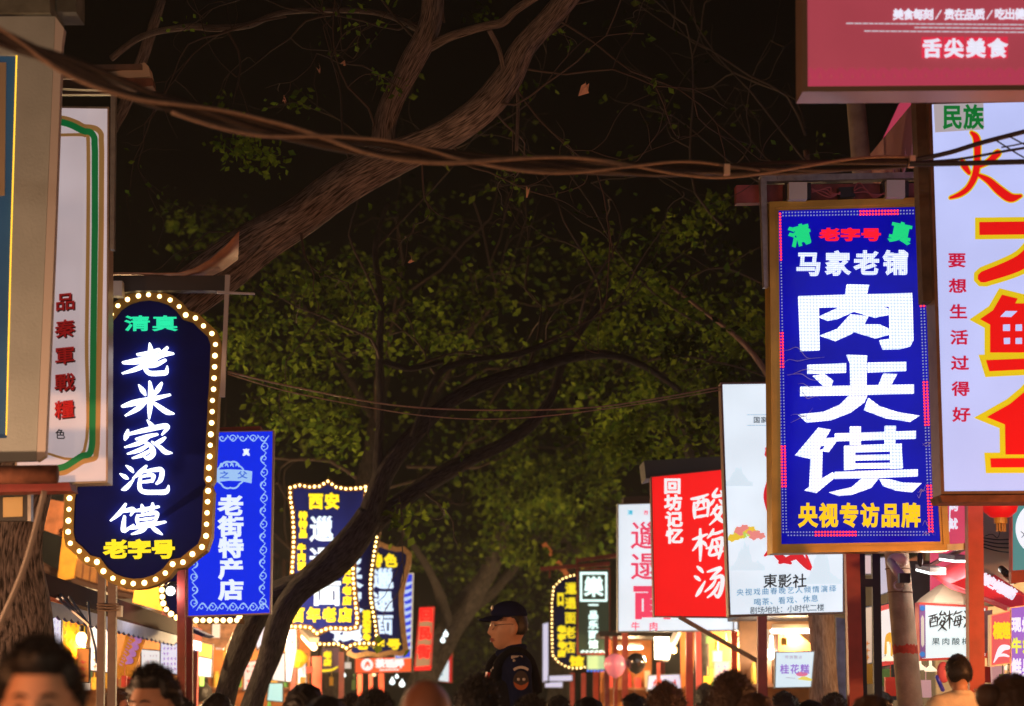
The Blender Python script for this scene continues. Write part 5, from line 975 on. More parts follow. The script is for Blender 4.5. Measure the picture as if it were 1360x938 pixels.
for xx, yy in ((-2.95, 12.4), (-3.05, 19.8)): mb = MB(); mb.box((xx, yy, 1.1), (.03, .03, 1.1)); part('leg', mb, M_POST_MAROON, r)
r = thing('stall_awning', 'small blue awning end right of the maroon posts', 'awning', at(262, 846, 17))
mb = MB(); pl = Plane(262, 17.6); pl.prism(mb, [(250,832),(274,843),(268,846),(250,838)], 0, -.5); part('canopy', mb, mat('blue_awning_cloth', (.05, .08, .30), .8), r)
# upper timber boards and cloth banners above the awning
M_BOARD = mat('amber_varnished_board', (.55, .24, .06), .55, noise=.35, nscale=7)
M_BANNER = mat('yellow_banner_cloth', (.75, .34, .03), .8, noise=.2, nscale=8)
def boardthing(name, label, cat, poly, Y, m, thick=.05, yaw=0., group=None, frame=None, marks=None, mm=None):
    p = signbox(name, label, cat, poly, Y, m, None, 0, thick, yaw, group, side=frame)
    if marks: letters(p, mm, lambda b: marks(b, p), 'marks')
    return p
G1 = 'boards hung on the left shop fronts'
boardthing('timber_board', 'amber timber board upright left of the arched plaque', 'board', [(84,703),(108,690),(98,768),(76,772)], 19.5, M_BANNER, group=G1)
boardthing('timber_board', 'wide amber lattice board behind the foot of the arched plaque', 'board', [(105,716),(178,742),(196,790),(90,772)], 20.5, M_BOARD, group=G1, marks=lambda b, p: [p.stroke(b, [(104 + k * 9, 724 + k * 3.4, 2), (98 + k * 10, 774 + k * 1.4, 2)], .01, .001, flat=True) for k in range(9)], mm=mat('dark_amber', (.25, .09, .03), .6))
boardthing('timber_board', 'carved reddish board high beside the pale hanging cable', 'board', [(52,660),(90,668),(92,716),(46,700)], 19.8, mat('reddish_board', (.48, .17, .07), .6, noise=.4, nscale=8), group=G1)
boardthing('timber_board', 'glowing yellow board above the awning right of the arched plaque', 'board', [(180,775),(216,768),(216,812),(176,800)], 18.6, M_BANNER, group=G1)
boardthing('timber_board', 'brown fascia board above the maroon posts', 'board', [(252,826),(316,826),(300,862),(256,856)], 22.4, mat('brown_carved', (.30, .15, .09), .7, noise=.5, nscale=14), group=G1)
boardthing('timber_board', 'orange beam under the near awning', 'board', [(42,788),(130,806),(130,822),(42,812)], 17.9, M_BOARD, group=G1)
boardthing('timber_board', 'short orange beam between the brown and maroon posts', 'board', [(150,815),(225,836),(222,850),(150,834)], 18.2, M_BOARD, group=G1)
mb = MB(); pl = Plane(100, 20.2); mb.tube([pl.P(np.array([x]), np.array([y]))[0] for x, y in ((46,748),(80,765),(130,782),(200,800))], .05, 8); solo('timber_rail', mb, mat('dark_rail', (.08, .03, .02), .7), 'dark timber rail under the amber boards', 'rail')
# menu panels
def lines(cols, rows, x0, x1, y0, y1, wd, seed):
    def f(b, p):
        r = np.random.default_rng(seed)
        for c in range(cols):
            for q in range(rows):
                if r.random() < .85:
                    x = x0 + (x1 - x0) * (c + .5) / cols; y = y0 + (y1 - y0) * (q + .5) / rows; hw = (x1 - x0) / cols * .34; hh = (y1 - y0) / rows * .3
                    p.stroke(b, [(x - hw, y, wd), (x + hw * r.uniform(.2, 1), y, wd)], .006, .001, flat=True); p.stroke(b, [(x + r.uniform(-.5, .5) * hw, y - hh, wd), (x + r.uniform(-.5, .5) * hw, y + hh, wd)], .0065, .001, flat=True)
    return f
M_MENUW = E('white_menu', (.92, .86, .82), .95, enoise=.08); M_MENUP = E('lilac_menu', (.80, .78, .95), .92, enoise=.08); M_MENUY = E('yellow_menu', (1, .58, .02), .85, enoise=.15); M_MENUC = E('cyan_menu', (.55, .85, .95), .85, enoise=.12); M_MENUO = E('orange_menu', (.95, .30, .06), .8, enoise=.2); M_MENUPK = E('pink_menu', (.85, .62, .62), .75, enoise=.1)
GM = 'lit menu boards on the left stalls'; GR = 'lit menu boards on the right stalls'
MK_R = mat('red_marks', (.6, .05, .04), .5, emit=(.7, .05, .04), es=.5); MK_V = mat('violet_marks', (.3, .1, .4), .5, emit=(.4, .2, .5), es=.5); MK_G = mat('grey_marks', (.4, .35, .4), .5, emit=(.45, .4, .5), es=.6); MK_O = mat('orange_marks', (.7, .2, .02), .5, emit=(.7, .2, .02), es=.5)
for lab, poly, Y, m, mk, mm in [
    ('pale cyan menu board against the furrowed trunk', [(38,812),(55,816),(55,868),(36,874)], 16.0, M_MENUC, lines(1, 4, 40, 54, 822, 862, 1.3, 1), MK_R),
    ('white ruled menu board, second from the furrowed trunk', [(56,812),(81,819),(80,884),(55,880)], 16.1, M_MENUP, lines(5, 6, 58, 79, 822, 874, .6, 2), MK_G),
    ('yellow menu board with orange marks left of the brown posts', [(82,818),(113,822),(112,886),(82,886)], 16.2, M_MENUY, lines(4, 5, 84, 111, 824, 880, 1.5, 3), MK_O),
    ('orange menu strip below the yellow menu board', [(103,862),(118,862),(117,906),(101,906)], 16.05, M_MENUO, lines(1, 4, 104, 116, 866, 902, 1.4, 4), MK_R),
    ('white menu board behind the pair of brown posts', [(121,824),(152,828),(152,894),(119,890)], 16.4, M_MENUW, lines(3, 3, 122, 150, 862, 890, .9, 5), MK_O),
    ('white menu board with grey columns between the two pairs of posts', [(188,863),(212,865),(212,896),(188,896)], 18.6, M_MENUW, lines(5, 4, 190, 210, 868, 894, .7, 6), MK_G),
    ('lilac menu board left of the maroon posts', [(214,851),(237,856),(237,896),(213,893)], 18.2, M_MENUP, lines(4, 5, 216, 235, 858, 892, .8, 7), MK_V),
    ('amber menu board right of the maroon posts', [(262,852),(282,857),(281,875),(261,872)], 20.4, E('amber_board', (.85, .42, .10), .7), None, None),
    ('white menu board under the amber one', [(256,871),(281,876),(280,899),(255,897)], 20.3, M_MENUP, lines(2, 1, 258, 279, 874, 896, .5, 9), MK_G),
    ('white banner seen between the two leaning dark stems', [(338,842),(358,822),(352,850),(342,862)], 23, M_MENUP, None, None),
    ('pink ruled price board between the two leaning dark stems', [(325,880),(342,878),(338,916),(324,916)], 22, M_MENUPK, lines(2, 5, 326, 341, 882, 914, 1.2, 11), MK_R),
    ('tall white banner right of the dark forked stems', [(381,836),(393,836),(393,862),(386,905),(378,905)], 23.6, M_MENUP, lines(1, 4, 384, 392, 846, 900, 1.3, 12), MK_R),
    ('white price board right of the dark forked stems', [(366,872),(378,868),(378,905),(362,903)], 23.2, M_MENUW, None, None),
    ('white narrow board behind the yellow lantern cloth', [(396,872),(406,870),(406,908),(396,908)], 24.2, M_MENUW, None, None),
    ('sky blue stall board low beside the dark forked stems', [(358,908),(375,908),(375,932),(355,930)], 22.5, E('sky_board', (.35, .70, .80), .75), None, None)]:
    boardthing('menu_board', lab, 'menu board', poly, Y, m, .04, 0, GM, M_DARK, mk, mm)
boardthing('yellow_banner', 'tilted yellow banner with violet marks behind the brown posts', 'banner', [(172,826),(198,832),(178,892),(153,895)], 17.2, M_BANNER, .03, marks=lambda b, p: [p.stroke(b, [(184 - k * 3.6, 838 + k * 9, 5), (188 - k * 3.6, 842 + k * 9, 7), (182 - k * 3.6, 845 + k * 9, 3)], .01 + .0003 * k, .001) for k in range(5)] + [p.stroke(b, [(176 - k * 1.55, 838 + k * 4, 1), (179 - k * 1.55, 840 + k * 4, 1)], .009, .001) for k in range(12)], mm=MK_V)
r = thing('banner_tassels', 'ragged yellow fringe under the tilted yellow banner', 'fringe', at(165, 898, 17.2)); mb = MB()
for k in range(12): a = at(154 + k * 2.1, 893 - k * .2, 17.2); mb.tube([a, a + [.0, 0, -.03], a + [random.uniform(-.02, .02), 0, -.06]], [.012, .010, .004], 6)
part('fringe', mb, M_BANNER, r)
r = thing('cloth_lantern', 'lumpy yellow cloth lantern right of the dark forked stems', 'lantern', at(396, 888, 24)); mb = MB()
mb.lathe(at(396, 886, 24), [(0, -.02), (.05, 0), (.10, .06), (.11, .12), (.06, .18), (.02, .2), (0, .2)], 10); part('body', mb, E('yellow_lantern', (1, .50, .02), .8), r); mb = MB(); mb.tube([at(396, 864, 24), at(397, 848, 24)], .006, 5); part('cord', mb, M_BLACK, r)
boardthing('shop_sign', 'small dark sign with yellow characters below the concave plaques', 'sign', [(428,862),(450,860),(450,892),(426,894)], 26, mat('purple_board', (.10, .05, .14), .6), .05, 0, None, M_DARK, lambda b, p: (p.vtext(b, '老店', 435, 870, 880, 10, 9, off=.01, bold=.09, res=2), p.stroke(b, [(428, 891, 3), (440, 890, 3), (448, 886, 2)], .012, .001)), M_YEL_LED)
# things hanging on the far stalls: small lamps
for k, (x, y, s, Y) in enumerate([(521,906,3.6,30),(534,909,3.8,30),(527,899,2.2,31),(456,897,3.2,28),(592,843,3.4,31.5),(588,851,3.2,31.5),(430,858,1.6,26),(497,896,2.4,29)]):
    mb = MB(); rr_ = s * mpp(Y); mb.lathe(at(x, y, Y), [(0, -rr_), (rr_ * .8, -rr_ * .6), (rr_, 0), (rr_ * .7, rr_ * .8), (rr_ * .25, rr_ * 1.1), (rr_ * .2, rr_ * 1.8), (0, rr_ * 1.8)], 12)
    solo('spot_lamp', mb, E('far_white_spot' if k < 6 else 'far_warm_spot', (.85, .98, 1) if k < 6 else (1, .7, .4), 2.2), ['lower left white spot lamp under the orange light box', 'lower right white spot lamp under the orange light box', 'small upper white spot lamp under the orange light box', 'soft white lamp left of the orange light box', 'upper white spot lamp beside the slanting far tree', 'lower white spot lamp beside the slanting far tree', 'tiny warm lamp over the small dark sign', 'warm lamp hanging under the middle of the orange light box'][k], 'lamp', 'far spot lamps', smooth=True)
# balloons
for lab, x, y, rad, m in (('pink balloon floating below the far green sign', 817, 884, 15, mat('pink_balloon', (.75, .22, .32), .25, coat=.5, emit=(.8, .25, .35), es=.18)), ('shiny black balloon right of the pink one', 845, 881, 13, mat('black_balloon', (.02, .018, .02), .12, coat=1.0))):
    t = thing('balloon', lab, 'balloon', at(x, y + 40, 21.5), 'balloons over the crowd'); mb = MB(); rr_ = rad * mpp(21.5); c = at(x, y, 21.5); mb.lathe(c, [(0, -rr_ * 1.12), (rr_ * .12, -rr_ * 1.10), (rr_ * .62, -rr_ * .78), (rr_ * .95, -rr_ * .2), (rr_, rr_ * .15), (rr_ * .88, rr_ * .58), (rr_ * .5, rr_ * .93), (0, rr_ * 1.04)], 24); part('envelope', mb, m, t, smooth=True)
    mb = MB(); mb.tube([c - [0, 0, rr_ * 1.1], c - [.02, 0, .35], c - [.0, 0, .7]], .003, 5); part('string', mb, M_CABLE_PALE, t)
# right side boards and awnings
for lab, poly, Y, m, mk, mm, nm in [
    ('square white menu board with violet characters and a pink oval', [(1031,867),(1081,866),(1077,912),(1030,913)], 16.2, E('ice_menu', (.70, .85, .95), .9), None, None, 'osm'),
    ('white oblong menu board low under the blazing work lamp', [(862,898),(902,896),(906,915),(860,917)], 24, M_MENUP, lines(4, 1, 866, 900, 900, 914, 2, 21), MK_R, None),
    ('small white board hung inside the orange stall', [(948,866),(958,866),(958,878),(948,878)], 22.6, M_MENUW, None, None, None),
    ('pale lilac board inside the orange stall', [(950,880),(968,880),(968,904),(950,904)], 22.5, M_MENUPK, lines(2, 3, 951, 967, 882, 902, 1, 22), MK_V, None),
    ('tall red and white packet board inside the orange stall', [(991,884),(1002,882),(1002,905),(991,905)], 20.6, E('red_pack', (.75, .05, .02), .7), None, None, None),
    ('white banner left of the wide red post at the dark frame', [(1149,738),(1157,738),(1157,762),(1149,762)], 16, M_MENUPK, None, None, None),
    ('peach menu board seen between the dark posts', [(1148,808),(1158,806),(1158,880),(1146,882)], 15.6, E('peach_menu', (.85, .60, .42), .8, enoise=.2), lines(1, 3, 1149, 1157, 850, 878, 1.2, 23), MK_O, None),
    ('lilac cloth board high between the dark posts', [(1166,742),(1180,740),(1180,786),(1168,790)], 15.4, E('lilac_cloth', (.72, .66, .78), .7), None, None, None)]:
    p = boardthing('menu_board', lab, 'menu board', poly, Y, m, .05, 0, GR, mat('grey_frame', (.3, .35, .4), .5), mk, mm)
    if nm:
        letters(p, E('violet_print', (.38, .22, .75), .7), lambda b: p.htext(b, '桂花糕', 1042, 1069, 889, 12, 13, off=.005, bold=.03, res=2)); letters(p, E('rose_oval', (.8, .2, .35), .8), lambda b: p.prism(b, [(1062 + 8 * math.cos(t) + 3, 895.5 + 3 * math.sin(t)) for t in np.linspace(0, 6.283, 16, endpoint=False)], .008, .001), 'oval'); letters(p, E('yellow_swash', (.85, .75, .15), .8), lambda b: p.stroke(b, [(1060, 902, 1), (1068, 901, 5), (1077, 903, 3)], .007, .001), 'swash')
        letters(p, MK_G, lambda b: (p.htext(b, '传统糕点', 1045, 1063, 873, 5, off=.005, bold=.02, res=2), p.stroke(b, [(1044, 900, .8), (1056, 901, .8)], .005, .001)))
PT2 = boardthing('tilted_sign', 'white menu with red bands leaning left of the concrete pole', 'menu board', [(1166,806),(1200,797),(1200,880),(1166,886)], 14.6, E('peach_white_menu', (.9, .82, .78), .9, enoise=.12), .05, 0, GR, M_DARK, lambda b, p: (p.prism(b, [(1166,806),(1200,797),(1200,803),(1166,813)], .006, .001), p.prism(b, [(1166,880),(1200,874),(1200,880),(1166,886)], .006, .001)), MK_R)
letters(PT2, E('orange_blot', (.9, .45, .05), .8), lambda b: PT2.stroke(b, [(1176, 868, 3), (1181, 845, 9), (1186, 852, 7), (1184, 872, 2)], .006, .001), 'food_print')
PD = signbox('drink_sign', 'white drink stall sign with black brush characters and a blue and red patterned end', 'sign', [(1220,800),(1312,805),(1312,874),(1222,878)], 13.8, E('ice_white_menu', (.80, .93, .95), .92, enoise=.08), mat('red_band_paint', (.6, .06, .04), .5, emit=(.7, .06, .04), es=.3), 3.0, .12, 0, proud=.01)
mb = MB(); PD.prism(mb, [(1221,803),(1229,803.5),(1229.5,874),(1222.5,874.5)], .016, .001); part('patterned_end', mb, mat('violet_band', (.22, .10, .30), .5, emit=(.25, .12, .4), es=.3), PD.root)
mb = MB(); [PD.prism(mb, [(1225.3 + 3.4 * math.cos(t), cy + 3.6 * math.sin(t)) for t in np.linspace(0, 6.283, 14, endpoint=False)], .020, .001) for cy in (808, 869)]; part('blue_disc', mb, E('blue_disc', (.05, .25, .7), .7), PD.root)
mb = MB(); PD.prism(mb, [(1223.3,821),(1225.3,817),(1227.3,821),(1227.6,856),(1225.6,860),(1223.6,856)], .020, .001); part('cream_cartouche', mb, E('cream_cartouche', (.8, .72, .6), .7), PD.root)
letters(PD, M_TEXT_BLACK, lambda m: [PD.stroke(m, [((a - x0) / 95 * 24 + cx - 12, (b - y0) / 98 * 27 + 811, w_ * .27) for a, b, w_ in st], .005 + .0003 * k, .001) for G_, x0, y0, cx in ((SUAN, 240, 346, 1245), (MEI, 246, 455, 1268), (TANG, 250, 556, 1291)) for k, st in enumerate(G_)])
letters(PD, mat('teal_ink', (.05, .14, .18), .5), lambda m: PD.htext(m, '果肉酸梅汤', 1243, 1296, 852, 11, 10, off=.005, bold=.01, res=2))
boardthing('dark_board', 'dark patterned board right of the orange-red post', 'board', [(1304,812),(1318,810),(1318,866),(1306,868)], 13.7, mat('plum_board', (.16, .06, .10), .5, noise=.4), .02)
for lab, poly, m, txt in (('red price board at the right edge with yellow and white characters', [(1317,818),(1342,812),(1342,880),(1317,884)], E('coral_board', (.72, .10, .13), .8, enoise=.2), 'r'), ('violet price board cut by the right edge with white characters', [(1343,808),(1400,800),(1400,902),(1343,898)], E('violet_board', (.26, .12, .62), .85, enoise=.1), 'v')):
    p = boardthing('price_board', lab, 'menu board', poly, 11.2, m, .06, 0, None, mat('tan_metal_edge', (.5, .38, .28), .4, .3))
    if txt == 'r': letters(p, E('yellow_print_lit', (1, .68, .02), .9), lambda b: p.htext(b, '榴莲', 1325, 1336, 838, 12, 22, off=.005, bold=.06, res=2)); letters(p, M_WV, lambda b: (p.stroke(b, [(1320, 880, 1), (1330, 862, 8), (1339, 860, 6)], .006, .001), p.stroke(b, [(1323, 872, 2), (1333, 870, 4), (1340, 872, 2)], .0066, .001)), 'swash')
    else: letters(p, M_WV, lambda b: (p.htext(b, '现炒', 1350, 1364, 830, 13, 20, off=.005, bold=.05, res=2), p.htext(b, '鲜果', 1350, 1364, 888, 13, 26, off=.005, bold=.05, res=2))); letters(p, E('lime_print', (.75, .85, .1), .9), lambda b: p.htext(b, '牛奶', 1350, 1365, 858, 13, 20, off=.005, bold=.06, res=2))
# rose shop panel, sloping red awning, umbrella, lantern, teal sign
p = boardthing('shop_sign', 'rose red shop panel with white writing between diode sign and orange-red post', 'sign', [(1237,664),(1284,660),(1284,752),(1237,786)], 14.6, E('rose_panel_lit', (.60, .06, .13), .85, base=(.4, .05, .08)), .05)
letters(p, M_WV, lambda b: (p.vtext(b, '烤鱿', 1267, 672, 696, 12, 15, x1=1266, off=.005, bold=.04, res=2), p.stroke(b, [(1262, 664, 1.6), (1261, 706, 1.2)], .005, .001)))
r = thing('red_awning', 'red awning sloping down to the right with white lettering on its edge', 'awning', at(1310, 790, 12.6))
A_ = [at(1238,765,14.4), at(1284,742,14.0), at(1375,800,11.8), at(1360,822,11.7), at(1300,796,13.0), at(1262,782,13.9)]; mb = MB(); V = A_ + [v + [0, .04, .02] for v in A_]; nA = 6
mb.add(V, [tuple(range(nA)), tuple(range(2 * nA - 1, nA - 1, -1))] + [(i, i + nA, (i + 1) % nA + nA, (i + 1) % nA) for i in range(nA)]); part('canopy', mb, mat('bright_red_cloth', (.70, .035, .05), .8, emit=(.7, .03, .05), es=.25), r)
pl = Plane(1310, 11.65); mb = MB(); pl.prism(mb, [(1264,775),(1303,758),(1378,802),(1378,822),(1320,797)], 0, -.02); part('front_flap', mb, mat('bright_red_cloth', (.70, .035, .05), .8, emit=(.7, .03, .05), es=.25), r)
mb = MB(); pl.root = r
for i, ch in enumerate('特色烤面筋'): pl.char(mb, ch, 1309 + i * 8.6, 770 + i * 4.6, 12, 15, off=.006, bold=.07, res=2, rot=-.48)
part('lettering', mb, M_WV, r)
r = thing('parasol', 'cream parasol top behind the orange-red post above the drink sign', 'parasol', (*at(1268, 800, 14.4)[:2], 0))
c = at(1268, 800, 14.4); mb = MB(); mb.lathe(c, [(.0, .16), (.03, .155), (.12, .115), (.24, .03), (.28, -.01), (.275, -.03)], 8); part('canopy', mb, mat('cream_canvas', (.62, .52, .38), .85), r)
mb = MB(); mb.tube([(c[0], c[1], 0), (c[0], c[1], c[2] + .15)], .015, 10); part('pole', mb, M_STEEL, r)
r = thing('red_lantern', 'round red lantern with a gold tassel under the lilac-white sign', 'lantern', at(1328, 700, 11.3))
c = at(1328, 668, 11.3); rad = 25 * mpp(11.3); mb = MB(); prof = [(.35, -.80), (.55, -.74), (.85, -.48), (1, 0), (.85, .48), (.55, .74), (.35, .80)]; mb.lathe(c, [(a * rad, b * rad) for a, b in prof], 28); part('shade', mb, mat('red_lantern_cloth', (.60, .008, .01), .5, emit=(.65, .006, .01), es=.55), r, smooth=True)
mb = MB(); mb.lathe(c - [0, 0, rad * .9], [(0, -.02), (rad * .36, -.02), (rad * .36, .03), (0, .03)], 16); mb.lathe(c + [0, 0, rad * .82], [(0, 0), (rad * .36, 0), (rad * .36, .03), (0, .03)], 16); part('cap', mb, M_GOLD, r)
mb = MB()
for k in range(9): a = 2 * math.pi * k / 9; q = c + np.array([math.cos(a), math.sin(a), 0]) * rad * .22 - [0, 0, rad * .95]; mb.tube([q, q - [0, 0, .06]], .006, 5, smooth=1)
part('tassel', mb, mat('gold_thread', (.55, .3, .06), .6), r)
mb = MB(); mb.tube([c - [0, 0, rad + .03], c - [.02, 0, rad + .09], c - [.05, 0, rad + .07], c - [.09, 0, rad + .08]], .0025, 5); part('cord', mb, M_BLACK, r)
p = boardthing('teal_sign', 'teal sign with a white oval cut by the right edge', 'sign', [(1345,672),(1420,668),(1420,752),(1345,758)], 11.8, E('teal_board', (.08, .30, .30), .7), .06, 0, None, M_POST_RED)
letters(p, M_WHITE_BOX, lambda b: p.prism(b, [(1382 + 33 * math.cos(t), 702 + 36 * math.sin(t)) for t in np.linspace(0, 6.283, 40, endpoint=False)], .006, .001), 'oval')
letters(p, mat('teal_ink', (.05, .14, .18), .5), lambda b: p.stroke(b, [(1356, 706, .8), (1360, 710, 1), (1357, 714, .8)], .009, .001), 'marks')
boardthing('red_beam', 'red band under the teal sign at the right edge', 'beam', [(1343,760),(1420,748),(1420,766),(1343,775)], 11.9, M_POST_RED, .06)
r = thing('security_camera', 'small camera on the beige wall under the red lantern', 'camera', at(1332, 770, 12.6)); mb = MB(); mb.capsule(at(1330,756,12.6), at(1337,762,12.4), .022, .022); part('housing', mb, M_BLACK, r, smooth=True); mb = MB(); mb.bar(at(1334,764,12.6), at(1348,774,12.7), .018); part('bracket', mb, M_STEEL, r)
PW2 = Plane(1320, 13.0); mb = MB(); PW2.prism(mb, [(1303,664),(1346,664),(1346,792),(1303,770)], 0, -.1); solo('wall_panel', mb, M_PALEWALL, 'beige wall panel between the orange-red post and the teal sign', 'wall')
mb = MB()
for k in range(4): mb.tube([at(1303, 714 + 4 * k, 12.95), at(1325, 717 + 5 * k, 12.9), at(1346, 716 + 6 * k, 12.95)], .004, 5)
solo('wall_cable', mb, M_BLACK, 'thin cables strung along the beige wall under the red lantern', 'wires', kind='stuff')
boardthing('dark_shed', 'dark shed front between the concrete pole and the parasol', 'shed', [(1196,745),(1240,745),(1262,800),(1222,812),(1222,930),(1180,930)], 15.2, mat('blue_black_sheet', (.035, .04, .05), .7, noise=.3), .4)
boardthing('cloth_drape', 'draped blue cloth hanging beside the pinkish trunk', 'cloth', [(1111,820),(1122,822),(1124,934),(1112,934)], 16.8, mat('blue_cloth', (.08, .10, .28), .85, noise=.4, nscale=10), .05)
boardthing('sloped_roof', 'brown timber roof slope above the osmanthus menu board', 'roof', [(1034,842),(1060,842),(1086,862),(1082,868),(1034,866)], 18.6, mat('orange_timber', (.42, .18, .07), .7, noise=.4, nscale=6), .3)
for k, (x, y) in enumerate([(1222,888),(1236,890),(1180,876),(1340,888)]):
    mb = MB(); c = at(x, y, 14.0); mb.lathe(c, [(0, -.012), (.04, -.01), (.045, .0), (.01, .03), (.008, .12), (0, .12)], 14); solo('lamp_shade', mb, E('small_cup_lamp', (1, .85, .6), 1.1), ['small lit cup lamp under the drink sign, left of two', 'small lit cup lamp under the drink sign, right of two', 'small lit cup lamp left of the concrete pole', 'small lit cup lamp under the red price board'][k], 'lamp', 'small cup lamps on the right stalls', smooth=True)
# small goods and papers hung along the stalls
GH = 'small papers and packets hung along the stalls'
rr = np.random.default_rng(77)
HUNG = [(262,880,21.8),(300,872,23),(268,905,20.2),(310,905,22.5),(287,838,22.3),(292,858,22.6),(402,905,23),(411,890,23),(440,905,25),(462,884,27),(470,910,28),(943,850,22.6),(951,858,22.7),(962,846,22.9),(985,872,22.2),(940,905,21.6),(948,915,21.4),(1000,915,21),(1041,852,17.8),(1152,895,14.9),(1176,900,14.6),(1183,912,14.4),(1216,900,14.2),(1230,915,14.4),(1312,896,13),(1325,900,12.8),(1332,905,12.4),(112,905,16.2),(125,908,16.4),(140,902,16.6),(165,905,16.8),(196,905,18),(221,905,18.6)]
PAP = [E('hung_white_paper', (.9, .82, .72), .6), mat('hung_red_packet', (.65, .05, .03), .5), mat('hung_yellow_packet', (.8, .5, .05), .5), E('hung_orange_paper', (.95, .42, .08), .55), mat('hung_green_packet', (.12, .32, .08), .5), E('hung_pink_paper', (.85, .45, .45), .5)]
for k, (x, y, Y) in enumerate(HUNG):
    c = at(x, y, Y); w_ = rr.uniform(.02, .045); h_ = rr.uniform(.03, .075); b = MB(); yw = rr.uniform(-.4, .4)
    b.box(c, (w_, .012, h_), yw); b.tube([c + [0, 0, h_], c + [0.003, 0, h_ + .10]], .003, 5); b.box(c + [0, 0, h_ * .6], (w_ * .5, .016, h_ * .12), yw)
    solo('hung_packet', b, PAP[int(rr.integers(0, 6))], 'small packet or paper hung on a stall front', 'packet', GH)

# ================================================================== people
M_SKIN = mat('skin', (.50, .25, .15), .55, noise=.08, nscale=20); M_HAIR = mat('black_hair', (.012, .009, .008), .5, spec=.35, bump=.25, bscale=90); M_HAIRB = mat('brown_hair', (.07, .032, .016), .5, spec=.35, bump=.6, bscale=90)
M_LIP = mat('lip', (.32, .09, .07), .5)
def g_(x, s): return np.exp(-(x / s) ** 2)
def head_surface(d):                      # unit directions (face towards -Y) -> surface points around the head centre
    x, y, z = d[:, 0], d[:, 1], d[:, 2]
    P = d * np.array([.076, .096, .116])
    lo = np.clip(-z, 0, 1)
    k = np.where((y < 0) & (z < 0), np.sqrt(y * y + z * z) / (np.abs(y) ** 3.6 + np.abs(z) ** 3.6 + 1e-12) ** (1 / 3.6), 1.0); P = P * (1 + (np.clip(k, 1, 1.3) - 1) * np.clip(-y * 3, 0, 1) * np.clip(1.2 - 1.6 * np.abs(x), 0, 1))[:, None]
    P[:, 0] *= 1 - .30 * lo ** 1.6
    back = (y > 0); P[:, 1] = np.where(back, P[:, 1] * (1 - .35 * lo ** 1.2), P[:, 1] * (1 - .06 * lo))
    P[:, 1] = np.where(back & (z > -.2), P[:, 1] * 1.03, P[:, 1])
    f = np.clip(-y, 0, 1); X, Z = P[:, 0], P[:, 2]
    nose = np.where(Z > -.036, .030 * np.clip((.030 - Z) / .066, 0, 1) ** .9, .030 * np.clip(1 - (-.036 - Z) / .012, 0, 1)) * g_(X, .013 + .004 * np.clip(-Z * 20, 0, 1)) * (Z < .03)
    lips = .0115 * g_(X, .022) * (g_(Z + .060, .006) + g_(Z + .073, .007) * .9)
    chin = .010 * g_(X, .026) * g_(Z + .100, .016)
    brow = .005 * g_(np.abs(X) - .03, .022) * g_(Z - .028, .010)
    sock = -.011 * g_(np.abs(X) - .031, .017) * g_(Z - .006, .013)
    cheek = .005 * g_(np.abs(X) - .042, .02) * g_(Z + .025, .02)
    mouthline = -.006 * g_(X, .022) * g_(Z + .0665, .0025)
    P[:, 1] -= (nose + lips + chin + brow + sock + cheek + mouthline) * (f > 0.15)
    return P
def sphere_dirs(nu, nv):
    t = np.linspace(0, math.pi, nv + 1); p = np.linspace(0, 2 * math.pi, nu, endpoint=False); T, Pp = np.meshgrid(t, p, indexing='ij')
    D = np.stack([np.sin(T) * np.sin(Pp), -np.sin(T) * np.cos(Pp), np.cos(T)], -1).reshape(-1, 3); F = []
    for i in range(nv):
        for k in range(nu): k2 = (k + 1) % nu; F.append((i * nu + k, (i + 1) * nu + k, (i + 1) * nu + k2, i * nu + k2))
    return D, F
def remesh(mb, voxel, name, smooth_it=2):
    me = mb.mesh(name); o = bpy.data.objects.new('tmp', me); COL.objects.link(o)
    m = o.modifiers.new('r', 'REMESH'); m.mode = 'VOXEL'; m.voxel_size = voxel; m.use_smooth_shade = True
    s = o.modifiers.new('s', 'SMOOTH'); s.iterations = smooth_it; s.factor = .5
    dg = bpy.context.evaluated_depsgraph_get(); out = bpy.data.meshes.new_from_object(o.evaluated_get(dg)); bpy.data.objects.remove(o); bpy.data.meshes.remove(me); out.name = name; return out
HEADZ = 1.605
def finger_set(mb, w, sgn):
    for k, L in enumerate((.055, .066, .070, .060)):
        b = w + np.array([0, (-.028 + k * .018), -.085]); mb.capsule(b + [0, 0, .03], b + [-.006 * sgn, 0, -L * .5], .0095, .009, 8); mb.capsule(b + [-.006 * sgn, 0, -L * .5], b + [-.022 * sgn, 0, -L], .009, .008, 8)
    t = w + np.array([0, -.032, -.03]); mb.capsule(t, t + [-.01 * sgn, -.022, -.03], .011, .010, 8); mb.capsule(t + [-.01 * sgn, -.022, -.03], t + [-.018 * sgn, -.026, -.058], .010, .009, 8)
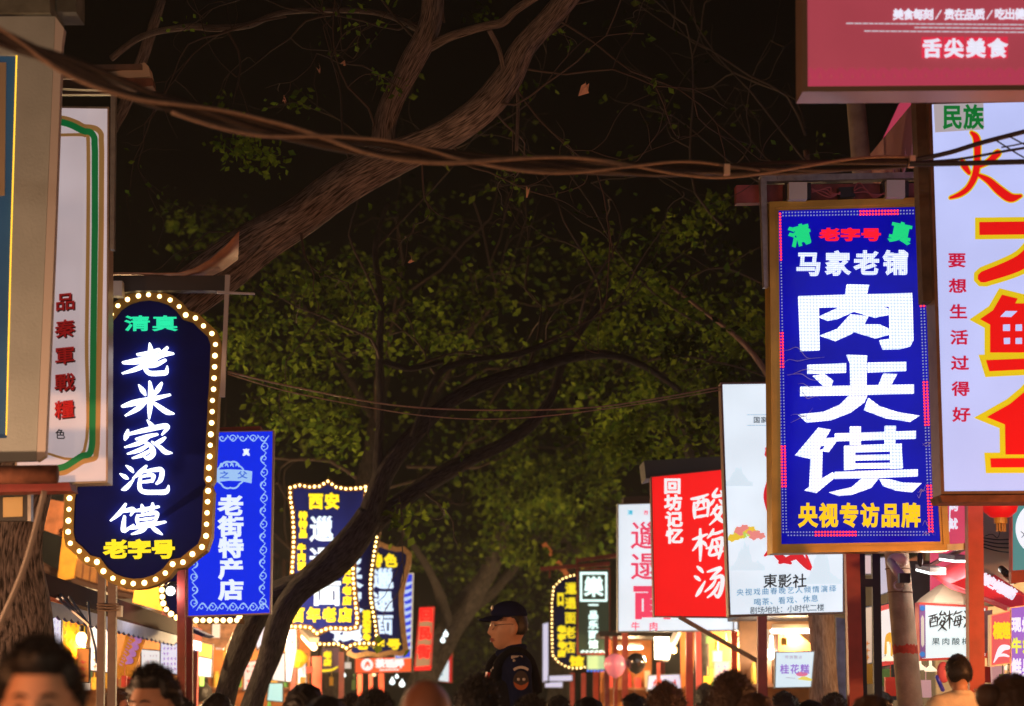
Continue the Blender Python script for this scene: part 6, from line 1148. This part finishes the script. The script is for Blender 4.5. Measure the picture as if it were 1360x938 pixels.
def body_mesh(voxel=.0085, arm_l=None, sh=.185):
    mb = MB(); D, F = sphere_dirs(72, 60); mb.add(head_surface(D) + [0, 0, HEADZ], F)
    for s in (-1, 1):
        mb.ball((.074 * s, .012, HEADZ - .012), (.010, .019, .032), 12, 10); mb.ball((.082 * s, .018, HEADZ - .008), (.008, .018, .026), 12, 10)
    mb.capsule((0, .028, 1.40), (0, .016, 1.56), .057, .048)
    mb.capsule((-.10, .02, 1.42), (0, .02, 1.475), .05, .045); mb.capsule((.10, .02, 1.42), (0, .02, 1.475), .05, .045)
    mb.ball((0, .01, 1.27), (.165, .108, .20), 24, 16); mb.ball((0, .0, 1.06), (.148, .105, .20), 24, 16); mb.ball((0, .01, .93), (.165, .118, .14), 24, 16)
    mb.capsule((-sh + .02, .015, 1.395), (sh - .02, .015, 1.395), .062, .062)
    for s in (-1, 1):
        if arm_l is not None and s == arm_l[0]: el, wr = arm_l[1], arm_l[2]
        else: el, wr = np.array([(sh + .055) * s, .03, 1.11]), np.array([(sh + .07) * s, -.03, .87])
        mb.capsule((sh * s, .015, 1.39), el, .052, .042); mb.capsule(el, wr, .042, .028)
        if arm_l is not None and s == arm_l[0]:
            u = wr - el; u /= np.linalg.norm(u); mb.ball(wr + u * .05, (.034, .030, .045), 12, 10)
            for k in range(4): b = wr + u * .08 + np.array([(-.026 + .017 * k), 0, 0]); mb.capsule(b, b + u * .035 + [0, -.012, 0], .0095, .009, 8); mb.capsule(b + u * .035 + [0, -.012, 0], b + u * .03 + [0, -.04, 0], .009, .008, 8)
            mb.capsule(wr + u * .04 + [.03 * -s, -.01, 0], wr + u * .075 + [.03 * -s, -.04, 0], .011, .009, 8)
        else:
            w_ = wr; mb.ball(w_ + [0, 0, -.055], (.017, .040, .052), 12, 10); finger_set(mb, w_, s)
        mb.capsule((.088 * s, .01, .90), (.098 * s, .0, .50), .088, .058); mb.capsule((.098 * s, .0, .50), (.10 * s, .025, .09), .056, .038); mb.ball((.10 * s, .04, .06), (.036, .045, .05)); mb.ball((.102 * s, -.06, .035), (.042, .11, .034))
    return remesh(mb, voxel, 'person')
def hair_mesh(style, seed, nst=2600):
    D, F = sphere_dirs(64, 48); P = head_surface(D); x, y, z = D.T; rr = np.random.default_rng(seed)
    az = -y                                 # 1 in front, -1 behind
    if style == 'long': line = np.where(az > .25, .50, -1.2)
    elif style == 'bob': line = np.where(az > .3, .42, -.75)
    else: line = np.where(az > .35, .66 + .03 * np.cos(x * 7 + 1), np.where(az > -.15, .02, -.42))
    if style == 'side': line = np.where(az > .35, .68, np.where(az > -.15, .36, -.25))
    if style == 'buzz': line = np.where(az > .35, .6, np.where(az > -.15, .18, -.34 + .10 * np.cos(x * 5)))
    m = np.clip((z - line) / (.5 if style == 'buzz' else .22) + .5, 0, 1); m = m * m * (3 - 2 * m)
    th = {'short': .020, 'side': .024, 'long': .020, 'bob': .026, 'bald': .0, 'buzz': .011}[style]
    nz = np.sin(x * 11 + seed) * np.sin(y * 9 + seed * 2) * np.sin(z * 10) * .006 + .003 * np.sin(x * 37 + y * 29 + seed)
    top = 1 + .5 * np.clip(z, 0, 1) * (style in ('short', 'side'))
    R = m * (th * top + nz * (style != 'buzz')) - (1 - m) * .009
    Pb = P.copy(); Pb[:, 1] = np.where(az > .3, np.minimum(P[:, 1], P[:, 1]), P[:, 1]); Q = Pb + D * R[:, None]
    mb = MB(); mb.add(Q, F)
    if style in ('long', 'bob'):
        L = .26 if style == 'long' else .10
        mb.ball((0, .055, -.06 - L * .4), (.098, .065, .10 + L * .5), 24, 16)
    idx = np.where(m > (.35 if style == 'buzz' else .7))[0]; V = []; FF = []; n = 0
    for i in rr.choice(idx, nst):
        p = Q[i] - D[i] * .004; t = D[i] * .5 + rr.normal(0, .22, 3) + [0, -.25, .15 if style in ('short', 'side', 'buzz') else -.9]; t /= np.linalg.norm(t); L = rr.uniform(.014, .036) * (.55 if style == 'buzz' else 1); b = np.cross(t, D[i]); b /= np.linalg.norm(b) + 1e-6
        V += [p - b * .0018, p + b * .0018, p + t * L + [0, 0, -.004]]; FF.append((n, n + 1, n + 2)); n += 3
    mb.add(V, FF); return mb.mesh('hair', smooth=True)
def top_mesh(sleeve=1.0, fat=.014, collar=True):
    mb = MB(); f = fat; sh = .185
    mb.ball((0, .01, 1.27), (.165 + f, .108 + f, .19 + f), 24, 16); mb.ball((0, 0, 1.06), (.150 + f, .108 + f, .20 + f), 24, 16); mb.ball((0, .01, .93), (.165 + f, .118 + f, .10), 24, 16)
    mb.capsule((-sh + .02, .015, 1.395), (sh - .02, .015, 1.395), .064 + f, .064 + f); mb.capsule((-.10, .02, 1.42), (0, .025, 1.45), .05 + f, .05 + f); mb.capsule((.10, .02, 1.42), (0, .025, 1.45), .05 + f, .05 + f)
    for s in (-1, 1):
        el = np.array([(sh + .055) * s, .03, 1.11]); wr = np.array([(sh + .07) * s, -.03, .90]); mb.capsule((sh * s, .015, 1.39), el, .054 + f, .046 + f)
        if sleeve > .6: mb.capsule(el, wr, .044 + f, .032 + f)
    if collar: mb.capsule((0, .028, 1.44), (0, .024, 1.475), .068 + f * .3, .062 + f * .3)
    return remesh(mb, .0105, 'top', 3)
def trousers_mesh(f=.014):
    mb = MB(); mb.ball((0, .01, .94), (.166 + f, .118 + f, .13), 24, 16)
    for s in (-1, 1): mb.capsule((.088 * s, .01, .90), (.098 * s, 0, .50), .088 + f, .060 + f); mb.capsule((.098 * s, 0, .50), (.10 * s, .02, .10), .058 + f, .045 + f)
    return remesh(mb, .013, 'trousers', 2)
def shoe_mesh():
    mb = MB()
    mb.ball((0, -.06, .045), (.050, .122, .045)); mb.ball((0, .03, .06), (.046, .055, .06))
    return remesh(mb, .012, 'shoe', 1)
B_STD = body_mesh(); T_STD = top_mesh(); TR_STD = trousers_mesh(); SH_STD = shoe_mesh()
HAIRS = {(s, k): hair_mesh(s, k) for s, k in (('short', 1), ('short', 2), ('side', 3), ('side', 7), ('long', 4), ('long', 5), ('bob', 6), ('buzz', 8))}
def link(name, me, m, par, label=None):
    me2 = me if (len(me.materials) and me.materials[0] == m) else me.copy()
    if me2 is not me or not len(me2.materials): me2.materials.clear(); me2.materials.append(m)
    o = bpy.data.objects.new(name, me2); COL.objects.link(o); o.parent = par
    if label: o['label'] = label
    return o
_LM = {}
def lnk(name, me, m, par, loc=(0, 0, 0)):
    k = (me.name, m.name)
    if k not in _LM: c = me.copy(); c.materials.clear(); c.materials.append(m); _LM[k] = c
    o = bpy.data.objects.new(name, _LM[k]); COL.objects.link(o); o.parent = par; o.location = loc; return o
EYE = MB(); EYE.ball((0, 0, 0), (.0125, .006, .0045), 12, 8); EYE = EYE.mesh('eye', smooth=True)
BROWS = []
for s in (-1, 1): b = MB(); b.tube([(.014 * s, -.096, .026), (.030 * s, -.093, .031), (.047 * s, -.080, .027)], [.003, .004, .002], 6); BROWS.append(b.mesh('eyebrow', smooth=True))
def face_bits(t, brows=True):
    for k, s in enumerate((-1, 1)):
        lnk('eye', EYE, M_BLACK, t, (.031 * s, -.0815, HEADZ + .004))
        if brows: lnk('eyebrow', BROWS[k], M_HAIR, t, (0, 0, HEADZ))
    for s in (-1, 1): lnk('shoe', SH_STD, M_BLACK, t, (.101 * s, 0, 0))
_D, _ = sphere_dirs(180, 160); _H = head_surface(_D)
def face_y(x, z): k = np.argmin((_H[:, 0] - x) ** 2 + (_H[:, 2] - z) ** 2 + (_H[:, 1] > 0) * 1.0); return _H[k, 1]
LIPS = MB()
for zz, th in ((-.0605, .0042), (-.0725, .0052)): LIPS.tube([(x, face_y(x, zz) - .0005 + abs(x) * .05, zz - abs(x) * (.10 if th < .005 else -.14)) for x in np.linspace(-.022, .022, 9)], [.0012, .003, th, th, th * .95, th, th, .003, .0012], 8, smooth=2)
LIPS = LIPS.mesh('lips', smooth=True)
CLOTH = {n: mat(n + '_cloth', c, .9, noise=.15, nscale=14, spec=.05) for n, c in dict(black=(.015, .015, .018), navy=(.008, .012, .045), white=(.7, .68, .66), red=(.30, .03, .03), grey=(.18, .17, .17), beige=(.66, .56, .42), olive=(.10, .09, .05)).items()}
def person(px, ytop, Y, face, hair, label, top='black', hairm=None, tilt=0.0, group='people in the street crowd', bald=False):
    topz = at(px, ytop, Y)[2]; sc = topz / (HEADZ + (.116 if bald else .14)); g = at(px, HORIZON, Y)
    t = thing('person', label, 'person', (g[0], Y, 0), group, face); t.scale = (sc,) * 3
    lnk('body', B_STD, M_SKIN, t)
    if hair: lnk('hair', HAIRS[hair], hairm or M_HAIR, t, (0, 0, HEADZ))
    lnk('top', T_STD, CLOTH[top], t); lnk('trousers', TR_STD, CLOTH['black' if top != 'black' else 'navy'], t); face_bits(t); lnk('lips', LIPS, M_LIP, t, (0, 0, HEADZ)); return t
AWAY = math.pi; LEFT = -math.pi / 2; RIGHT = math.pi / 2
for a in [
    (52, 857, 4.65, .1, ('side', 7), 'large blurred person in the foreground at the left edge, black hair and bare forehead', 'black'),
    (203, 890, 7.4, -.45, ('side', 3), 'person with black side-swept hair in front of the maroon posts, face turned to the left', 'black'),
    (270, 909, 24, AWAY, ('short', 2), 'small distant person in a white shirt seen from behind right of the maroon posts', 'white'),
    (288, 921, 11.6, AWAY, ('bob', 6), 'person with rounded dark hair just below the leaning dark stems', 'black'),
    (240, 931, 10.5, AWAY, ('short', 1), 'person of whom little more than black hair shows below the maroon posts', 'grey'),
    (155, 917, 15, RIGHT, ('short', 2), 'person in a dark top far behind the right brown post', 'red'),
    (177, 913, 16, AWAY, ('long', 4), 'person with long dark red-brown hair left of the side-swept one', 'red'),
    (115, 925, 19, .3, ('short', 1), 'tiny person between the foreground head and the brown posts', 'navy'),
    (105, 912, 20, 2.6, ('buzz', 8), 'person with cropped hair far behind, beside the large foreground head', 'beige'),
    (405, 907, 8.6, -2.8, ('long', 4), 'person with full black hair in front of the concave plaques', 'black'),
    (433, 925, 7.4, AWAY, ('bob', 6), 'person with black hair half hidden right of the full-haired one', 'black'),
    (467, 925, 13, AWAY, ('short', 2), 'person with short dark hair below the orange light box, left of the low round head', 'black'),
    (497, 920, 9.0, 2.8, ('short', 1), 'person with a low round head of black hair below the orange light box', 'navy'),
    (452, 927, 15, AWAY, ('buzz', 8), 'person barely seen between dark heads left of the orange light box', 'grey'),
    (636, 902, 8.5, 2.35, ('short', 2), 'person with dark hair in front of the uniformed man, cheek turned to the right', 'black'),
    (704, 928, 9.2, AWAY, ('short', 1), 'person with dark hair just in front of the uniformed man\'s arm', 'grey'),
    (742, 928, 15, 2.5, ('side', 7), 'small person with dark hair right of the uniformed man', 'black'),
    (781, 925, 9.5, AWAY, ('long', 5), 'person with dark wavy hair below the pink balloon', 'black'),
    (842, 926, 14, LEFT, ('side', 3), 'small person below the black balloon', 'olive'),
    (884, 911, 9.4, 2.7, ('short', 2), 'person with tousled brown hair in front of the blazing work lamp', 'black'),
    (937, 910, 19, AWAY, ('short', 2), 'dim person standing before the dark grey trunk', 'navy'),
    (972, 898, 8.6, 2.75, ('side', 7), 'tallest-looking dark brown head in front of the orange stall', 'black'),
    (1003, 919, 8.4, AWAY, ('long', 5), 'person with brown hair right of the maroon theatre post', 'black'),
    (1042, 923, 13.5, -2.5, ('side', 3), 'person with black hair under the osmanthus menu board', 'navy'),
    (1076, 929, 8.6, AWAY, ('long', 4), 'person with black hair low beside the pinkish trunk', 'black'),
    (1107, 925, 13, 2.5, ('side', 7), 'person with short hair left of the wide red post', 'black'),
    (1157, 924, 7.2, AWAY, ('bob', 6), 'person with brown hair below the dark posts', 'black'),
    (1170, 918, 14, .6, ('long', 5), 'person far behind between the dark posts and the concrete pole', 'red'),
    (1318, 917, 13, RIGHT, ('short', 1), 'person with dark hair left of the woman with the hair clip', 'navy'),
    (1345, 892, 7.4, 2.3, ('long', 5), 'person with gathered brown hair and a pale clip at the right edge', 'beige')]:
    p = person(*a, hairm=M_HAIRB if 'brown' in a[5] else M_HAIR)
    if 'pale clip' in a[5]:
        b = MB(); b.ball((0.03, .105, .05), (.05, .045, .05), 16, 12); me = b.mesh('hair_bun', smooth=True); lnk('hair_bun', me, M_HAIRB, p, (0, 0, HEADZ))
        b = MB(); t_ = np.linspace(0, 2 * math.pi, 17); b.tube([(.09 + .012 * math.cos(x), .075, .045 + .016 * math.sin(x)) for x in t_], .003, 6, smooth=1); b.tube([(.085, .08, .08), (.095, .07, .045), (.098, .06, .0)], .0035, 6); me = b.mesh('hair_clip'); lnk('hair_clip', me, mat('pale_ribbon', (.75, .62, .42), .5), p, (0, 0, HEADZ))
b = person(566, 903, 5.9, 2.9, None, 'blurred bald person low in front of the orange light box', 'black', bald=True)
b.children[0].data = b.children[0].data.copy(); b.children[0].data.materials.clear(); b.children[0].data.materials.append(mat('tanned_skin', (.22, .085, .045), .45))
# the uniformed man, on a low platform
pc = person(676, 797, 10.3, LEFT + .2, None, 'man in dark uniform and cap with glasses, standing above the crowd, facing left', 'navy', group='people in the street crowd', bald=True)
Zp = .36; pc.location = (pc.location[0], pc.location[1], Zp); sc = (at(676, 797, 10.3)[2] - Zp) / (HEADZ + .13); pc.scale = (sc * .93, sc * .90, sc)
for o in list(pc.children):
    if o.name.startswith('top'): o.name = 'uniform_jacket'
mb = MB(); D, F = sphere_dirs(48, 36); P = head_surface(D); x, y, z = D.T
m_ = np.clip((z - .34 - .0 * y) / .10 + .5, 0, 1); Q = P + D * (m_ * .016 - (1 - m_) * .02)[:, None]; top = z > .45; Q[:, 2] = np.where(Q[:, 2] > .085, .085 + (Q[:, 2] - .085) * .80, Q[:, 2]); Q[:, 1] = np.where(top & (y < 0), Q[:, 1] * 1.06, Q[:, 1]); Q[:, :2] *= 1 + .08 * np.clip(z - .5, 0, 1)[:, None] * 2
mb.add(Q, F); MC = mat('navy_cap_cloth', (.008, .011, .045), .9, noise=.15, spec=.05); me = mb.mesh('cap', smooth=True); cap = lnk('cap', me, MC, pc, (0, 0, HEADZ + .004))
mb = MB(); V = []; F = []; n = 16
for i in range(n + 1):
    a = (i / n - .5) * 2.3; rx, ry = .088, .108; i0 = np.array([rx * math.sin(a), -ry * math.cos(a) * .98, .048]); ext = .062 * math.cos(a * .62) ** 1.2; o0 = i0 + [math.sin(a) * ext * .35, -ext, -.016 - .010 * abs(math.sin(a))]
    V += [i0, o0, i0 - [0, 0, .005], o0 - [0, 0, .005]]
for i in range(n): k = 4 * i; F += [(k, k + 4, k + 5, k + 1), (k + 2, k + 3, k + 7, k + 6), (k + 1, k + 5, k + 7, k + 3), (k, k + 2, k + 6, k + 4)]
mb.add(V, F); me = mb.mesh('cap_brim'); o = lnk('cap_brim', me, MC, cap); 
mb = MB(); mb.ball((0.004, -.093, .080), (.014, .007, .020), 14, 10); me = mb.mesh('cap_badge', smooth=True); lnk('cap_badge', me, mat('pale_gold_badge', (.55, .45, .30), .4, .5), cap)
mb = MB(); D, F = sphere_dirs(48, 36); P = head_surface(D); x, y, z = D.T; line = np.where(-y > .1, .6, np.where(-y > -.17, .32, -.38)); m_ = np.clip((z - line) / .12 + .5, 0, 1); mb.add(P + D * (m_ * .007 - (1 - m_) * .012)[:, None], F); me = mb.mesh('hair', smooth=True); lnk('hair', me, M_HAIR, pc, (0, 0, HEADZ))
mb = MB()
for s in (-1, 1):
    t_ = np.linspace(0, 2 * math.pi, 21); mb.tube([(.033 * s + .022 * math.cos(q), -.099 + .006 * abs(math.cos(q)), .000 + .017 * math.sin(q)) for q in t_], .0014, 5, smooth=1); mb.tube([(.055 * s, -.094, .004), (.074 * s, -.05, .008), (.083 * s, .008, .008), (.080 * s, .025, -.01)], .0016, 5)
mb.tube([(-.011, -.1, .003), (0, -.104, .006), (.011, -.1, .003)], .0014, 5); me = mb.mesh('glasses'); gl_ = lnk('glasses', me, mat('pale_metal_rim', (.75, .62, .55), .25, .8), pc, (0, 0, HEADZ))
mb = MB()
for s in (-1, 1): t_ = np.linspace(0, 2 * math.pi, 16, endpoint=False); V = [(.033 * s + .021 * math.cos(q), -.098, .016 * math.sin(q)) for q in t_]; mb.add(V + [(v[0], v[1] + .0012, v[2]) for v in V], [tuple(range(16)), tuple(range(31, 15, -1))] + [(i, 16 + i, 16 + (i + 1) % 16, (i + 1) % 16) for i in range(16)])
gm = bpy.data.materials.new('lens_glass'); gm.use_nodes = True; gn = gm.node_tree; gn.nodes.remove(gn.nodes['Principled BSDF']); g1 = gn.nodes.new('ShaderNodeBsdfTransparent'); g2 = gn.nodes.new('ShaderNodeBsdfGlossy'); g2.inputs['Roughness'].default_value = .12; g3 = gn.nodes.new('ShaderNodeMixShader'); g3.inputs[0].default_value = .14
gn.links.new(g1.outputs[0], g3.inputs[1]); gn.links.new(g2.outputs[0], g3.inputs[2]); gn.links.new(g3.outputs[0], gn.nodes['Material Output'].inputs[0])
me = mb.mesh('lens'); lnk('lens', me, gm, gl_)
# vest, shoulder marks, sleeve patch, chest badge
mb = MB(); mb.ball((0, .012, 1.25), (.190, .140, .185), 24, 16); 
for s in (-1, 1): mb.tube([(.105 * s, -.115, 1.30), (.105 * s, -.075, 1.43), (.105 * s, .02, 1.485), (.105 * s, .10, 1.43), (.105 * s, .14, 1.28)], [.026, .026, .024, .026, .03], 10)
me = remesh(mb, .012, 'vest', 1); lnk('vest', me, mat('black_vest_cloth', (.008, .008, .012), .85, noise=.3, nscale=40, spec=.08), pc)
mb = MB(); mb.tube([(-.062, -.02, 1.485), (-.02, -.055, 1.475), (.02, -.055, 1.475), (.062, -.02, 1.485), (.066, .03, 1.50), (0, .085, 1.505), (-.066, .03, 1.50), (-.062, -.02, 1.485)], .017, 8); me = mb.mesh('collar', smooth=True); lnk('collar', me, CLOTH['navy'], pc)
MPW = mat('silver_braid', (.5, .45, .42), .6)
mb = MB()
for k in (0, 1): mb.box((.207 + .012 * k, .0, 1.452 - .018 * k), (.006, .030 - .006 * k, .005), rot=np.array(Matrix.Rotation(.75, 3, 'Y')))
me = mb.mesh('shoulder_mark'); lnk('shoulder_mark', me, MPW, pc)
mb = MB(); X = .262
def parc(r0, r1, a0, a1, cz, nn=14, x=X):
    V = []; 
    for i in range(nn + 1): a = a0 + (a1 - a0) * i / nn; V += [(x, r0 * math.sin(a), cz + r0 * math.cos(a)), (x, r1 * math.sin(a), cz + r1 * math.cos(a))]
    V += [(v[0] - .006, v[1], v[2]) for v in V]; h = len(V) // 2; F = []
    for i in range(nn): k = 2 * i; F += [(k, k + 1, k + 3, k + 2), (h + k, h + k + 2, h + k + 3, h + k + 1), (k, k + 2, h + k + 2, h + k), (k + 1, h + k + 1, h + k + 3, k + 3)]
    mb.add(V, F)
rot20 = None
parc(.062, .074, -.62, .62, 1.335); me = mb.mesh('sleeve_arc'); lnk('sleeve_arc', me, MPW, pc, (.006, .01, .0))
mb = MB(); t_ = np.linspace(0, 2 * math.pi, 24, endpoint=False); V = [(X, .042 * math.cos(q) * (1 - .12 * math.sin(q)), 1.342 + .046 * math.sin(q)) for q in t_]; mb.add(V + [(v[0] - .008, v[1], v[2]) for v in V], [tuple(range(24)), tuple(range(47, 23, -1))] + [(i, 24 + i, 24 + (i + 1) % 24, (i + 1) % 24) for i in range(24)]); me = mb.mesh('sleeve_patch'); sp = lnk('sleeve_patch', me, mat('dark_patch', (.03, .02, .02), .7), pc, (.004, .01, .0))
mb = MB(); V = [(X + .002, .040 * math.cos(q), 1.335 + .040 * math.sin(q)) for q in np.linspace(math.pi, 2 * math.pi, 13)] + [(X + .002, .020, 1.323), (X + .002, 0, 1.317), (X + .002, -.020, 1.323)]; mb.add(V + [(v[0] - .004, v[1], v[2]) for v in V], [tuple(range(16)), tuple(range(31, 15, -1))]); me = mb.mesh('patch_shield'); lnk('patch_shield', me, mat('orange_red_thread', (.34, .09, .03), .8), sp)
for yy in (-.015, .015): mb = MB(); mb.ball((X + .003, yy, 1.346), (.004, .009, .007), 10, 8); me = mb.mesh('patch_emblem', smooth=True); lnk('patch_emblem', me, MPW, sp)
mb = MB(); mb.box((.085, -.142, 1.345), (.026, .008, .036), rot=np.array(Matrix.Rotation(-.25, 3, 'X'))); me = mb.mesh('chest_badge'); lnk('chest_badge', me, mat('red_badge', (.65, .03, .02), .5), pc)
mb = MB(); [mb.ball((.10 * s + dx, -.10 - dy, 1.40 + dz), (.008, .006, .008), 8, 6) for s in (1,) for dx, dy, dz in ((0, .0, .02), (.012, .01, .0), (-.012, .015, -.01))]; me = mb.mesh('vest_buckle', smooth=True); lnk('vest_buckle', me, MPW, pc)
g = pc.location; t = thing('platform', 'low dark platform the uniformed man stands on', 'platform', (g[0], g[1], 0)); mb = MB(); mb.box((g[0], g[1], .30), (.45, .4, .055)); part('top', mb, M_STEEL, t)
for sx in (-1, 1):
    for sy in (-1, 1): mb = MB(); mb.box((g[0] + .4 * sx, g[1] + .35 * sy, .12), (.025, .025, .12)); part('leg', mb, M_DARK, t)
# child carried above the crowd, a pen-shaped toy in the left hand
el = np.array([-.25, -.13, 1.22]); wr = np.array([-.235, -.19, 1.40])
B_CH = body_mesh(.010, (-1, el, wr), .165)
def child_top():
    mb = MB(); f = .016; sh = .165
    mb.ball((0, .01, 1.27), (.16 + f, .108 + f, .19 + f), 24, 16); mb.ball((0, 0, 1.06), (.150 + f, .108 + f, .20 + f), 24, 16); mb.capsule((-sh + .02, .015, 1.395), (sh - .02, .015, 1.395), .064 + f, .064 + f); mb.capsule((-.1, .02, 1.42), (0, .025, 1.45), .05 + f, .05 + f); mb.capsule((.1, .02, 1.42), (0, .025, 1.45), .05 + f, .05 + f)
    mb.capsule((-sh, .015, 1.39), el, .054 + f, .05 + f); mb.capsule((sh, .015, 1.39), (.22, .03, 1.11), .054 + f, .05 + f); mb.tube([(.065 * math.cos(q), .028 + .065 * math.sin(q), 1.478 + .012 * math.sin(q)) for q in np.linspace(0, 2 * math.pi, 17)], .018, 8, smooth=1); return remesh(mb, .0105, 'top', 3)
Yc = 10.4; ct = at(1272, 869, Yc); t = thing('person', 'small child with cropped black hair and beige top carried above the crowd', 'person', (ct[0], Yc, 0), 'people in the street crowd', AWAY + .15); s = .78; t.scale = (s,) * 3; t.location[2] = ct[2] - s * (HEADZ + .128)
lnk('body', B_CH, M_SKIN, t); lnk('hair', HAIRS[('buzz', 8)], M_HAIR, t, (0, 0, HEADZ)); lnk('top', child_top(), CLOTH['beige'], t); lnk('trousers', TR_STD, CLOTH['navy'], t); face_bits(t, False)
carrier = person(1276, 932, 10.85, AWAY, ('short', 2), 'person carrying the child, almost wholly hidden behind the beige top', 'grey')
mb = MB(); hp = at(1249, 907, 10.15); mb.capsule(at(1244, 899, 10.15), at(1252, 916, 10.2), .009, .011, 10); solo('toy_pen', mb, mat('blue_plastic', (.03, .04, .45), .3, emit=(.03, .04, .4), es=.2), 'blue pen-shaped toy held beside the child\'s head', 'toy', smooth=True)
mb = MB(); mb.ball(at(1253, 893, 10.7), (.035, .02, .055), 16, 12); solo('pink_toy', mb, mat('pink_plastic', (.7, .15, .25), .4), 'pink round toy peeping out left of the child\'s head', 'toy', smooth=True)
